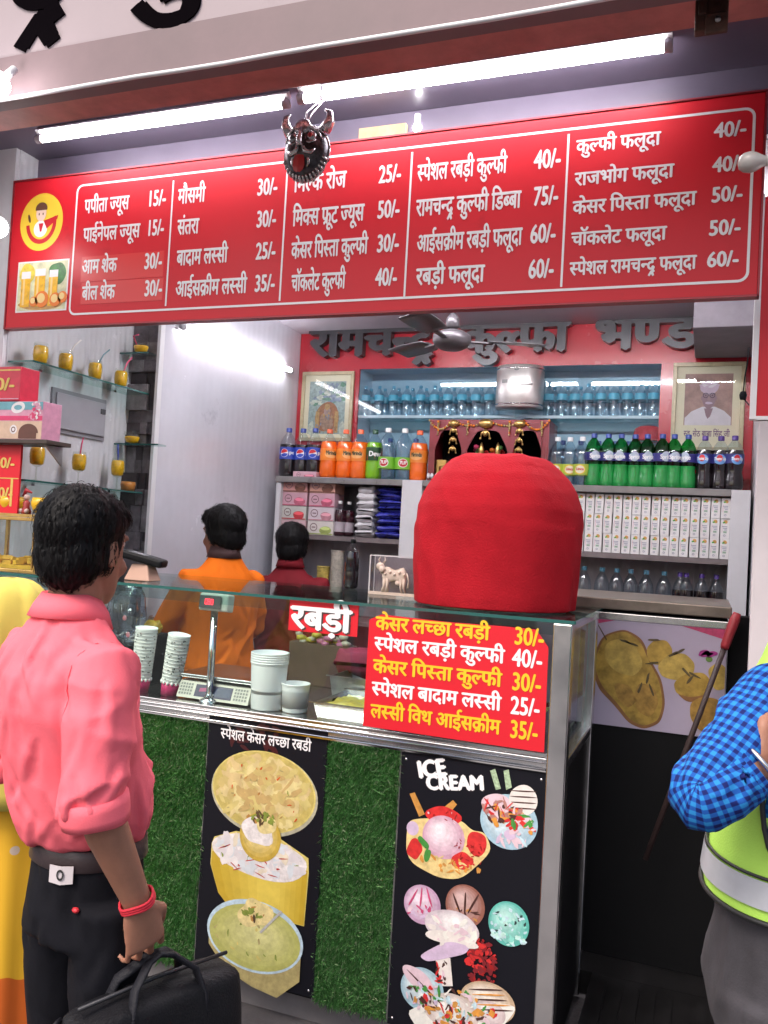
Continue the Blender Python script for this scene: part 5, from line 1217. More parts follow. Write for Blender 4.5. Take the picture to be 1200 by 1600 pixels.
# left end: dark box, plastic bag, yellow packet
p = U(226, 985, .22)
t = thing('black_box', 'black box standing behind the paper cup stack near the pink shirt', 'box', (p.x, .22, Z)); m = MB(); m.bx((p.x - .07, .20, Z), (p.x + .055, .30, Z + .19)); obj('case', m, black_gloss, t, bev=.003); m = MB(); m.box((p.x, .199, Z + .14), (.014, .002, .014)); obj('badge', m, plastic_white, t)
t = tag(obj('plastic_bag', pillow(.12, .10, .22, 9, 0), glass('bag_film', (.75, .78, .86), 2.2, .18)), 'crumpled clear plastic bag behind the glass beside the chin of the pink shirted man', 'bag'); t.location = (U(200, 930, .15).x, .15, Z + .16)
t = tag(obj('yellow_packet', pillow(.06, .05, .05, 3, 0), M('packet_yellow', (.55, .32, .02), .4, var=.3, vs=30)), 'small yellow packet on top of the black box', 'packet'); t.location = (p.x + .02, .245, Z + .1905)

# ------------------------------------------------------------------ on top of the counter glass
GT = ZG + .0008
# red cloth bundle
cx = U(776, 850, .29).x
red_cloth = M('red_cloth', (.35, .010, .018), .9, var=.14, vs=7, bump=.3, bs=160, spec=.1, dirt=((.55, .07, .07), 6, .72))
t = thing('cloth_cover', 'large round machine wrapped in a bright red cloth, set on the counter glass', 'covered machine', (cx, .29, GT))
m = MB(); N = 72; rings = []
pr0 = [(.280, .0), (.284, .03), (.288, .10), (.292, .18), (.293, .27), (.287, .335), (.268, .39), (.236, .440), (.198, .478), (.172, .500), (.150, .510), (.10, .514), (.05, .516), (.002, .517)]
prof = []
for (a0_, a1_) in zip(pr0, pr0[1:]):
    for q in range(4): prof.append((a0_[0] + (a1_[0] - a0_[0]) * q / 4, a0_[1] + (a1_[1] - a0_[1]) * q / 4))
prof.append(pr0[-1]); N = 130
for r_, z in prof:
    ring = []
    for k in range(N):
        a = 2 * PI * k / N; fz = max(0, 1 - z / .30)
        q_ = Vector((math.cos(a) * 1.6, math.sin(a) * 1.6, z * 4)); rid = 1 - abs(noise.noise(Vector((math.cos(a + z * 3) * 3.2, math.sin(a + z * 3) * 3.2, z * 2.2)))) * 2
        fold = 1 + .016 * fz * math.sin(a * 9 + 2.5 * math.sin(a * 3)) + .022 * noise.noise(q_) + .014 * rid * abs(rid) * (1 - .4 * fz) + .030 * (z > .28) * (z < .47) * math.sin(a * 3 + .6) * .5
        zz = z + (.012 * math.sin(a * 4 + 1) * fz * (z > .01) if z < .1 else .012 * noise.noise(Vector((math.cos(a) * 2, math.sin(a) * 2, 4))))
        ring.append((cx + r_ * fold * math.cos(a) * .97, .29 + r_ * fold * math.sin(a) * .97, GT + max(zz, 0)))
    rings.append(ring)
m.loft(rings); o = obj('cloth', m, red_cloth, t); o.modifiers.new('sub', 'SUBSURF').levels = 1; o.modifiers['sub'].render_levels = 2
m = MB(); m.lathe([(.245, .0005), (.25, .10), (.25, .28), (.17, .42), (.11, .48)], (cx, .29, GT), 30); obj('machine_body', m, steel_dull, t)
# cow plaque
yq = .42
p, q = U(576, 929, yq), U(657, 868, yq)
t = thing('cow_plaque', 'clear acrylic plaque with a carved ivory cow standing on the counter glass', 'ornament', ((p.x + q.x) / 2, yq, GT))
m = MB(); m.bx((p.x, yq, GT), (q.x, yq + .05, GT + .145)); obj('acrylic_block', m, glass('acrylic', (.86, .85, .88), 2.2, .06), t, bev=.003)
m = MB(); m.bx((p.x - .004, yq - .004, GT), (q.x + .01, yq + .056, GT + .012)); obj('base', m, M('base_grey', (.30, .30, .31), .4), t) if False else obj('back_card', MB().bx((p.x + .002, yq + .0505, GT + .005), (q.x - .002, yq + .053, GT + .14)), M('card_grey', (.40, .35, .36), .5), t)
m = MB(); cx_, cz_ = (p.x + q.x) / 2 + .004, GT + .064; yy = yq - .010; iv = M('ivory', (.62, .50, .42), .6, var=.15, vs=60)
m.loft([[(cx_ - .055 + .11 * s_, yy + .008 * math.cos(a), cz_ + .018 + (.028 + .006 * math.sin(s_ * 9)) * math.sin(a) * (1 if .02 < s_ < .98 else .6)) for a in [2 * PI * k / 12 for k in range(12)]] for s_ in [j / 8 for j in range(9)]])
for dx in (-.045, -.030, .034, .048): m.tube([(cx_ + dx, yy, cz_ + .005), (cx_ + dx - .002, yy, cz_ - .028), (cx_ + dx, yy, cz_ - .052)], [.010, .006, .0065], 8)
m.ball((cx_ - .068, yy - .002, cz_ + .052), .017, 10, 0, (1.2, .7, .9)); m.tube([(cx_ - .05, yy, cz_ + .03), (cx_ - .066, yy, cz_ + .05)], [.018, .014], 8)
for s_ in (-1, 1): m.tube([(cx_ - .062 + s_ * .008, yy, cz_ + .064), (cx_ - .062 + s_ * .016, yy, cz_ + .078), (cx_ - .060 + s_ * .010, yy, cz_ + .090)], [.004, .0035, .001], 6)
m.tube([(cx_ + .056, yy, cz_ + .03), (cx_ + .068, yy, cz_ + .0), (cx_ + .066, yy, cz_ - .03)], [.004, .003, .005], 6); m.ball((cx_ + .02, yy, cz_ - .012), .014, 8, 0, (1.2, .6, .8)); m.bx((p.x + .004, yy - .004, GT), (q.x - .004, yq - .0005, GT + .011))
for k in range(5): m.ball((cx_ - .04 + k * .022, yy - .008, cz_ + .022 + .008 * (k % 2)), .007, 6)
m.v = [Vector((cx_ + (v.x - cx_) * .84, v.y, GT + (v.z - GT) * .92)) if v.z > GT + .012 else v for v in m.v]
obj('cow', m, iv, t)
m = MB()
for xx in (p.x, q.x):
    for yy_ in (yq, yq + .05): m.bx((xx - .0022, yy_ - .0022, GT + .001), (xx + .0022, yy_ + .0022, GT + .147))
for yy_ in (yq, yq + .05): m.bx((p.x + .0023, yy_ - .002, GT + .143), (q.x - .0023, yy_ + .002, GT + .147))
obj('block_edge', m, M('edge_pale', (.62, .60, .62), .25), t)
p = U(567, 912, .75)
b = bottle('dark_bottle', 'dark bottle standing behind the cow plaque near the cabinet', None, .20, .030, 'bottle', cola, black_matt, None, level=.8); b.location = (p.x, .62, GT)
# card terminal on a hand stand
p = U(220, 868, .12)
t = thing('card_terminal', 'black card payment terminal tilted on a beige stand on the counter glass', 'card terminal', (p.x, .12, GT))
m = MB(); m.box((p.x, .14, GT + .083), (.17, .085, .032), ry=.22, rz=.3); obj('terminal_body', m, black_gloss, t, bev=.010)
m = MB(); m.box((p.x - .012, .128, GT + .1015), (.07, .055, .003), ry=.22, rz=.3); obj('screen', m, M('screen_grey', (.12, .12, .13), .2), t)
m = MB(); m.loft([[(p.x + dx * s_, .14 + dy * s_, z) for dx, dy in ((-.05, -.035), (.05, -.035), (.05, .035), (-.05, .035))] for s_, z in ((1.15, GT), (1.0, GT + .02), (.7, GT + .062))], smooth=False); obj('stand', m, M('beige_stand', (.45, .27, .20), .6), t, bev=.004)
# gold framed sweet case at the left end
gy = -.01
p, q = U(-40, 880, gy), U(62, 790, gy)
t = thing('glass_case', 'small gold framed glass case of yellow sweets on the counter by the woman in yellow', 'display case', (p.x, gy, GT))
x0, x1, z1 = p.x, q.x, GT + .215; y0, y1 = gy, gy + .16
m = MB()
for x in (x0, x1): 
    for y in (y0, y1): m.bx((x - .007, y - .007, GT + .0005), (x + .007, y + .007, z1))
xm = U(46, 830, gy).x - .03
for z in (GT + .008, z1 - .007):
    for y in (y0, y1): m.bx((x0 + .0075, y - .006, z - .007), (x1 - .0075, y + .006, z + .006))
    for x in (x0, x1): m.bx((x - .006, y0 + .0075, z - .007), (x + .006, y1 - .0075, z + .006))
m.bx((x1 - .022, y0 - .004, GT + .0145), (x1 - .016, y0 + .003, z1 - .0145))
obj('gold_frame', m, gold, t, bev=.002)
m = MB(); m.bx((x0 + .008, y0 - .001, GT + .0145), (x1 - .023, y0 + .001, z1 - .0145)); m.bx((x1 - .001, y0 + .008, GT + .0145), (x1 + .001, y1 - .008, z1 - .0145)); obj('pane', m, pane, t)
m = MB(); m.bx((x0 - .008, y0 - .008, z1 + .0003), (x1 + .008, y1 + .008, z1 + .012)); obj('lid', m, gold, t)
m = MB(); m.bx((x0 + .01, y0 + .01, GT + .0147), (x1 - .01, y1 - .01, GT + .03))
for k in range(36): m.box((random.uniform(x0 + .02, x1 - .02), random.uniform(y0 + .02, y1 - .02), GT + random.uniform(.035, .055)), (.034, .022, .016), 0, rz=random.uniform(0, 3), rx=random.uniform(-.3, .3))
obj('sweets', m, M('yellow_sweet', (.62, .33, .02), .5, var=.2, vs=30), t)
for i, px in enumerate((16, 66)):
    c = U(px, 782, .05); zz = z1 + .0125
    t = thing('yellow_cup', ('round yellow cup on the gold glass case at the very edge of the picture', 'round yellow cup on the gold glass case beside the dark haired head')[i], 'cup', (c.x if i == 0 else min(c.x, x1 - .02), .06, zz), 'yellow cups on the glass case')
    cc = Vector(t.location); m = MB(); m.lathe([(.025, 0), (.036, .012), (.046, .035), (.047, .05), (.042, .066), (.039, .065), (.043, .05), (.030, .02), (1e-4, .018)], tuple(cc), 24); obj('bowl', m, M('cup_yellow', (.70, .40, .01), .35, var=.1, coat=.2), t)
t = thing('figurine', 'tiny red and white figurine between the two yellow cups', 'figurine', (U(42, 780, .05).x, .05, z1 + .0125)); cc = Vector(t.location)
m = MB(); m.lathe([(.018, 0), (.020, .01), (.012, .03), (.014, .045), (.006, .055)], tuple(cc), 14); obj('figure_body', m, M('figure_red', (.30, .03, .03), .5), t)
m = MB(); m.ball(cc + Vector((0, 0, .066)), .013, 10); m.ball(cc + Vector((-.012, -.014, .012)), .010, 8); m.ball(cc + Vector((.014, -.012, .012)), .010, 8); obj('figure_head', m, M('figure_pale', (.50, .36, .33), .5), t)
m = MB(); m.tube([cc + Vector((-.02, 0, .07)), cc + Vector((.0, -.004, .094)), cc + Vector((.024, 0, .084))], [.005, .009, .003], 8); obj('figure_hat', m, M('figure_red_hat', (.35, .02, .03), .5), t)
t = tag(obj('wooden_strip', MB().bx((U(40, 884, -.01).x, -.013, GT), (U(96, 884, -.01).x, -.002, GT + .008)), M('pale_wood', (.50, .36, .26), .6)), 'thin pale wooden strip lying on the counter glass edge', 'wood strip')
# ------------------------------------------------------------------ shelf of boxes at the far left
ysf = -.02
p, q = U(-70, 682, ysf), U(73, 690, ysf)
t = thing('box_shelf', 'dark brown shelf of boxes at the side of the opening', 'shelf', (q.x, ysf, q.z)); zs1 = q.z + .008
m = MB(); m.bx((p.x, ysf, zs1 - .016), (q.x, .115, zs1)); obj('shelf_board', m, wood_dark, t, bev=.002)
m = MB(); 
for x in (p.x + .03, q.x - .05): m.add([(x, .116, zs1 - .0165), (x, .02, zs1 - .0165), (x, .116, zs1 - .09), (x + .008, .116, zs1 - .0165), (x + .008, .02, zs1 - .0165), (x + .008, .116, zs1 - .09)], [(0, 1, 2), (3, 5, 4), (0, 3, 4, 1), (1, 4, 5, 2)])
obj('bracket', m, steel_dull, t)
def wrapbox(label, px0_, px1_, zlo, h, parts, txt=None):
    x0_, x1_ = U(px0_, 650, ysf + .01).x, U(px1_, 650, ysf + .01).x; y = ysf + .01
    t = thing('sweet_box', label, 'box', ((x0_ + x1_) / 2, y, zlo), 'printed boxes on the brown shelf')
    m = MB(); m.bx((x0_, y, zlo + .0006), (x1_, y + .10, zlo + h)); obj('carton', m, parts[0], t, bev=.002)
    m = MB(); parts[1](m, x0_, x1_, zlo, h, y); obj('box_print', m, parts[2], t)
bm_ = [M('bx_' + n, c, .35, var=.15, vs=30) for n, c in (('teal', (.12, .30, .36)), ('pinkred', (.55, .03, .12)), ('cream', (.55, .38, .28)), ('brown', (.10, .03, .02)), ('white', (.65, .60, .62)), ('rose', (.55, .25, .35)), ('gold', (.62, .42, .10)), ('red', (.50, .02, .05)))]
def pr_a(m, x0, x1, z, h, y):
    rnd = random.Random(2); W = x1 - x0
    m.bx((x0 + .002, y - .0008, z + h * .78), (x1 - .002, y - .0002, z + h * .99), 0); m.bx((x0 + .002, y - .0008, z + h * .5), (x1 - .002, y - .0002, z + h * .62), 1)
    ell(m, x0 + W * .70, z + h * .84, .034, .022, y - .0012, 4, 20, rot=.2); ell(m, x0 + W * .70, z + h * .84, .020, .010, y - .0016, 0, 16)
    speck(m, rnd, x0 + W * .90, z + h * .76, .03, .03, y - .0018, 26, (4, 5, 1), .004, .009, 1.3)
    m.bx((x0 + .002, y - .0008, z + .003), (x1 - .002, y - .0002, z + h * .48), 2); ell(m, x0 + W * .84, z + h * .17, .048, .036, y - .0012, 3, 22, a0=0, a1=PI); m.bx((x0 + W * .84 - .048, y - .0013, z + .004), (x0 + W * .84 + .04, y - .0009, z + h * .18), 3)
    ell(m, x0 + W * .66, z + h * .26, .018, .018, y - .0012, 4, 20); band(m, x0 + W * .66, z + h * .26, .007, .011, 0, 2 * PI, y - .0016, 3, 16)
wrapbox('teal, red and cream biscuit box with a chocolate picture on the brown shelf', -60, 67, zs1, .148, (bm_[5], pr_a, bm_))
def pr_b(m, x0, x1, z, h, y):
    W = x1 - x0
    text(m, '50/-', wallmap(x0 + W * .50, z + h * .32, y - .0008), width=W * .42, height=.042, bold=.04, mi=6)
    m.bx((x0 + .003, y - .0008, z + h * .88), (x1 - .003, y - .0004, z + h * .92), 6); m.bx((x0 + .003, y - .0008, z + h * .05), (x1 - .003, y - .0004, z + h * .08), 5)
wrapbox('crimson box with gold price figures, topmost above the biscuit box', -70, 28, zs1 + .150, .135, (bm_[7], pr_b, bm_))
def pr_c(m, x0, x1, z, h, y):
    W = x1 - x0
    for k in range(2): text(m, '30/-', wallmap(x0 + W * .55, z + h * (.66 - .44 * k), y - .0008), width=W * .36, height=.036, bold=.04, mi=6)
    m.bx((x0 + W * .5, y - .0008, z + h * .50), (x1 - .003, y - .0004, z + h * .515), 6); m.bx((x0 + W * .86, y - .0008, z + h * .1), (x0 + W * .9, y - .0004, z + h * .5), 6)
x0_ = U(-70, 730, ysf).x; x1_ = U(19, 730, ysf).x
t = thing('price_placard', 'tall red placard with gold price figures under the brown shelf', 'placard', (x1_, .02, z1 + .0125)); m = MB(); zl = z1 + .0125; m.bx((x0_, .02, zl), (x1_, .03, zs1 - .018)); obj('card', m, red_gloss, t); m = MB(); pr_c(m, x0_, x1_, zl, zs1 - .018 - zl, .02); obj('card_print', m, bm_, t)

# ------------------------------------------------------------------ glass shelves, cups, meter door on the fluted wall
XS = -2.60
def gshelf(label, z, x0, x1, y0, y1):
    t = thing('glass_shelf', label, 'shelf', ((x0 + x1) / 2, (y0 + y1) / 2, z), 'glass shelves on the fluted wall')
    m = MB(); m.bx((x0, y0, z - .008), (x1 - .0006, y1, z)); obj('shelf_pane', m, shelf_glass, t)
    m = MB(); m.bx((x1 - .0004, y0, z - .0078), (x1 + .0022, y1, z - .0002)); m.bx((x0, y0 - .0024, z - .0078), (x1, y0 - .0004, z - .0002)); obj('polished_edge', m, green_glass, t)
    m = MB()
    for y in (y0 + .14, y1 - .14): m.box((XC + .022, y, z - .014), (.04, .018, .010))
    obj('clip', m, chrome, t)
gshelf('upper long glass shelf carrying four juice cups', 2.262, XC + .001, XS, .13, .90)
gshelf('lower long glass shelf carrying three stemmed juice cups', 1.775, XC + .001, XS, .13, .90)
zt2 = []
for lb, (pa, pb_) in (('small glass shelf high on the stone pilaster', ((178, 551), (232, 553))), ('small glass shelf halfway down the stone pilaster', ((167, 692), (247, 694)))):
    a, b_ = U(*pa, YP - .10), U(*pb_, YP - .10); zt2.append(a.z)
    t = thing('glass_shelf', lb, 'shelf', tuple(a), 'small glass shelves on the stone pilaster')
    m = MB(); m.bx((a.x, YP - .099, a.z - .008), (b_.x, YP - .034, a.z)); obj('shelf_pane', m, shelf_glass, t); m = MB(); m.bx((a.x, YP - .1020, a.z - .0078), (b_.x, YP - .0995, a.z - .0002)); obj('polished_edge', m, green_glass, t)
juice = M('mango_juice', (.85, .48, .005), .3, var=.22, vs=45, coat=.4)
cup_glass = glass('cup_glass', (.92, .94, .90), 1.3)
straw_m = {k: M('straw_' + k, c, .4) for k, c in (('pink', (.60, .06, .15)), ('blue', (.03, .06, .35)), ('white', (.72, .70, .66)), ('teal', (.10, .22, .25)))}
def juice_cup(label, x, y, z, stem, straw, dirx=.3, s=1.):
    t = thing('juice_cup', label, 'juice cup', (x, y, z), 'display cups of mango juice')
    c = Vector((x, y, z)); h = .062 * s if stem else 0.
    m = MB(); m.lathe([(.018, h + .006), (.026, h + .012), (.030 * s, h + .04), (.029 * s, h + .068), (.025, h + .078), (1e-4, h + .080)], tuple(c), 20); obj('juice', m, juice, t)
    m = MB()
    if stem: m.lathe([(.024, .0), (.024, .002), (.004, .006), (.003, h - .004), (.016, h + .002), (.028, h + .012), (.0325 * s, h + .04), (.031 * s, h + .072), (.027, h + .090)], tuple(c), 22, caps=False)
    else: m.lathe([(1e-4, .0005), (.022, .0005), (.027, .006), (.0325 * s, .04), (.031 * s, .072), (.027, .092)], tuple(c), 22, caps=False)
    obj('cup_glass', m, cup_glass, t)
    if straw:
        m = MB(); m.tube([c + Vector((0, 0, h + .05)), c + Vector((.012 * dirx, .035 * dirx, h + .125)), c + Vector((.02 * dirx, .065 * dirx, h + .155))], .0034, 8); obj('straw', m, straw_m[straw], t)
for px, st, dx, lb in ((61, None, 1, 'juice cup without a straw nearest the end of the upper glass shelf'), (101, 'white', 1, 'juice cup with a white straw on the upper glass shelf'), (148, 'teal', 1, 'juice cup with a dark teal straw on the upper glass shelf'), (189, 'pink', .8, 'juice cup with a pink straw on the upper glass shelf below the stone pilaster ledge')):
    p = UX(px, 590, XS - .05); juice_cup(lb, XS - .05, p.y, 2.2625, False, st, dx, 1.)
for px, st, dx, lb in ((56, 'blue', .8, 'stemmed juice cup with a blue straw on the lower glass shelf beside the boxes'), (122, 'pink', .2, 'stemmed juice cup with a red straw under the grey meter door'), (183, 'blue', -.1, 'stemmed juice cup with a blue straw on the lower glass shelf by the stone pilaster')):
    p = UX(px, 745, XS - .05); juice_cup(lb, XS - .05, p.y, 1.7755, True, st, dx, 1.)
for px, z, lb in ((211, zt2[0], 'flat bowl of mango juice with a bent pink straw on the upper stone pilaster shelf'), (206, zt2[1], 'flat bowl of mango juice on the lower stone pilaster shelf')):
    p = U(px, 690, YP - .066); c = Vector((p.x, YP - .066, z + .0005))
    t = thing('juice_bowl', lb, 'juice bowl', tuple(c), 'bowls of mango juice on the pilaster shelves')
    m = MB(); m.lathe([(.012, .004), (.030, .008), (.038, .03), (.036, .036), (1e-4, .038)], tuple(c), 20, sy=.8); obj('juice', m, juice, t)
    m = MB(); m.lathe([(1e-4, .0005), (.028, .0005), (.034, .006), (.042, .032), (.041, .060)], tuple(c), 22, caps=False, sy=.8); obj('bowl_glass', m, cup_glass, t)
    if px == 211: m = MB(); m.tube([c + Vector((-.02, 0, .03)), c + Vector((-.04, -.012, .085)), c + Vector((-.01, -.012, .09))], .0034, 8); obj('straw', m, straw_m['pink'], t)
p = U(204, 765, YP - .06); t = thing('juice_bowl', 'shallow amber bowl at the end of the lower glass shelf', 'bowl', (XS - .04, .86, 1.7755)); c = Vector((XS - .04, .84, 1.7755)); m = MB(); m.lathe([(.03, .0), (.036, .03), (.034, .045), (.028, .012), (1e-4, .010)], tuple(c), 20); obj('bowl', m, M('amber', (.40, .16, .03), .3, coat=.4), t)
# meter door
pa, pb_ = UX(80, 604, XC), UX(160, 690, XC)
t = thing('meter_door', 'flat grey metal meter door set into the fluted wall', 'cupboard door', (XC, (pa.y + pb_.y) / 2, pb_.z))
y0, y1 = pa.y, UX(160, 690, XC).y; zt_, zb_ = pa.z, pb_.z - .0
grey_d = M('door_grey', (.34, .34, .37), .4, var=.08, vs=5)
m = MB(); m.bx((XC, y0, zb_), (XC + .010, y1, zt_)); obj('door_frame', m, M('frame_grey', (.24, .24, .26), .45), t, bev=.002)
m = MB(); m.bx((XC + .0105, y0 + .02, zb_ + .02), (XC + .020, y1 - .012, zt_ - .02)); obj('door_leaf', m, grey_d, t, bev=.003)
m = MB(); m.box((XC + .022, y1 - .035, zt_ - .06), (.006, .03, .022)); m.box((XC + .022, y0 + .03, (zt_ + zb_) / 2 - .03), (.006, .008, .016)); obj('latch', m, M('latch_dark', (.08, .08, .09), .4), t)

# ------------------------------------------------------------------ kulfi freezer at the end, leaning rod
fy = .80
FZ = thing('kulfi_freezer', 'dark freezer cabinet with a printed lilac panel of yellow kulfi and a brown steel lid', 'freezer', (-.18, fy + .2, .086))
fx0, fx1 = -.62, U(1137, 1000, fy).x
zt_ = U(1030, 962, fy).z; zb_ = U(1100, 1152, fy).z
m = MB(); m.bx((fx0, fy + .01, .086), (fx1, fy + .62, zt_ - .002)); obj('cabinet_body', m, black_gloss, FZ)  # black body: darkness under the printed panel put into its colour
m = MB(); m.bx((fx0, fy - .0005, zb_), (fx1 - .002, fy + .0095, zt_ - .03)); obj('printed_panel', m, M('panel_lilac', (.44, .38, .50), .4, var=.10, vs=3), FZ)
m = MB(); rnd = random.Random(31)
def qf(px, py): v = U(px, py, fy - .001); return v.x, v.z
def blob(px, py, rx, rz, rot, mi, L, jit=.03): c_ = qf(px, py); ell(m, c_[0], c_[1], rx, rz, fy - .001 - L * .0003, mi, 26, 0, 2 * PI, rot, jit, rnd)
fm = [P_('kulfi', (.42, .27, .05), .45, 22), P_('kulfi_brown', (.24, .11, .04), .3, 18), P_('kulfi_pale', (.50, .35, .08), .4, 26), P_('pistachio_dark', (.10, .07, .03)), P_('magenta', (.35, .03, .22)), P_('leaf', (.12, .22, .05)), P_('corner_pink', (.45, .05, .14)), P_('kulfi_mid', (.36, .21, .045), .4, 30)]
def shape(pts, mi, L): m.poly([(qf(a, b)[0], fy - .001 - L * .0003, qf(a, b)[1]) for a, b in smooth_poly(pts)], mi)
shape([(928, 1022), (942, 992), (976, 982), (1004, 998), (1018, 1034), (1034, 1062), (1040, 1100), (1032, 1130), (1006, 1140), (982, 1130), (960, 1102), (936, 1078), (926, 1050)], 1, 1)
shape([(932, 1022), (945, 994), (976, 985), (1001, 1001), (1014, 1034), (1030, 1062), (1036, 1098), (1029, 1126), (1006, 1135), (984, 1125), (964, 1098), (940, 1072), (930, 1046)], 0, 2)
shape([(946, 1004), (972, 996), (996, 1012), (1006, 1040), (990, 1058), (962, 1050), (944, 1030)], 2, 3); shape([(998, 1066), (1022, 1072), (1030, 1100), (1016, 1122), (996, 1112), (990, 1086)], 7, 3); shape([(958, 1066), (984, 1070), (996, 1096), (980, 1108), (964, 1090)], 7, 3)
shape([(1010, 1012), (1022, 1000), (1042, 1000), (1052, 1016), (1046, 1034), (1026, 1040), (1012, 1032)], 0, 3)
shape([(1026, 1040), (1044, 1022), (1070, 1020), (1086, 1036), (1084, 1054), (1060, 1064), (1034, 1058)], 2, 4); shape([(1052, 1066), (1072, 1052), (1100, 1050), (1114, 1068), (1108, 1084), (1080, 1090), (1056, 1084)], 0, 5); shape([(1056, 1082), (1080, 1090), (1106, 1084), (1100, 1094), (1074, 1098)], 1, 4)
shape([(1078, 1098), (1096, 1088), (1124, 1092), (1134, 1118), (1124, 1142), (1094, 1144), (1078, 1122)], 7, 5); shape([(1104, 1046), (1122, 1034), (1136, 1044), (1136, 1076), (1116, 1080)], 2, 6)
for k in range(34): c_ = qf(rnd.uniform(940, 1026), rnd.uniform(1004, 1120)); u_ = (c_[0] - qf(983, 1060)[0]) * .0; ell(m, c_[0], c_[1], rnd.uniform(.002, .005), rnd.uniform(.0015, .003), fy - .0025 - k * .000006, rnd.choice((2, 7, 7)), 8, rot=rnd.uniform(0, 3)) if k < 0 else None
for px, py, a in ((977, 1002, -.2), (988, 1006, -.3), (1022, 1000, .1), (1020, 1036, .2), (1052, 1022, .5), (1062, 1018, .6), (1012, 1060, 1.4), (1000, 1075, 1.2), (1018, 1078, -1.2), (1072, 1050, -.8), (1085, 1055, -.4), (1078, 1062, 1.0)): blob(px, py, .022, .0045, a, 3, 8, .2)
for px, py in ((1100, 1020), (1104, 1022), (1112, 1022)): blob(px, py, .020, .010, .3, 4, 8, .2)
blob(1108, 1030, .012, .010, 0, 5, 8)
for k in range(60): blob(rnd.uniform(945, 1020), rnd.uniform(1000, 1120), rnd.uniform(.004, .012), rnd.uniform(.003, .008), rnd.uniform(0, 3), rnd.choice((0, 2, 2)), 5, .3) if False else None
c_ = qf(938, 966); m.poly([(c_[0] - .05, fy - .0014, zt_ - .031), (c_[0] + .055, fy - .0014, zt_ - .031), (c_[0] - .05, fy - .0014, zt_ - .06)], 6)
m.poly([(fx1 - .16, fy - .0014, zt_ - .031), (fx1 - .004, fy - .0014, zt_ - .031), (fx1 - .004, fy - .0014, zt_ - .07)], 6); m.tube([(*(qf(930, 968)[0:1]), fy - .002, qf(930, 968)[1]), (qf(948, 1000)[0], fy - .002, qf(948, 1000)[1])], .002, 6, 3)
for v in m.v: v.x = min(max(v.x, fx0 + .004), fx1 - .004); v.z = max(v.z, zb_ + .004)
obj('kulfi_print', m, fm, FZ)
m = MB(); m.bx((fx0, fy - .004, zt_ - .0295), (fx1, fy + .0095, zt_ - .003)); obj('panel_rail', m, steel, FZ, bev=.002)
m = MB(); m.bx((fx0 - .0, fy - .012, zt_ + .010), (fx1 + .01, fy + .60, zt_ + .052)); m.bx((fx0 + .02, fy + .01, zt_ - .0015), (fx1 - .02, fy + .58, zt_ + .0095), 1); obj('lid', m, [M('lid_brown', (.22, .18, .15), .35, .55, var=.25, vs=10), black_matt], FZ, bev=.004)
t = thing('leaning_rod', 'dark brown wooden rod with a red grip leaning against the freezer', 'rod', (.1, .74, .1))
a, b_ = U(1152, 958, .76), U(1084, 1140, .70); d = (b_ - a)
m = MB(); m.tube([a + d * .30, a + d * 1.0, a + d * 2.1], .010, 10); obj('shaft', m, M('rod_brown', (.035, .018, .017), .6, var=.2), t)
m = MB(); m.tube([a, a + d * .06, a + d * .28, a + d * .31], [.013, .018, .016, .012], 12); obj('grip', m, M('grip_red', (.26, .015, .022), .5), t)
m = MB(); m.bx((fx1 + .004, .83, .087), (.162, .935, 1.40)); tag(obj('dark_gap_strip', m, black_matt), 'black strip filling the dark gap between the freezer and the stone pilaster', 'dark strip')  # black strip added to fill the dark gap beside the freezer

# ------------------------------------------------------------------ the demon mask
cm = U(481, 236, -.12)
t = thing('demon_mask', 'silver and black horned demon mask with a red tongue hanging before the menu board', 'mask', tuple(cm))
sil = M('mask_silver', (.46, .44, .46), .25, .9, var=.35, vs=45); blk = M('mask_black', (.07, .065, .075), .3, .8, var=.6, vs=60); rd = M('mask_red', (.42, .015, .02), .4)
k_ = .00256
def MK(px, py, d=0.): return cm + Vector(((px - 505) * k_ * .092, -d, -(py - 1000) * k_ * .092))   # picture crop units to metres
m = MB(); vs = []; n = 28
def foutline(a):
    return (.082 * math.cos(a) * (1 - .10 * max(0, math.sin(a))), .102 * math.sin(a) * (1.0 if math.sin(a) < 0 else .82) - .004)
rings = []
for j in range(11):
    s_ = 1 - j / 10; ring = []
    for q in range(36):
        a = 2 * PI * q / 36; x, z = foutline(a); rg = 1 + (.05 * math.sin(a * 14) if math.sin(a) < -.1 and j == 0 else 0)
        ring.append(cm + Vector((x * max(s_, .001) * rg, -.055 * math.sqrt(max(0, 1 - s_ * s_)), z * max(s_, .001) * rg)))
    rings.append(ring)
m.loft(rings, caps=False); obj('face_shell', m, blk, t)
m = MB()
def mt(pts, r): m.tube([cm + Vector(p) for p in pts], r, 8)
for s_ in (-1, 1):
    mt([(s_ * .060, -.01, .055), (s_ * .080, -.012, .085), (s_ * .078, -.014, .112), (s_ * .062, -.016, .122)], [.020, .017, .011, .003])        # horns
    mt([(s_ * .004, -.055, .0), (s_ * .018, -.052, -.026), (s_ * .036, -.050, -.030), (s_ * .050, -.046, -.018)], [.007, .009, .008, .003])          # moustache
    mt([(s_ * .006, -.050, .048), (s_ * .026, -.050, .056), (s_ * .050, -.040, .044), (s_ * .066, -.03, .018)], [.004, .005, .005, .003])            # brows
    mt([(s_ * .008, -.052, .012), (s_ * .03, -.052, .002), (s_ * .05, -.044, .012)], [.003, .004, .003])
    mt([(s_ * .026, -.050, -.044), (s_ * .030, -.048, -.062), (s_ * .022, -.046, -.074)], [.006, .005, .002])                                        # fangs
    m.ball(cm + Vector((s_ * .032, -.043, .026)), .018, 14, 0, (1, .6, 1))
mt([(0, -.040, .078), (0, -.056, .045), (0, -.066, .008), (0, -.060, -.008)], [.004, .007, .010, .012])
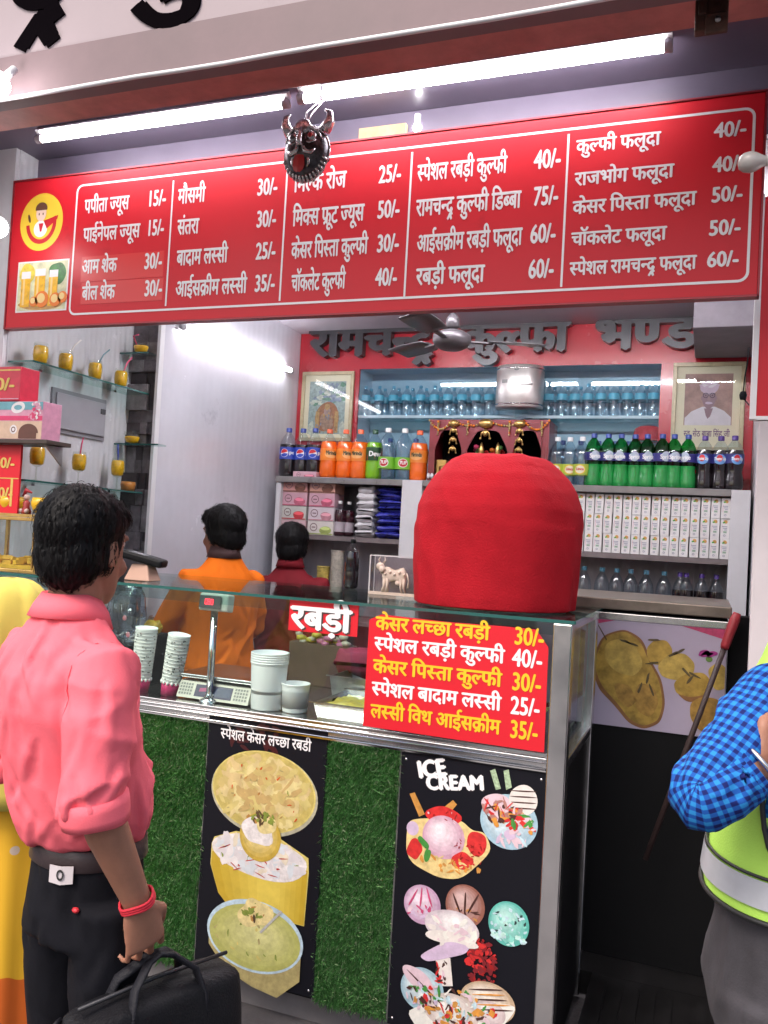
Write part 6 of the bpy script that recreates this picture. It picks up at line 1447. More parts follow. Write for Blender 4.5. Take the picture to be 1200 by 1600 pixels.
m.ball(cm + Vector((0, -.048, .058)), .026, 12, 0, (1.2, .35, 1)); mt([(-.044, -.038, -.022), (-.064, -.02, -.03)], [.008, .004])
for q in range(15):
    a = PI * (1.12 + .76 * q / 14); x, z = foutline(a); mt([(x * .86, -.026, z * .86), (x * .98, -.016, z * .98), (x * 1.05, -.008, z * 1.05)], [.005, .005, .001])
pts = [cm + Vector((foutline(a)[0] * .99, -.006, foutline(a)[1] * .99)) for a in [2 * PI * q / 36 for q in range(37)]]; m.tube(pts, .004, 6)
obj('relief', m, sil, t)
m = MB()
for s_ in (-1, 1): obj('pupil', MB().ball(cm + Vector((s_ * .032, -.054, .026)), .008, 12, 0, (1, .5, 1)), rd if s_ > 0 else M('pupil_grey', (.10, .09, .11), .3), t)
m.loft([[cm + Vector((.020 * w_ * math.cos(a) - .004, -.052 - .010 * math.sin(a) * 0 - .006 * (1 - abs(math.cos(a))), z)) for a in [PI * q / 10 for q in range(11)]] for z, w_ in ((-.036, .8), (-.05, 1), (-.07, 1.05), (-.084, .8), (-.092, .3))], 0, closed=False, caps=False)
obj('tongue', m, rd, t)
m = MB(); top = Vector((cm.x + .004, -.03, ZTUBE - .02)); m.tube([cm + Vector((0, -.02, .080)), cm + Vector((.004, 0, .12)), top], .0022, 6); m.tube([cm + Vector((0, -.02, .082)), cm + Vector((-.014, 0, .13)), top + Vector((-.012, 0, 0))], .003, 6)
m.tube([top + Vector((-.012, 0, 0)), top + Vector((-.012, 0, .045))], .006, 8); obj('hanging_hook', m, M('hook_grey', (.5, .48, .52), .3, .5), t)

# ------------------------------------------------------------------ people
def skin_mat(n, c): 
    m = M(n, c, .55, var=.10, vs=30, bump=.06, bs=220); m.node_tree.nodes['Principled BSDF'].inputs['Subsurface Weight'].default_value = .06; return m
skin_a = skin_mat('skin_brown', (.30, .135, .085)); skin_b = skin_mat('skin_deep_brown', (.21, .09, .055))
hair_m = M('black_hair', (.004, .0035, .004), .55, spec=.16)
eye_w = M('eye_white', (.6, .58, .55), .2); eye_d = M('eye_dark', (.015, .008, .005), .1)
def ringT(c, rx, ry, n=28, p=2.0, ang=0., tilt=0.):
    c = Vector(c); out = []
    for k in range(n):
        a = 2 * PI * k / n; x = math.copysign(abs(math.cos(a)) ** (2 / p), math.cos(a)) * rx; y = math.copysign(abs(math.sin(a)) ** (2 / p), math.sin(a)) * ry
        out.append(c + Vector((x * math.cos(ang) - y * math.sin(ang), x * math.sin(ang) + y * math.cos(ang), y * tilt)))
    return out
def headmat(c, yaw=0., pitch=0., s=1.):
    return Matrix.Translation(c) @ Matrix.Rotation(yaw, 4, 'Z') @ Matrix.Rotation(pitch, 4, 'X') @ Matrix.Scale(s, 4)
def sub(mb, fn, mat):                     # build with fn in local space, then place by mat
    t_ = MB(); fn(t_)
    mb.add([mat @ v for v in t_.v], t_.f, 0, True); return mb
def head_fn(m):
    m.loft([ringT((0, y, z), a, b, 24) for z, y, a, b in ((-.118, .052, .016, .014), (-.113, .05, .032, .028), (-.092, .034, .050, .052), (-.06, .018, .061, .072), (-.03, .008, .068, .084), (0, 0, .072, .090), (.03, -.004, .075, .094), (.06, -.008, .074, .093), (.088, -.010, .062, .078), (.107, -.010, .040, .05), (.115, -.010, .012, .015))])
    m.tube([(0, .080, .020), (0, .098, -.005), (0, .110, -.028), (0, .092, -.040)], [.009, .011, .016, .010], 10)
    for s_ in (-1, 1):
        m.ball((s_ * .012, .094, -.033), .010, 8); m.ball((s_ * .074, -.008, -.008), .031, 10, 0, (.28, .62, 1.05)); m.ball((s_ * .030, .080, .030), .020, 8, 0, (1.3, .5, .5)); m.ball((s_ * .040, .060, -.035), .028, 8, 0, (.9, .9, .8))
    m.ball((0, .084, -.062), .020, 10, 0, (1.3, .5, .35)); m.ball((0, .081, -.073), .018, 10, 0, (1.2, .5, .4)); m.ball((0, .066, -.102), .022, 10, 0, (1.1, .7, .7))
def hand(m, w, d, pn, thumb, s=1., curl=.9, spread=.12):
    """w wrist, d direction to the fingertips, pn the way the palm faces, thumb +1/-1 the side along d x pn."""
    w = Vector(w); d = Vector(d).normalized(); pn = (Vector(pn) - d * Vector(pn).dot(d)).normalized(); sd_ = d.cross(pn) * thumb
    L = .088 * s
    m.loft([[w + d * (L * u) + sd_ * (hw * math.cos(a)) * s + pn * (ht * math.sin(a)) * s for a in (2 * PI * k / 16 for k in range(16))] for u, hw, ht in ((-.15, .026, .020), (0, .029, .019), (.3, .038, .018), (.7, .042, .016), (1.0, .041, .013), (1.06, .034, .008))])
    for i, (off, ln, r) in enumerate(((.034, .072, .0086), (.0115, .080, .0090), (-.0115, .074, .0086), (-.034, .058, .0076))):
        p = w + d * L * (1.0 if i in (1, 2) else .95) + sd_ * off * s; ang = .25 + .08 * i; dirv = d; pts = [p - d * .012]; rr = [r * s]
        for q, fr in enumerate((.45, .31, .24)):
            a = curl * (.55 + .45 * q) + .05 * i; dirv = (d * math.cos(sum((curl * (.55 + .25 * z) for z in range(q + 1)))) + pn * math.sin(sum((curl * (.55 + .25 * z) for z in range(q + 1)))) + sd_ * spread * (off / .03)).normalized()
            pts.append(pts[-1] + dirv * ln * fr * s + (d * .012 if q == 0 else Vector((0, 0, 0)))); rr.append(r * s * (1 - .12 * (q + 1)))
        m.tube(pts, rr, 8)
    p = w + d * L * .25 + sd_ * .026 * s; dv = (sd_ * .75 + d * .6 + pn * .25).normalized(); dv2 = (d * .8 + pn * .5 + sd_ * .1).normalized()
    m.tube([p - dv * .015, p + dv * .030 * s, p + dv * .030 * s + dv2 * .030 * s, p + dv * .030 * s + dv2 * .054 * s], [.015 * s, .0125 * s, .0105 * s, .008 * s], 8)
def hair_obj(t, hm, kind='short', strands=700, seed=1, mat=None, hs=1.):
    m = MB()
    def fn(q):
        q.ball((0, -.020, .038), .1, 20, 0, (.90, 1.04, .95))
        q.ball((0, -.048, -.020), .078, 16, 0, (1.04, .80, 1.15))
        q.ball((0, .048, .088), .050, 14, 0, (1.35, 1.0, .62))
        for s_ in (-1, 1): q.ball((s_ * .068, .012, .012), .03, 10, 0, (.55, 1.2, 1.5))
        if kind == 'full':
            q.ball((0, -.052, -.040), .062, 16, 0, (1.10, .72, 1.0)); q.ball((0, -.016, .046), .100, 20, 0, (.94, 1.06, .90))
            for s_ in (-1, 1): q.ball((s_ * .070, -.008, -.012), .034, 12, 0, (.45, 1.15, 1.5)); q.ball((s_ * .050, .050, .066), .036, 12, 0, (.8, 1, .9))
    sub(m, fn, hm @ Matrix.Translation((0, -.008, .008)) @ Matrix.Scale(hs, 4))
    o = obj('hair', m, mat or hair_m, t); remesh(o, .007, 3)
    inv = hm.inverted()
    def dsp(co, n):
        l = inv @ co; a = math.atan2(l.x, -l.y); return .0045 * noise.noise(Vector((a * 16, l.z * 9, seed))) + .003 * noise.noise(Vector((a * 34, l.z * 14, seed + 5)))
    displace(o, dsp)
    rnd = random.Random(seed); me = o.data; vs = []; fs = []; up = Vector((0, 0, 1)); N = len(me.vertices)
    for k in range(strands):
        v = me.vertices[rnd.randrange(N)]; n = v.normal; p = v.co.copy()
        tdir = (-up + Vector((rnd.gauss(0, .25), rnd.gauss(-.1, .25), 0))); tdir = (tdir - n * tdir.dot(n))
        if tdir.length < .2: tdir = Vector((rnd.gauss(0, 1), -1, 0)); tdir -= n * tdir.dot(n)
        tdir.normalize(); sdv = n.cross(tdir) * rnd.uniform(.0012, .0026); L = rnd.uniform(.014, .034)
        b_ = len(vs)
        for q in range(4):
            u = q / 3; c_ = p + tdir * L * u + n * (.0035 + .004 * math.sin(u * 2.5) - .010 * u * u) ; wv = (1 - u * .85)
            vs += [c_ - sdv * wv, c_ + sdv * wv]
        fs += [(b_ + 2 * q, b_ + 2 * q + 1, b_ + 2 * q + 3, b_ + 2 * q + 2) for q in range(3)]
    bm = bmesh.new(); bm.from_mesh(me); nv = [bm.verts.new(v) for v in vs]
    for f in fs: bm.faces.new([nv[i] for i in f]).smooth = True
    bm.to_mesh(me); bm.free(); return o
def eyes(t, hm):
    m = MB()
    for s_ in (-1, 1):
        c_ = hm @ Vector((s_ * .030, .080, .018)); m.ball(c_, .0115, 12, 0); c2 = hm @ Vector((s_ * .030, .0885, .018)); m.ball(c2, .0058, 10, 1)
    obj('eyes', m, [eye_w, eye_d], t)
def person(name, label, loc, h, H, skin, arms, hm_yaw=0., hm_pitch=0., hm_off=(0, 0, 0), hair='short', strands=700, hands=None, vox=.007, seed=1, lean=0., hs=1., hip=(0, 0)):
    """arms: {+1/-1: (shoulder, elbow, wrist)} local; hands: {+1/-1: (dir, palm, thumb, curl)}"""
    t = thing(name, label, 'person', loc, rz=h)
    if h == 0: t['_o'] = (0, 0, 0)
    s = H / 1.66
    m = MB()
    L = lambda z: lean * max(0, z - .9 * s) / (.55 * s)
    HB = lambda z: max(0., min(1., (1.16 - z) / .2)); hx, hy = hip
    m.loft([ringT((hx * HB(z), L(z * s) + hy * HB(z), z * s), a * s, b_ * s) for z, a, b_ in ((.78, .09, .07), (.84, .112, .086), (.92, .112, .086), (1.02, .104, .080), (1.16, .112, .082), (1.26, .118, .078), (1.33, .100, .064), (1.38, .064, .054), (1.43, .050, .050))])
    hc = Vector((0, L(1.54 * s) + .015, 1.545 * s)) + Vector(hm_off); hm = headmat(hc, hm_yaw, hm_pitch, s)
    m.tube([(0, L(1.38 * s) - .005, 1.38 * s), (0, L(1.44 * s), 1.44 * s), hm @ Vector((0, -.012, -.04))], [.064 * s, .055 * s, .056 * s], 16)
    sub(m, head_fn, hm)
    for sg in (-1, 1):
        m.tube([(hx + sg * .065 * s, hy, .86 * s), (hx + sg * .084 * s, hy + .005, .66 * s), (hx + sg * .09 * s, hy + .012, .47 * s), (hx + sg * .095 * s, hy - .008, .33 * s), (hx + sg * .10 * s, hy - .012, .09 * s)], [.050 * s, .060 * s, .046 * s, .046 * s, .034 * s], 14)
        m.loft([ringT((sg * .105 * s, y, .045), a, b_, 12) for y, a, b_ in ((-.075, .02, .03), (-.06, .034, .043), (0, .036, .05), (.08, .046, .03), (.15, .04, .022), (.175, .02, .015))]) if False else m.tube([(hx + sg * .10 * s, hy - .05, .05), (hx + sg * .105 * s, hy + .03, .05), (hx + sg * .112 * s, hy + .12, .032), (hx + sg * .115 * s, hy + .17, .025)], [.040, .044, .032, .02], 10)
        sh, el, wr = [Vector(q) for q in arms[sg]]
        mid = (sh + el) / 2; fm = el.lerp(wr, .35)
        m.tube([sh + (Vector((0, L(1.26 * s), 1.26 * s)) - sh) * .45, sh.lerp(el, .06) + Vector((0, 0, -.012)), mid, el, fm, wr], [.045 * s, .042 * s, .040 * s, .039 * s, .041 * s, .027 * s], 14)
        d, pn, th, cu = (hands or {}).get(sg, ((wr - el), (-sg, 0, 0), -sg * 1, .55))
        hand(m, wr, d, pn, th, s, cu)
    o = obj('body', m, skin, t); remesh(o, vox, 3)
    eyes(t, hm)
    if hair: hair_obj(t, hm, hair, strands, seed, hs=hs)
    t['_h'] = 0
    return t, hm, s
def fold_fn(seed, amp, fx=3., fz=5., dirv=(1, .3, .8)):
    def f(co, n):
        q = Vector((co.x * fx * 2.2, co.y * fx * 2.2, co.z * fz)) ; w_ = noise.noise(q * .5 + Vector((seed, 0, 0))) * 2.2
        r_ = 1 - abs(noise.noise(Vector((co.x * fx + w_, co.y * fx, co.z * fz * .7 + seed)))) * 2
        return amp * (r_ * r_ * (1 if r_ > 0 else -.4) - .25) + amp * .5 * noise.noise(co * 9 + Vector((0, seed, 0)))
    return f
def creases(o, n, A, w, seed, down=(.35, .35, 1.), lmin=.06, lmax=.18):
    rnd = random.Random(seed); me = o.data; me.update(); V = me.vertices; N = len(V); segs = []
    for _ in range(n):
        v = V[rnd.randrange(N)]; d = Vector((rnd.gauss(0, down[0]), rnd.gauss(0, down[1]), -down[2])); nn = v.normal; d = d - nn * d.dot(nn)
        if d.length < .1: continue
        d.normalize(); L = rnd.uniform(lmin, lmax); segs.append((v.co.copy(), d, nn.cross(d).normalized(), L, rnd.uniform(.5, 1.2), rnd.choice((-1, 1)), nn.copy(), rnd.uniform(-1.2, 1.2)))
    out = []
    for v in V:
        co = v.co; nn = v.normal; h = 0.
        for p, d, sd_, L, k, sg, n0, cv in segs:
            q = co - p
            if abs(q.x) > L or abs(q.y) > L or abs(q.z) > L: continue
            u = q.dot(d) / L
            if u < 0 or u > 1 or n0.dot(nn) < .2: continue
            e = (q.dot(sd_) - cv * .05 * u * u * (L / .15)) / (w * (1 + .8 * u))
            if abs(e) > 3.2: continue
            f = math.sin(PI * u) ** .8 * k; h += f * (-math.exp(-e * e) + .75 * math.exp(-(e * sg - 1.5) ** 2))
        out.append(max(-1.6, min(1.6, h)) * A)
    for v, h in zip(V, out): v.co += v.normal * h if h else Vector((0, 0, 0))
    me.update()
def shirt(t, mat, rings, sleeves, seed, amp=.006, vox=.009, name='shirt', it=3, cre=60):
    m = MB(); m.loft(rings)
    for pts, rr in sleeves: m.tube(pts, rr, 16)
    o = obj(name, m, mat, t); remesh(o, vox, it); displace(o, fold_fn(seed, amp)); creases(o, cre, .0062, .0085, seed); return o
def trousers(t, mat, s, seed, hipw=(.168, .125), top=.93, name='trousers', amp=.006, legs=1.):
    m = MB(); m.loft([ringT((0, 0, z * s), a * s, b_ * s) for z, a, b_ in ((.76, .150, .115), (.82, hipw[0] * 1.02, hipw[1] * 1.05), (.88, hipw[0], hipw[1]), (top, hipw[0] * .94, hipw[1] * .95))])
    for sg in (-1, 1): m.tube([(sg * .085 * s, 0, .84 * s), (sg * .095 * s, .005, .66 * s), (sg * .10 * s, .012, .47 * s), (sg * .10 * s, -.008, .30 * s), (sg * .10 * s, -.008, .075 * s)], [q * legs * s for q in (.098, .092, .076, .073, .066)], 16)
    o = obj(name, m, mat, t); remesh(o, .009, 3); displace(o, fold_fn(seed, amp)); creases(o, 45, .005, .010, seed + 3); return o
def shoes(t, mat, s):
    for sg in (-1, 1):
        m = MB(); m.tube([(sg * .10 * s, -.075, .05), (sg * .103 * s, -.03, .058), (sg * .107 * s, .05, .052), (sg * .113 * s, .14, .036), (sg * .116 * s, .19, .030)], [.036, .048, .047, .042, .024], 14); m.v = [Vector((v.x, v.y, max(v.z, .001))) for v in m.v]; obj('shoe', m, mat, t)

# --- the man in the pink shirt, seen from behind
pink = M('pink_cotton', (.86, .15, .19), .8, var=.05, vs=12, bump=.10, bs=260, spec=.2)
black_cloth = M('black_twill', (.006, .006, .009), .85, var=.2, vs=40, bump=.1, bs=300, spec=.15)
ro = Vector((-1.236, -1.140, 0)); hd = R(-20); S1 = 1.665
armsP = {1: ((.165, -.015, 1.325), (.205, -.060, 1.115), (.222, .050, .880)), -1: ((-.165, -.01, 1.325), (-.22, -.02, 1.11), (-.19, .12, .92))}
t, hm, s = person('person', 'man in a pink shirt and black trousers, back turned, carrying a black bag', ro, hd, S1, skin_a, armsP, hm_yaw=R(24), hm_pitch=R(-4), hm_off=(0, 0, .012), hs=.92, hair='full', strands=1500, seed=3, vox=.0046, hip=(.004, .068),
    hands={1: ((.02, .28, -1), (-1, .1, -.1), 1, .95), -1: ((0, .3, -1), (1, 0, 0), -1, .4)})
RG = lambda z, a, b_, y=0, p=2.2: ringT((0, y, z * s), a * s, b_ * s, 32, p)
so_ = shirt(t, pink, [RG(.955, .108, .100, .062), RG(.965, .128, .120, .064), RG(1.0, .142, .134, .058), RG(1.07, .150, .138, .040), RG(1.15, .156, .136, .016), RG(1.23, .165, .132, -.002), RG(1.30, .168, .122, -.010), RG(1.35, .145, .100, -.012, 2.0), RG(1.39, .096, .077, -.010, 2.0), RG(1.43, .064, .062, -.006, 2.0)],
    [([(.08, -.01, 1.315 * s), (.155, -.015, 1.322), (.185, -.036, 1.24), (.202, -.056, 1.13), (.208, -.050, 1.075)], [.070, .066, .064, .061, .058]), ([(-.08, -.01, 1.315 * s), (-.155, -.01, 1.322), (-.195, -.015, 1.23), (-.22, -.02, 1.12), (-.216, .0, 1.07)], [.070, .066, .064, .061, .058])], 2, .011, vox=.0065, it=2, cre=110)
bv = mathutils.bvhtree.BVHTree.FromPolygons([v.co for v in so_.data.vertices], [tuple(p.vertices) for p in so_.data.polygons])
def seam(name, pts, r=.0016):
    P = [bv.find_nearest(Vector(q)) for q in pts]; obj(name, MB().tube([p[0] + p[1] * .0006 for p in P], r, 6), pink, t)
for sg in (-1, 1): seam('seam', [(sg * (.150 - .012 * math.cos(a)), -.014 + .085 * math.sin(a), 1.265 * s + .085 * math.cos(a)) for a in [2 * PI * k / 40 for k in range(41)]])
seam('seam', [(-.15 + .30 * k / 30, -.2, (1.325 - .02 * math.sin(PI * k / 30)) * s) for k in range(31)])
m = MB()
for sg, a, b_ in ((1, (.205, -.052, 1.105), (.2085, -.044, 1.055)), (-1, (-.22, -.018, 1.105), (-.2165, .004, 1.055))):
    m = MB(); m.tube([a, Vector(a).lerp(Vector(b_), .35), Vector(a).lerp(Vector(b_), .7), b_], [.063, .0645, .0645, .0625], 24)
    o = obj('rolled_cuff', m, pink, t); o.modifiers.new('thick', 'SOLIDIFY').thickness = .004; displace(o, lambda c, n: .004 * noise.noise(c * 26))
m = MB(); n_ = 40; rings = []
for dz, rr in ((-.006, .060), (.026, .056), (.032, .058), (.010, .070), (-.014, .080)):
    ring = []
    for k in range(n_):
        a = 2 * PI * k / n_; fr = max(0, math.sin(a)); z = 1.430 * s + dz - .020 * fr * (1 if rr < .08 else 1.6) - (.012 * fr if rr > .08 else 0)
        ring.append((rr * 1.02 * math.cos(a), rr * 1.05 * math.sin(a) - .006, z))
    rings.append(ring)
m.loft(rings, caps=False); o = obj('collar', m, pink, t); o.modifiers.new('thick', 'SOLIDIFY').thickness = .003
m = MB(); m.ball((.062, .082, 1.415 * s), .006, 8, 0, (1, .6, 1)); m.ball((.066, .090, 1.38 * s), .006, 8, 0, (1, .6, 1)); obj('button', m, M('button_pale', (.65, .45, .42), .3), t)
trousers(t, black_cloth, s, 5, (.122, .112), .965, legs=.82)
m = MB(); m.loft([RG(.912, .1215, .1130), RG(.914, .1235, .1150), RG(.952, .1195, .1120), RG(.954, .1175, .1100)], caps=False); o = obj('belt', m, M('belt_brown', (.035, .022, .024), .45, bump=.1, bs=150), t)
m = MB(); an = R(-58)
def onw(a, z, d): c_ = Vector(((.1285 * s + d) * math.cos(a), (.118 * s + d) * math.sin(a), z)); return c_
m.add([onw(an - .20, .893 * s, .0045), onw(an, .891 * s, .0055), onw(an + .20, .895 * s, .0045), onw(an + .20, .929 * s, .0045), onw(an, .927 * s, .0055), onw(an - .20, .927 * s, .0045)], [(0, 1, 4, 5), (1, 2, 3, 4)]); o = obj('waist_patch', m, M('patch_white', (.55, .50, .52), .5), t); o.modifiers.new('thick', 'SOLIDIFY').thickness = .002
m = MB(); 
for k in range(16):
    a0, a1 = 2 * PI * k / 16, 2 * PI * (k + 1) / 16
    q = lambda a, r_: onw(an + .0 + r_ * .06 * math.cos(a), .911 * s + r_ * .011 * math.sin(a), .0072)
    m.add([q(a0, .6), q(a0, 1), q(a1, 1), q(a1, .6)], [(0, 1, 2, 3)])
obj('patch_emblem', m, M('patch_ink', (.02, .02, .02), .5), t)
m = MB(); m.ball(onw(R(-42), .845 * s, .006), .006, 8, 0, (1.6, 1.2, .9)); obj('pocket_mark', m, M('mark_red', (.5, .02, .03), .5), t)
shoes(t, M('shoe_black', (.01, .01, .011), .35), s)
for o in t.children:                     # his weight is on the forward leg
    if o.name.split('.')[0] in ('trousers', 'belt', 'waist_patch', 'patch_emblem', 'pocket_mark', 'shoe'): o.location = (.004, .070, 0)
m = MB(); wr = Vector(armsP[1][2]); el = Vector(armsP[1][1]); dd = (wr - el).normalized(); x_, y_, _ = frame_to(dd); c_ = wr - dd * .012
for off in (0, .005, .010): m.tube([c_ + dd * (off + .003 * math.sin(k * .9)) + (x_ * math.cos(2 * PI * k / 20) + y_ * math.sin(2 * PI * k / 20)) * (.0335 * s) for k in range(21)], .0030, 6, caps=False)
m.ball(c_ + x_ * .036, .006, 8); obj('wrist_thread', m, M('thread_red', (.60, .02, .04), .7), t)
hw = wr + Vector((.02, .28, -1)).normalized() * .098 * s
Mw = Matrix.Translation(ro) @ Matrix.Rotation(hd, 4, 'Z')
hand_w = Mw @ (wr + Vector((.02, .28, -1)).normalized() * .118)
# --- the black bag
bagm = M('bag_nylon', (.005, .005, .007), .6, spec=.25, var=.25, vs=20, bump=.25, bs=240); strapm = M('bag_strap', (.009, .009, .013), .6, spec=.25, bump=.3, bs=300)
bc = hand_w + Vector((.0, .03, -.212)); ba = R(-22)
t = thing('bag', 'black fabric document bag hanging from the hand of the pink shirted man', 'bag', tuple(bc), rz=ba); t['_o'] = (0, 0, 0)
m = MB(); rings = []
for j in range(9):
    v = j / 8; z = -.15 + .30 * v; k_ = 1 - .10 * v - .06 * (2 * v - 1) ** 4
    rings.append(ringT((.0, 0, z), .062 * k_ + .012 * math.sin(v * PI), .20 * (1 - .07 * v), 36, 5))
m.loft(rings); o = obj('bag_body', m, bagm, t, bev=0); o.modifiers.new('sub', 'SUBSURF').render_levels = 2; displace(o, lambda c, n: .006 * noise.noise(c * 9))
m = MB(); m.loft([ringT((.064, 0, z), .018 * k_, .150 * k_, 28, 5) for z, k_ in ((-.12, .9), (-.11, 1), (.02, 1), (.035, .92))]); o = obj('front_pocket', m, bagm, t); o.modifiers.new('sub', 'SUBSURF').render_levels = 1
m = MB(); m.tube([(.004, -.17, .158), (.0, 0, .161), (.004, .17, .158)], .004, 6); m.tube([(.080, -.13, .04), (.082, .13, .04)], .003, 6); m.box((.083, -.10, .034), (.004, .02, .008)); obj('zip', m, M('zip_metal', (.03, .03, .035), .5, .4), t)
for sx in (-.028, .030):
    m = MB(); m.tube([(sx * 1.9, -.085, .02), (sx * 1.6, -.084, .12), (sx * 1.1, -.070, .168), (sx * .35, -.028, .200), (sx * .1, .0, .206), (sx * .35, .028, .200), (sx * 1.1, .070, .168), (sx * 1.6, .084, .12), (sx * 1.9, .085, .02)], [.013] * 9, 8, flat=.45); obj('handle', m, strapm, t)
m = MB(); m.tube([(-.03, -.19, .13), (-.10, -.24, .02), (-.11, -.21, -.14), (-.08, -.06, -.20), (-.07, .1, -.17), (-.04, .19, .12)], [.016] * 6, 8, flat=.3); obj('shoulder_strap', m, strapm, t)

# --- the woman in yellow beside him
yel = M('yellow_veil', (.60, .50, .10), .7, var=.12, vs=9, spec=.25)
def sari_mat():
    m = M('yellow_sari', (.78, .46, .03), .7, spec=.25); n = m.node_tree.nodes; l = m.node_tree.links; b_ = n['Principled BSDF']
    geo = n.new('ShaderNodeNewGeometry'); vo = n.new('ShaderNodeTexVoronoi'); vo.inputs['Scale'].default_value = 9; l.new(geo.outputs['Position'], vo.inputs['Vector'])
    r = n.new('ShaderNodeValToRGB'); r.color_ramp.interpolation = 'CONSTANT'; r.color_ramp.elements[0].color = (.60, .50, .42, 1); r.color_ramp.elements[1].position = .13; r.color_ramp.elements[1].color = (.78, .44, .03, 1); l.new(vo.outputs['Distance'], r.inputs[0])
    sp = n.new('ShaderNodeSeparateXYZ'); l.new(geo.outputs['Position'], sp.inputs[0]); nz = n.new('ShaderNodeTexNoise'); nz.inputs['Scale'].default_value = 6; l.new(geo.outputs['Position'], nz.inputs['Vector'])
    ad = n.new('ShaderNodeMath'); ad.operation = 'MULTIPLY_ADD'; ad.inputs[1].default_value = .25; l.new(nz.outputs[0], ad.inputs[0]); l.new(sp.outputs[2], ad.inputs[2])
    r2 = n.new('ShaderNodeValToRGB'); r2.color_ramp.interpolation = 'CONSTANT'; e = r2.color_ramp.elements; e[0].color = (1, 1, 1, 1); e[0].position = 0; e[1].position = .62; e[1].color = (0, 0, 0, 1); l.new(ad.outputs[0], r2.inputs[0])
    mx = n.new('ShaderNodeMix'); mx.data_type = 'RGBA'; l.new(r2.outputs[0], mx.inputs[0]); l.new(r.outputs[0], mx.inputs[6]); mx.inputs[7].default_value = (.62, .13, .02, 1); l.new(mx.outputs[2], b_.inputs['Base Color'])
    return m
wro = Vector((-1.66, -.86, 0)); armsW = {1: ((.15, 0, 1.17), (.17, .06, .95), (.08, .20, .86)), -1: ((-.15, 0, 1.17), (-.17, .06, .95), (-.08, .20, .86))}
t, hm, s = person('person', 'woman in a yellow veil and yellow sari half hidden behind the pink shirted man', wro, R(5), 1.43, skin_a, armsW, hm_yaw=R(-5), hair='short', strands=100, seed=8, vox=.008)
m = MB(); rr = []
for z, a, b_, y in ((1.462, .010, .012, -.015), (1.458, .045, .055, -.015), (1.435, .078, .092, -.015), (1.39, .098, .110, -.02), (1.32, .108, .115, -.025), (1.24, .122, .118, -.03), (1.18, .165, .125, -.025), (1.12, .198, .140, -.02), (1.0, .215, .160, -.02), (.93, .218, .165, -.02)):
    ring = []
    for k in range(64):
        q_a = 2 * PI * k / 64; f = 1 + (.02 + .02 * (1.3 - z if z < 1.2 else 0)) * math.sin(q_a * 9 + z * 4); yy = b_ * math.sin(q_a)
        if z > 1.19: yy = min(yy, .045)
        ring.append((a * f * math.cos(q_a), y + yy * f, z))
    rr.append(ring)
m.loft(rr, caps=False); o = obj('veil', m, yel, t); o.modifiers.new('sub', 'SUBSURF').render_levels = 1; creases(o, 40, .010, .012, 77, (.3, .3, 1), .1, .3); o.modifiers.new('thick', 'SOLIDIFY').thickness = .003
m = MB(); rr = []
for z, a, b_ in ((.98, .165, .13), (.85, .18, .15), (.6, .185, .16), (.35, .195, .17), (.12, .205, .18), (.03, .21, .185)):
    rr.append([(a * (1 + .05 * (1.05 - z) * math.sin(k * 2 * PI / 72 * 14 + z)) * math.cos(2 * PI * k / 72), b_ * (1 + .05 * (1.05 - z) * math.sin(k * 2 * PI / 72 * 14 + z)) * math.sin(2 * PI * k / 72), z) for k in range(72)])
m.loft(rr, caps=False); obj('sari', m, sari_mat(), t)

# --- the two shop workers with their backs turned
orange = M('orange_cotton', (.72, .15, .006), .8, var=.08, vs=10, bump=.1, bs=200, spec=.2)
collar_d = M('dark_collar', (.05, .02, .02), .7)
FL = .086
def worker(label, loc, h, H, cloth, arms, seed, hm_yaw=0., rgs=None):
    t, hm, s = person('person', label, loc, h, H, skin_b, arms, hm_yaw=hm_yaw, hm_pitch=R(-6), hm_off=(0, 0, -.012), hair='full', strands=700, seed=seed, vox=.008)
    RG = lambda z, a, b_, y=0, p=2.2: ringT((0, y, z * s), a * s, b_ * s, 32, p)
    sl = []
    for sg in (-1, 1):
        sh, el, wr = [Vector(q) for q in arms[sg]]; e2 = el.lerp(wr, .12); sl.append(([(sg * .08, -.01, 1.30 * s), sh, sh.lerp(el, .5), el, e2], [.070, .064, .064, .060, .058]))
    shirt(t, cloth, [RG(.70, .195, .150), RG(.76, .198, .152), RG(.9, .188, .142), RG(1.05, .175, .130), RG(1.18, .178, .130, -.006), RG(1.27, .182, .124, -.010), RG(1.34, .158, .104, -.012, 2.), RG(1.385, .105, .082, -.012, 2.), RG(1.43, .068, .066, -.010, 2.), RG(1.445, .062, .062, -.010, 2.)], sl, seed, .012)
    m = MB(); m.loft([RG(1.42, .070, .069, -.011, 2.), RG(1.470, .060, .062, -.014, 2.), RG(1.472, .064, .066, -.014, 2.), RG(1.42, .080, .078, -.011, 2.)], caps=False); o = obj('collar', m, collar_d if seed == 11 else cloth, t); o.modifiers.new('thick', 'SOLIDIFY').thickness = .003
    trousers(t, black_cloth, s, seed + 1); shoes(t, M('worker_shoe', (.03, .025, .02), .5), s); return t
worker('worker in an orange shirt, back turned, standing by the white side wall', Vector((-2.10, .86, FL)), R(62), 1.635, orange, {-1: ((-.16, 0, 1.290), (-.22, .10, 1.08), (-.16, .33, 1.06)), 1: ((.16, 0, 1.290), (.225, .06, 1.06), (.17, .26, .98))}, 11, hm_yaw=R(12))
worker('worker in a maroon shirt, back turned, in front of the cake boxes', Vector((-2.09, 1.54, FL)), R(12), 1.575, M('maroon_shirt', (.16, .008, .014), .75, var=.1, bump=.1, bs=200, spec=.2), {-1: ((-.165, 0, 1.245), (-.235, .06, 1.02), (-.17, .26, .98)), 1: ((.165, 0, 1.245), (.235, .06, 1.02), (.17, .26, .98))}, 15)

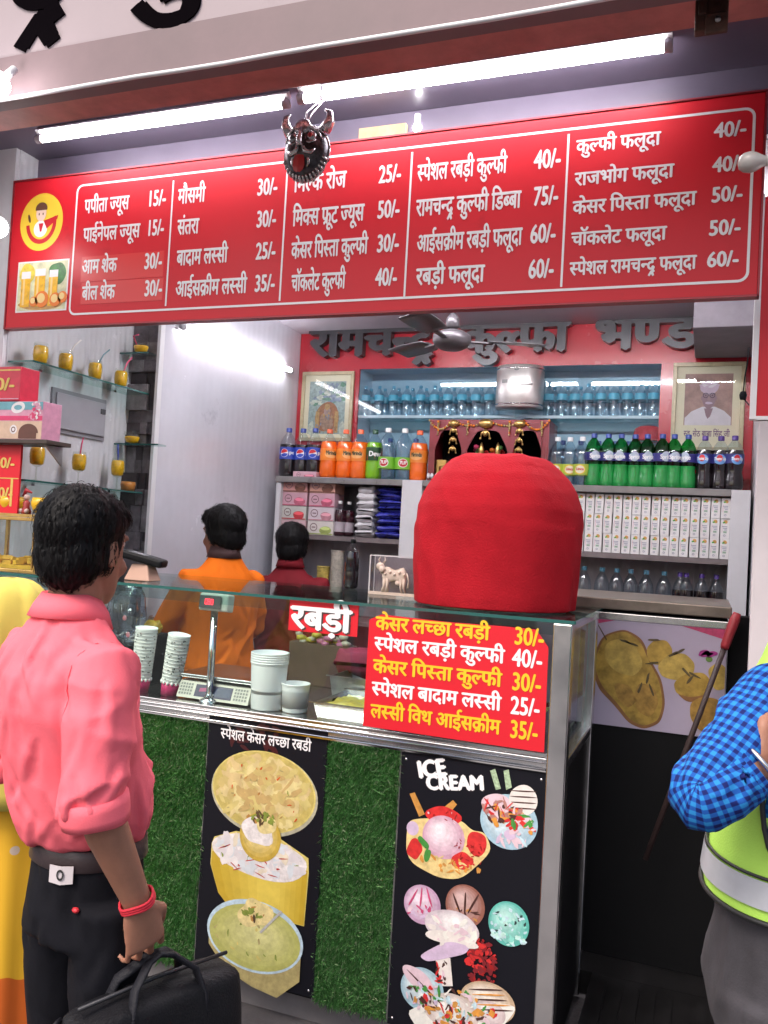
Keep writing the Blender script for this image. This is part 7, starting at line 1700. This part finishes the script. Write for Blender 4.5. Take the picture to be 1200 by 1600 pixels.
# --- the man in the checked shirt and neon vest at the picture's edge
def check_mat():
    m = M('blue_check', (.02, .1, .4), .8, spec=.2, bump=.08, bs=260); n = m.node_tree.nodes; l = m.node_tree.links; b_ = n['Principled BSDF']
    uv = n.new('ShaderNodeUVMap'); uv.uv_map = 'UVMap'; sp = n.new('ShaderNodeSeparateXYZ'); l.new(uv.outputs[0], sp.inputs[0]); hs = []
    for ax in (0, 1):
        a = n.new('ShaderNodeMath'); a.operation = 'MULTIPLY'; a.inputs[1].default_value = 2 * PI / .0145; l.new(sp.outputs[ax], a.inputs[0])
        c_ = n.new('ShaderNodeMath'); c_.operation = 'SINE'; l.new(a.outputs[0], c_.inputs[0])
        r = n.new('ShaderNodeMapRange'); r.inputs[1].default_value = -.25; r.inputs[2].default_value = .25; l.new(c_.outputs[0], r.inputs[0]); hs.append(r)
    ad = n.new('ShaderNodeMath'); ad.operation = 'ADD'; l.new(hs[0].outputs[0], ad.inputs[0]); l.new(hs[1].outputs[0], ad.inputs[1])
    hf = n.new('ShaderNodeMath'); hf.operation = 'MULTIPLY'; hf.inputs[1].default_value = .5; l.new(ad.outputs[0], hf.inputs[0])
    rp = n.new('ShaderNodeValToRGB'); e = rp.color_ramp.elements; e[0].color = (.006, .012, .10, 1); e[1].color = (.02, .20, .50, 1); k_ = e.new(.5); k_.color = (.010, .075, .32, 1); l.new(hf.outputs[0], rp.inputs[0]); l.new(rp.outputs[0], b_.inputs['Base Color'])
    return m
check = check_mat()
rr_ = Vector((.158, -.88, 0)); hR = R(-90); SR = 1.74; LN = .03
armsR = {1: ((.165, -.045, 1.390), (.275, -.146, 1.245), (.257, -.078, 1.298)), -1: ((-.160, .02, 1.350), (-.22, .12, 1.14), (-.02, .26, 1.22))}
t, hm, s = person('person', 'man in a blue checked shirt, neon green vest and grey trousers', rr_, hR, SR, skin_a, armsR, hm_yaw=R(-10), hm_pitch=R(-18), hm_off=(-.01, .075, .01), hair='short', strands=500, seed=21, vox=.006, lean=LN,
    hands={1: ((-.5, .9, .55), (-.8, -.4, .2), 1, .6), -1: ((.5, .8, .4), (.5, -.6, -.2), -1, .7)})
m = MB(); e_ = [(.972, .150, .120), (.98, .170, .132), (1.08, .166, .126), (1.2, .176, .120), (1.27, .178, .112), (1.33, .156, .092), (1.375, .095, .074), (1.41, .068, .064)]
m.loft([ringT((0, .004 + LN * max(0, z - .9) / .55, z * s), a * s, b_ * s, 40, 2.2) for z, a, b_ in e_], uvs=True)
o = obj('shirt', m, check, t); displace(o, fold_fn(31, .005))
# right sleeve: upper part, a full elbow, forearm and cuff
def sleeve(pts, rad, seed):
    m = MB(); P = []; Rr = []
    for i in range(len(pts) - 1):
        for k in range(20):
            u = k / 20; P.append(Vector(pts[i]).lerp(Vector(pts[i + 1]), u)); Rr.append(rad[i] + (rad[i + 1] - rad[i]) * u)
    P.append(Vector(pts[-1])); Rr.append(rad[-1])
    for _ in range(12):
        P = [P[0]] + [(P[i - 1] + P[i] * 2 + P[i + 1]) / 4 for i in range(1, len(P) - 1)] + [P[-1]]
    m.tube(P, Rr, 72, uvs=True); o = obj('sleeve', m, check, t); displace(o, fold_fn(seed, .0065, 5, 7)); creases(o, 26, .005, .008, seed, (1, 1, .5), .04, .10); return o
sleeve([(.08, .01, 1.375), (.155, -.043, 1.392), (.215, -.094, 1.335), (.280, -.156, 1.240), (.272, -.118, 1.260), (.260, -.090, 1.284)], [.056, .060, .054, .047, .046, .040], 41)
sleeve([(-.08, .03, 1.345), (-.152, .02, 1.350), (-.20, .06, 1.25), (-.222, .12, 1.135), (-.12, .19, 1.18), (-.05, .24, 1.21)], [.056, .060, .056, .053, .048, .040], 43)
m = MB(); c0, c1 = Vector((.262, -.100, 1.277)), Vector((.256, -.078, 1.296)); m.tube([c0, c0.lerp(c1, .5), c1], [.0440, .0435, .0425], 28, uvs=True); o = obj('cuff', m, check, t); o.modifiers.new('thick', 'SOLIDIFY').thickness = .004
m = MB(); m.ball((.298, -.086, 1.270), .0065, 12, 0, (.6, 1, 1)); obj('button', m, M('white_button', (.75, .73, .70), .3), t)
dd = (c1 - c0).normalized(); x_, y_, _ = frame_to(dd); c_ = Vector((.254, -.068, 1.303)); m = MB()
m.tube([c_ + (x_ * math.cos(2 * PI * k / 24) + y_ * math.sin(2 * PI * k / 24)) * .0345 for k in range(25)], .0042, 8, caps=False); obj('bangle', m, M('bangle_silver', (.65, .62, .60), .2, 1.), t)
# vest: a shell with deep armholes
neon = M('neon_green', (.38, .64, .10), .7, bump=.15, bs=320, var=.05, vs=20, spec=.2); pip = M('black_piping', (.012, .012, .012), .6); refl = M('reflective_band', (.36, .37, .40), .35, var=.08, vs=20)
NA, NZ = 96, 60; z0_, z1_ = .985, 1.40
def vr(z):
    e = [(.95, .180, .142), (1.0, .186, .144), (1.08, .182, .138), (1.2, .188, .130), (1.27, .190, .122), (1.33, .166, .102), (1.375, .104, .084), (1.41, .080, .074)]
    for (a, b_) in zip(e, e[1:]):
        if z <= b_[0]: u = max(0, (z - a[0]) / (b_[0] - a[0])); return [a[q] + (b_[q] - a[q]) * u for q in (1, 2)]
    return e[-1][1:]
def vpt(a, z, d=0.):
    rx, ry = vr(z); p = 2 / 2.2; c_, s_ = math.cos(a), math.sin(a)
    return Vector((math.copysign(abs(c_) ** p, c_) * (rx * s + d), math.copysign(abs(s_) ** p, s_) * (ry * s + d) + .004 + LN * max(0, z - .9) / .55, z * s))
def ah(a, z):                       # inside an armhole?
    for ac in (0.0, PI):
        da = (a - ac + PI) % (2 * PI) - PI
        wz = .55 if z > 1.22 else .55 * math.sqrt(max(0, 1 - ((1.22 - z) / .165) ** 2))
        if z > 1.055 and abs(da + .0) < wz and z < 1.335: return True
    return False
m = MB(); vs = [vpt(2 * PI * i / NA, z0_ + (z1_ - z0_) * j / NZ) for j in range(NZ + 1) for i in range(NA)]
hemz = lambda a: z0_ + .02 * math.cos(a)
fs = []; mi = []
for j in range(NZ):
    for i in range(NA):
        a = 2 * PI * (i + .5) / NA; z = z0_ + (z1_ - z0_) * (j + .5) / NZ
        if ah(a, z) or (abs((a - PI / 2 + PI) % (2 * PI) - PI) < .07): continue
        fs.append((j * NA + i, j * NA + (i + 1) % NA, (j + 1) * NA + (i + 1) % NA, (j + 1) * NA + i))
m.add(vs, fs, 0, True); o = obj('vest', m, neon, t); o.modifiers.new('thick', 'SOLIDIFY').thickness = .003; displace(o, fold_fn(51, .003))
m = MB()
for ac in (0., PI):
    edge = [(.56, 1.335)] + [(.56, 1.22 + .115 * (1 - k / 6)) for k in range(1, 6)] + [(.56 * math.cos(q), 1.22 - .165 * math.sin(q)) for q in [PI / 2 * k / 8 for k in range(9)]]
    full = [(ac + u, z) for u, z in edge] + [(ac - u, z) for u, z in edge[::-1]]
    m.tube([vpt(a, z, .005) for a, z in full], .0045, 6)
m.tube([vpt(2 * PI * k / 64, z0_ + .002, .004) for k in range(65)], .0045, 6); m.tube([vpt(2 * PI * k / 64, 1.075, .006) if False else vpt(2 * PI * k / 64, 1.054, .005) for k in range(65)], .0028, 6)
obj('piping', m, pip, t)
m = MB(); m.loft([[vpt(2 * PI * k / 64, z, .0075) for k in range(64)] for z in (1.008, 1.050)], caps=False)
obj('waist_band', m, refl, t)
for a in (.72, PI - .72, -.72, PI + .72):
    m = MB(); m.loft([[vpt(a + da, z, .0065) for da in (-.14, -.05, .05, .14)] for z in [1.20 + .025 * k for k in range(7)]], closed=False, caps=False); obj('shoulder_band', m, refl, t)
trousers(t, M('grey_twill', (.036, .033, .039), .85, var=.3, vs=22, bump=.12, bs=260), s, 61, (.160, .122), .985, amp=.011)
shoes(t, M('dark_shoe', (.015, .014, .014), .5), s)
for o in list(S.objects):
    for k_ in ('_o', '_h'):
        if k_ in o: del o[k_]
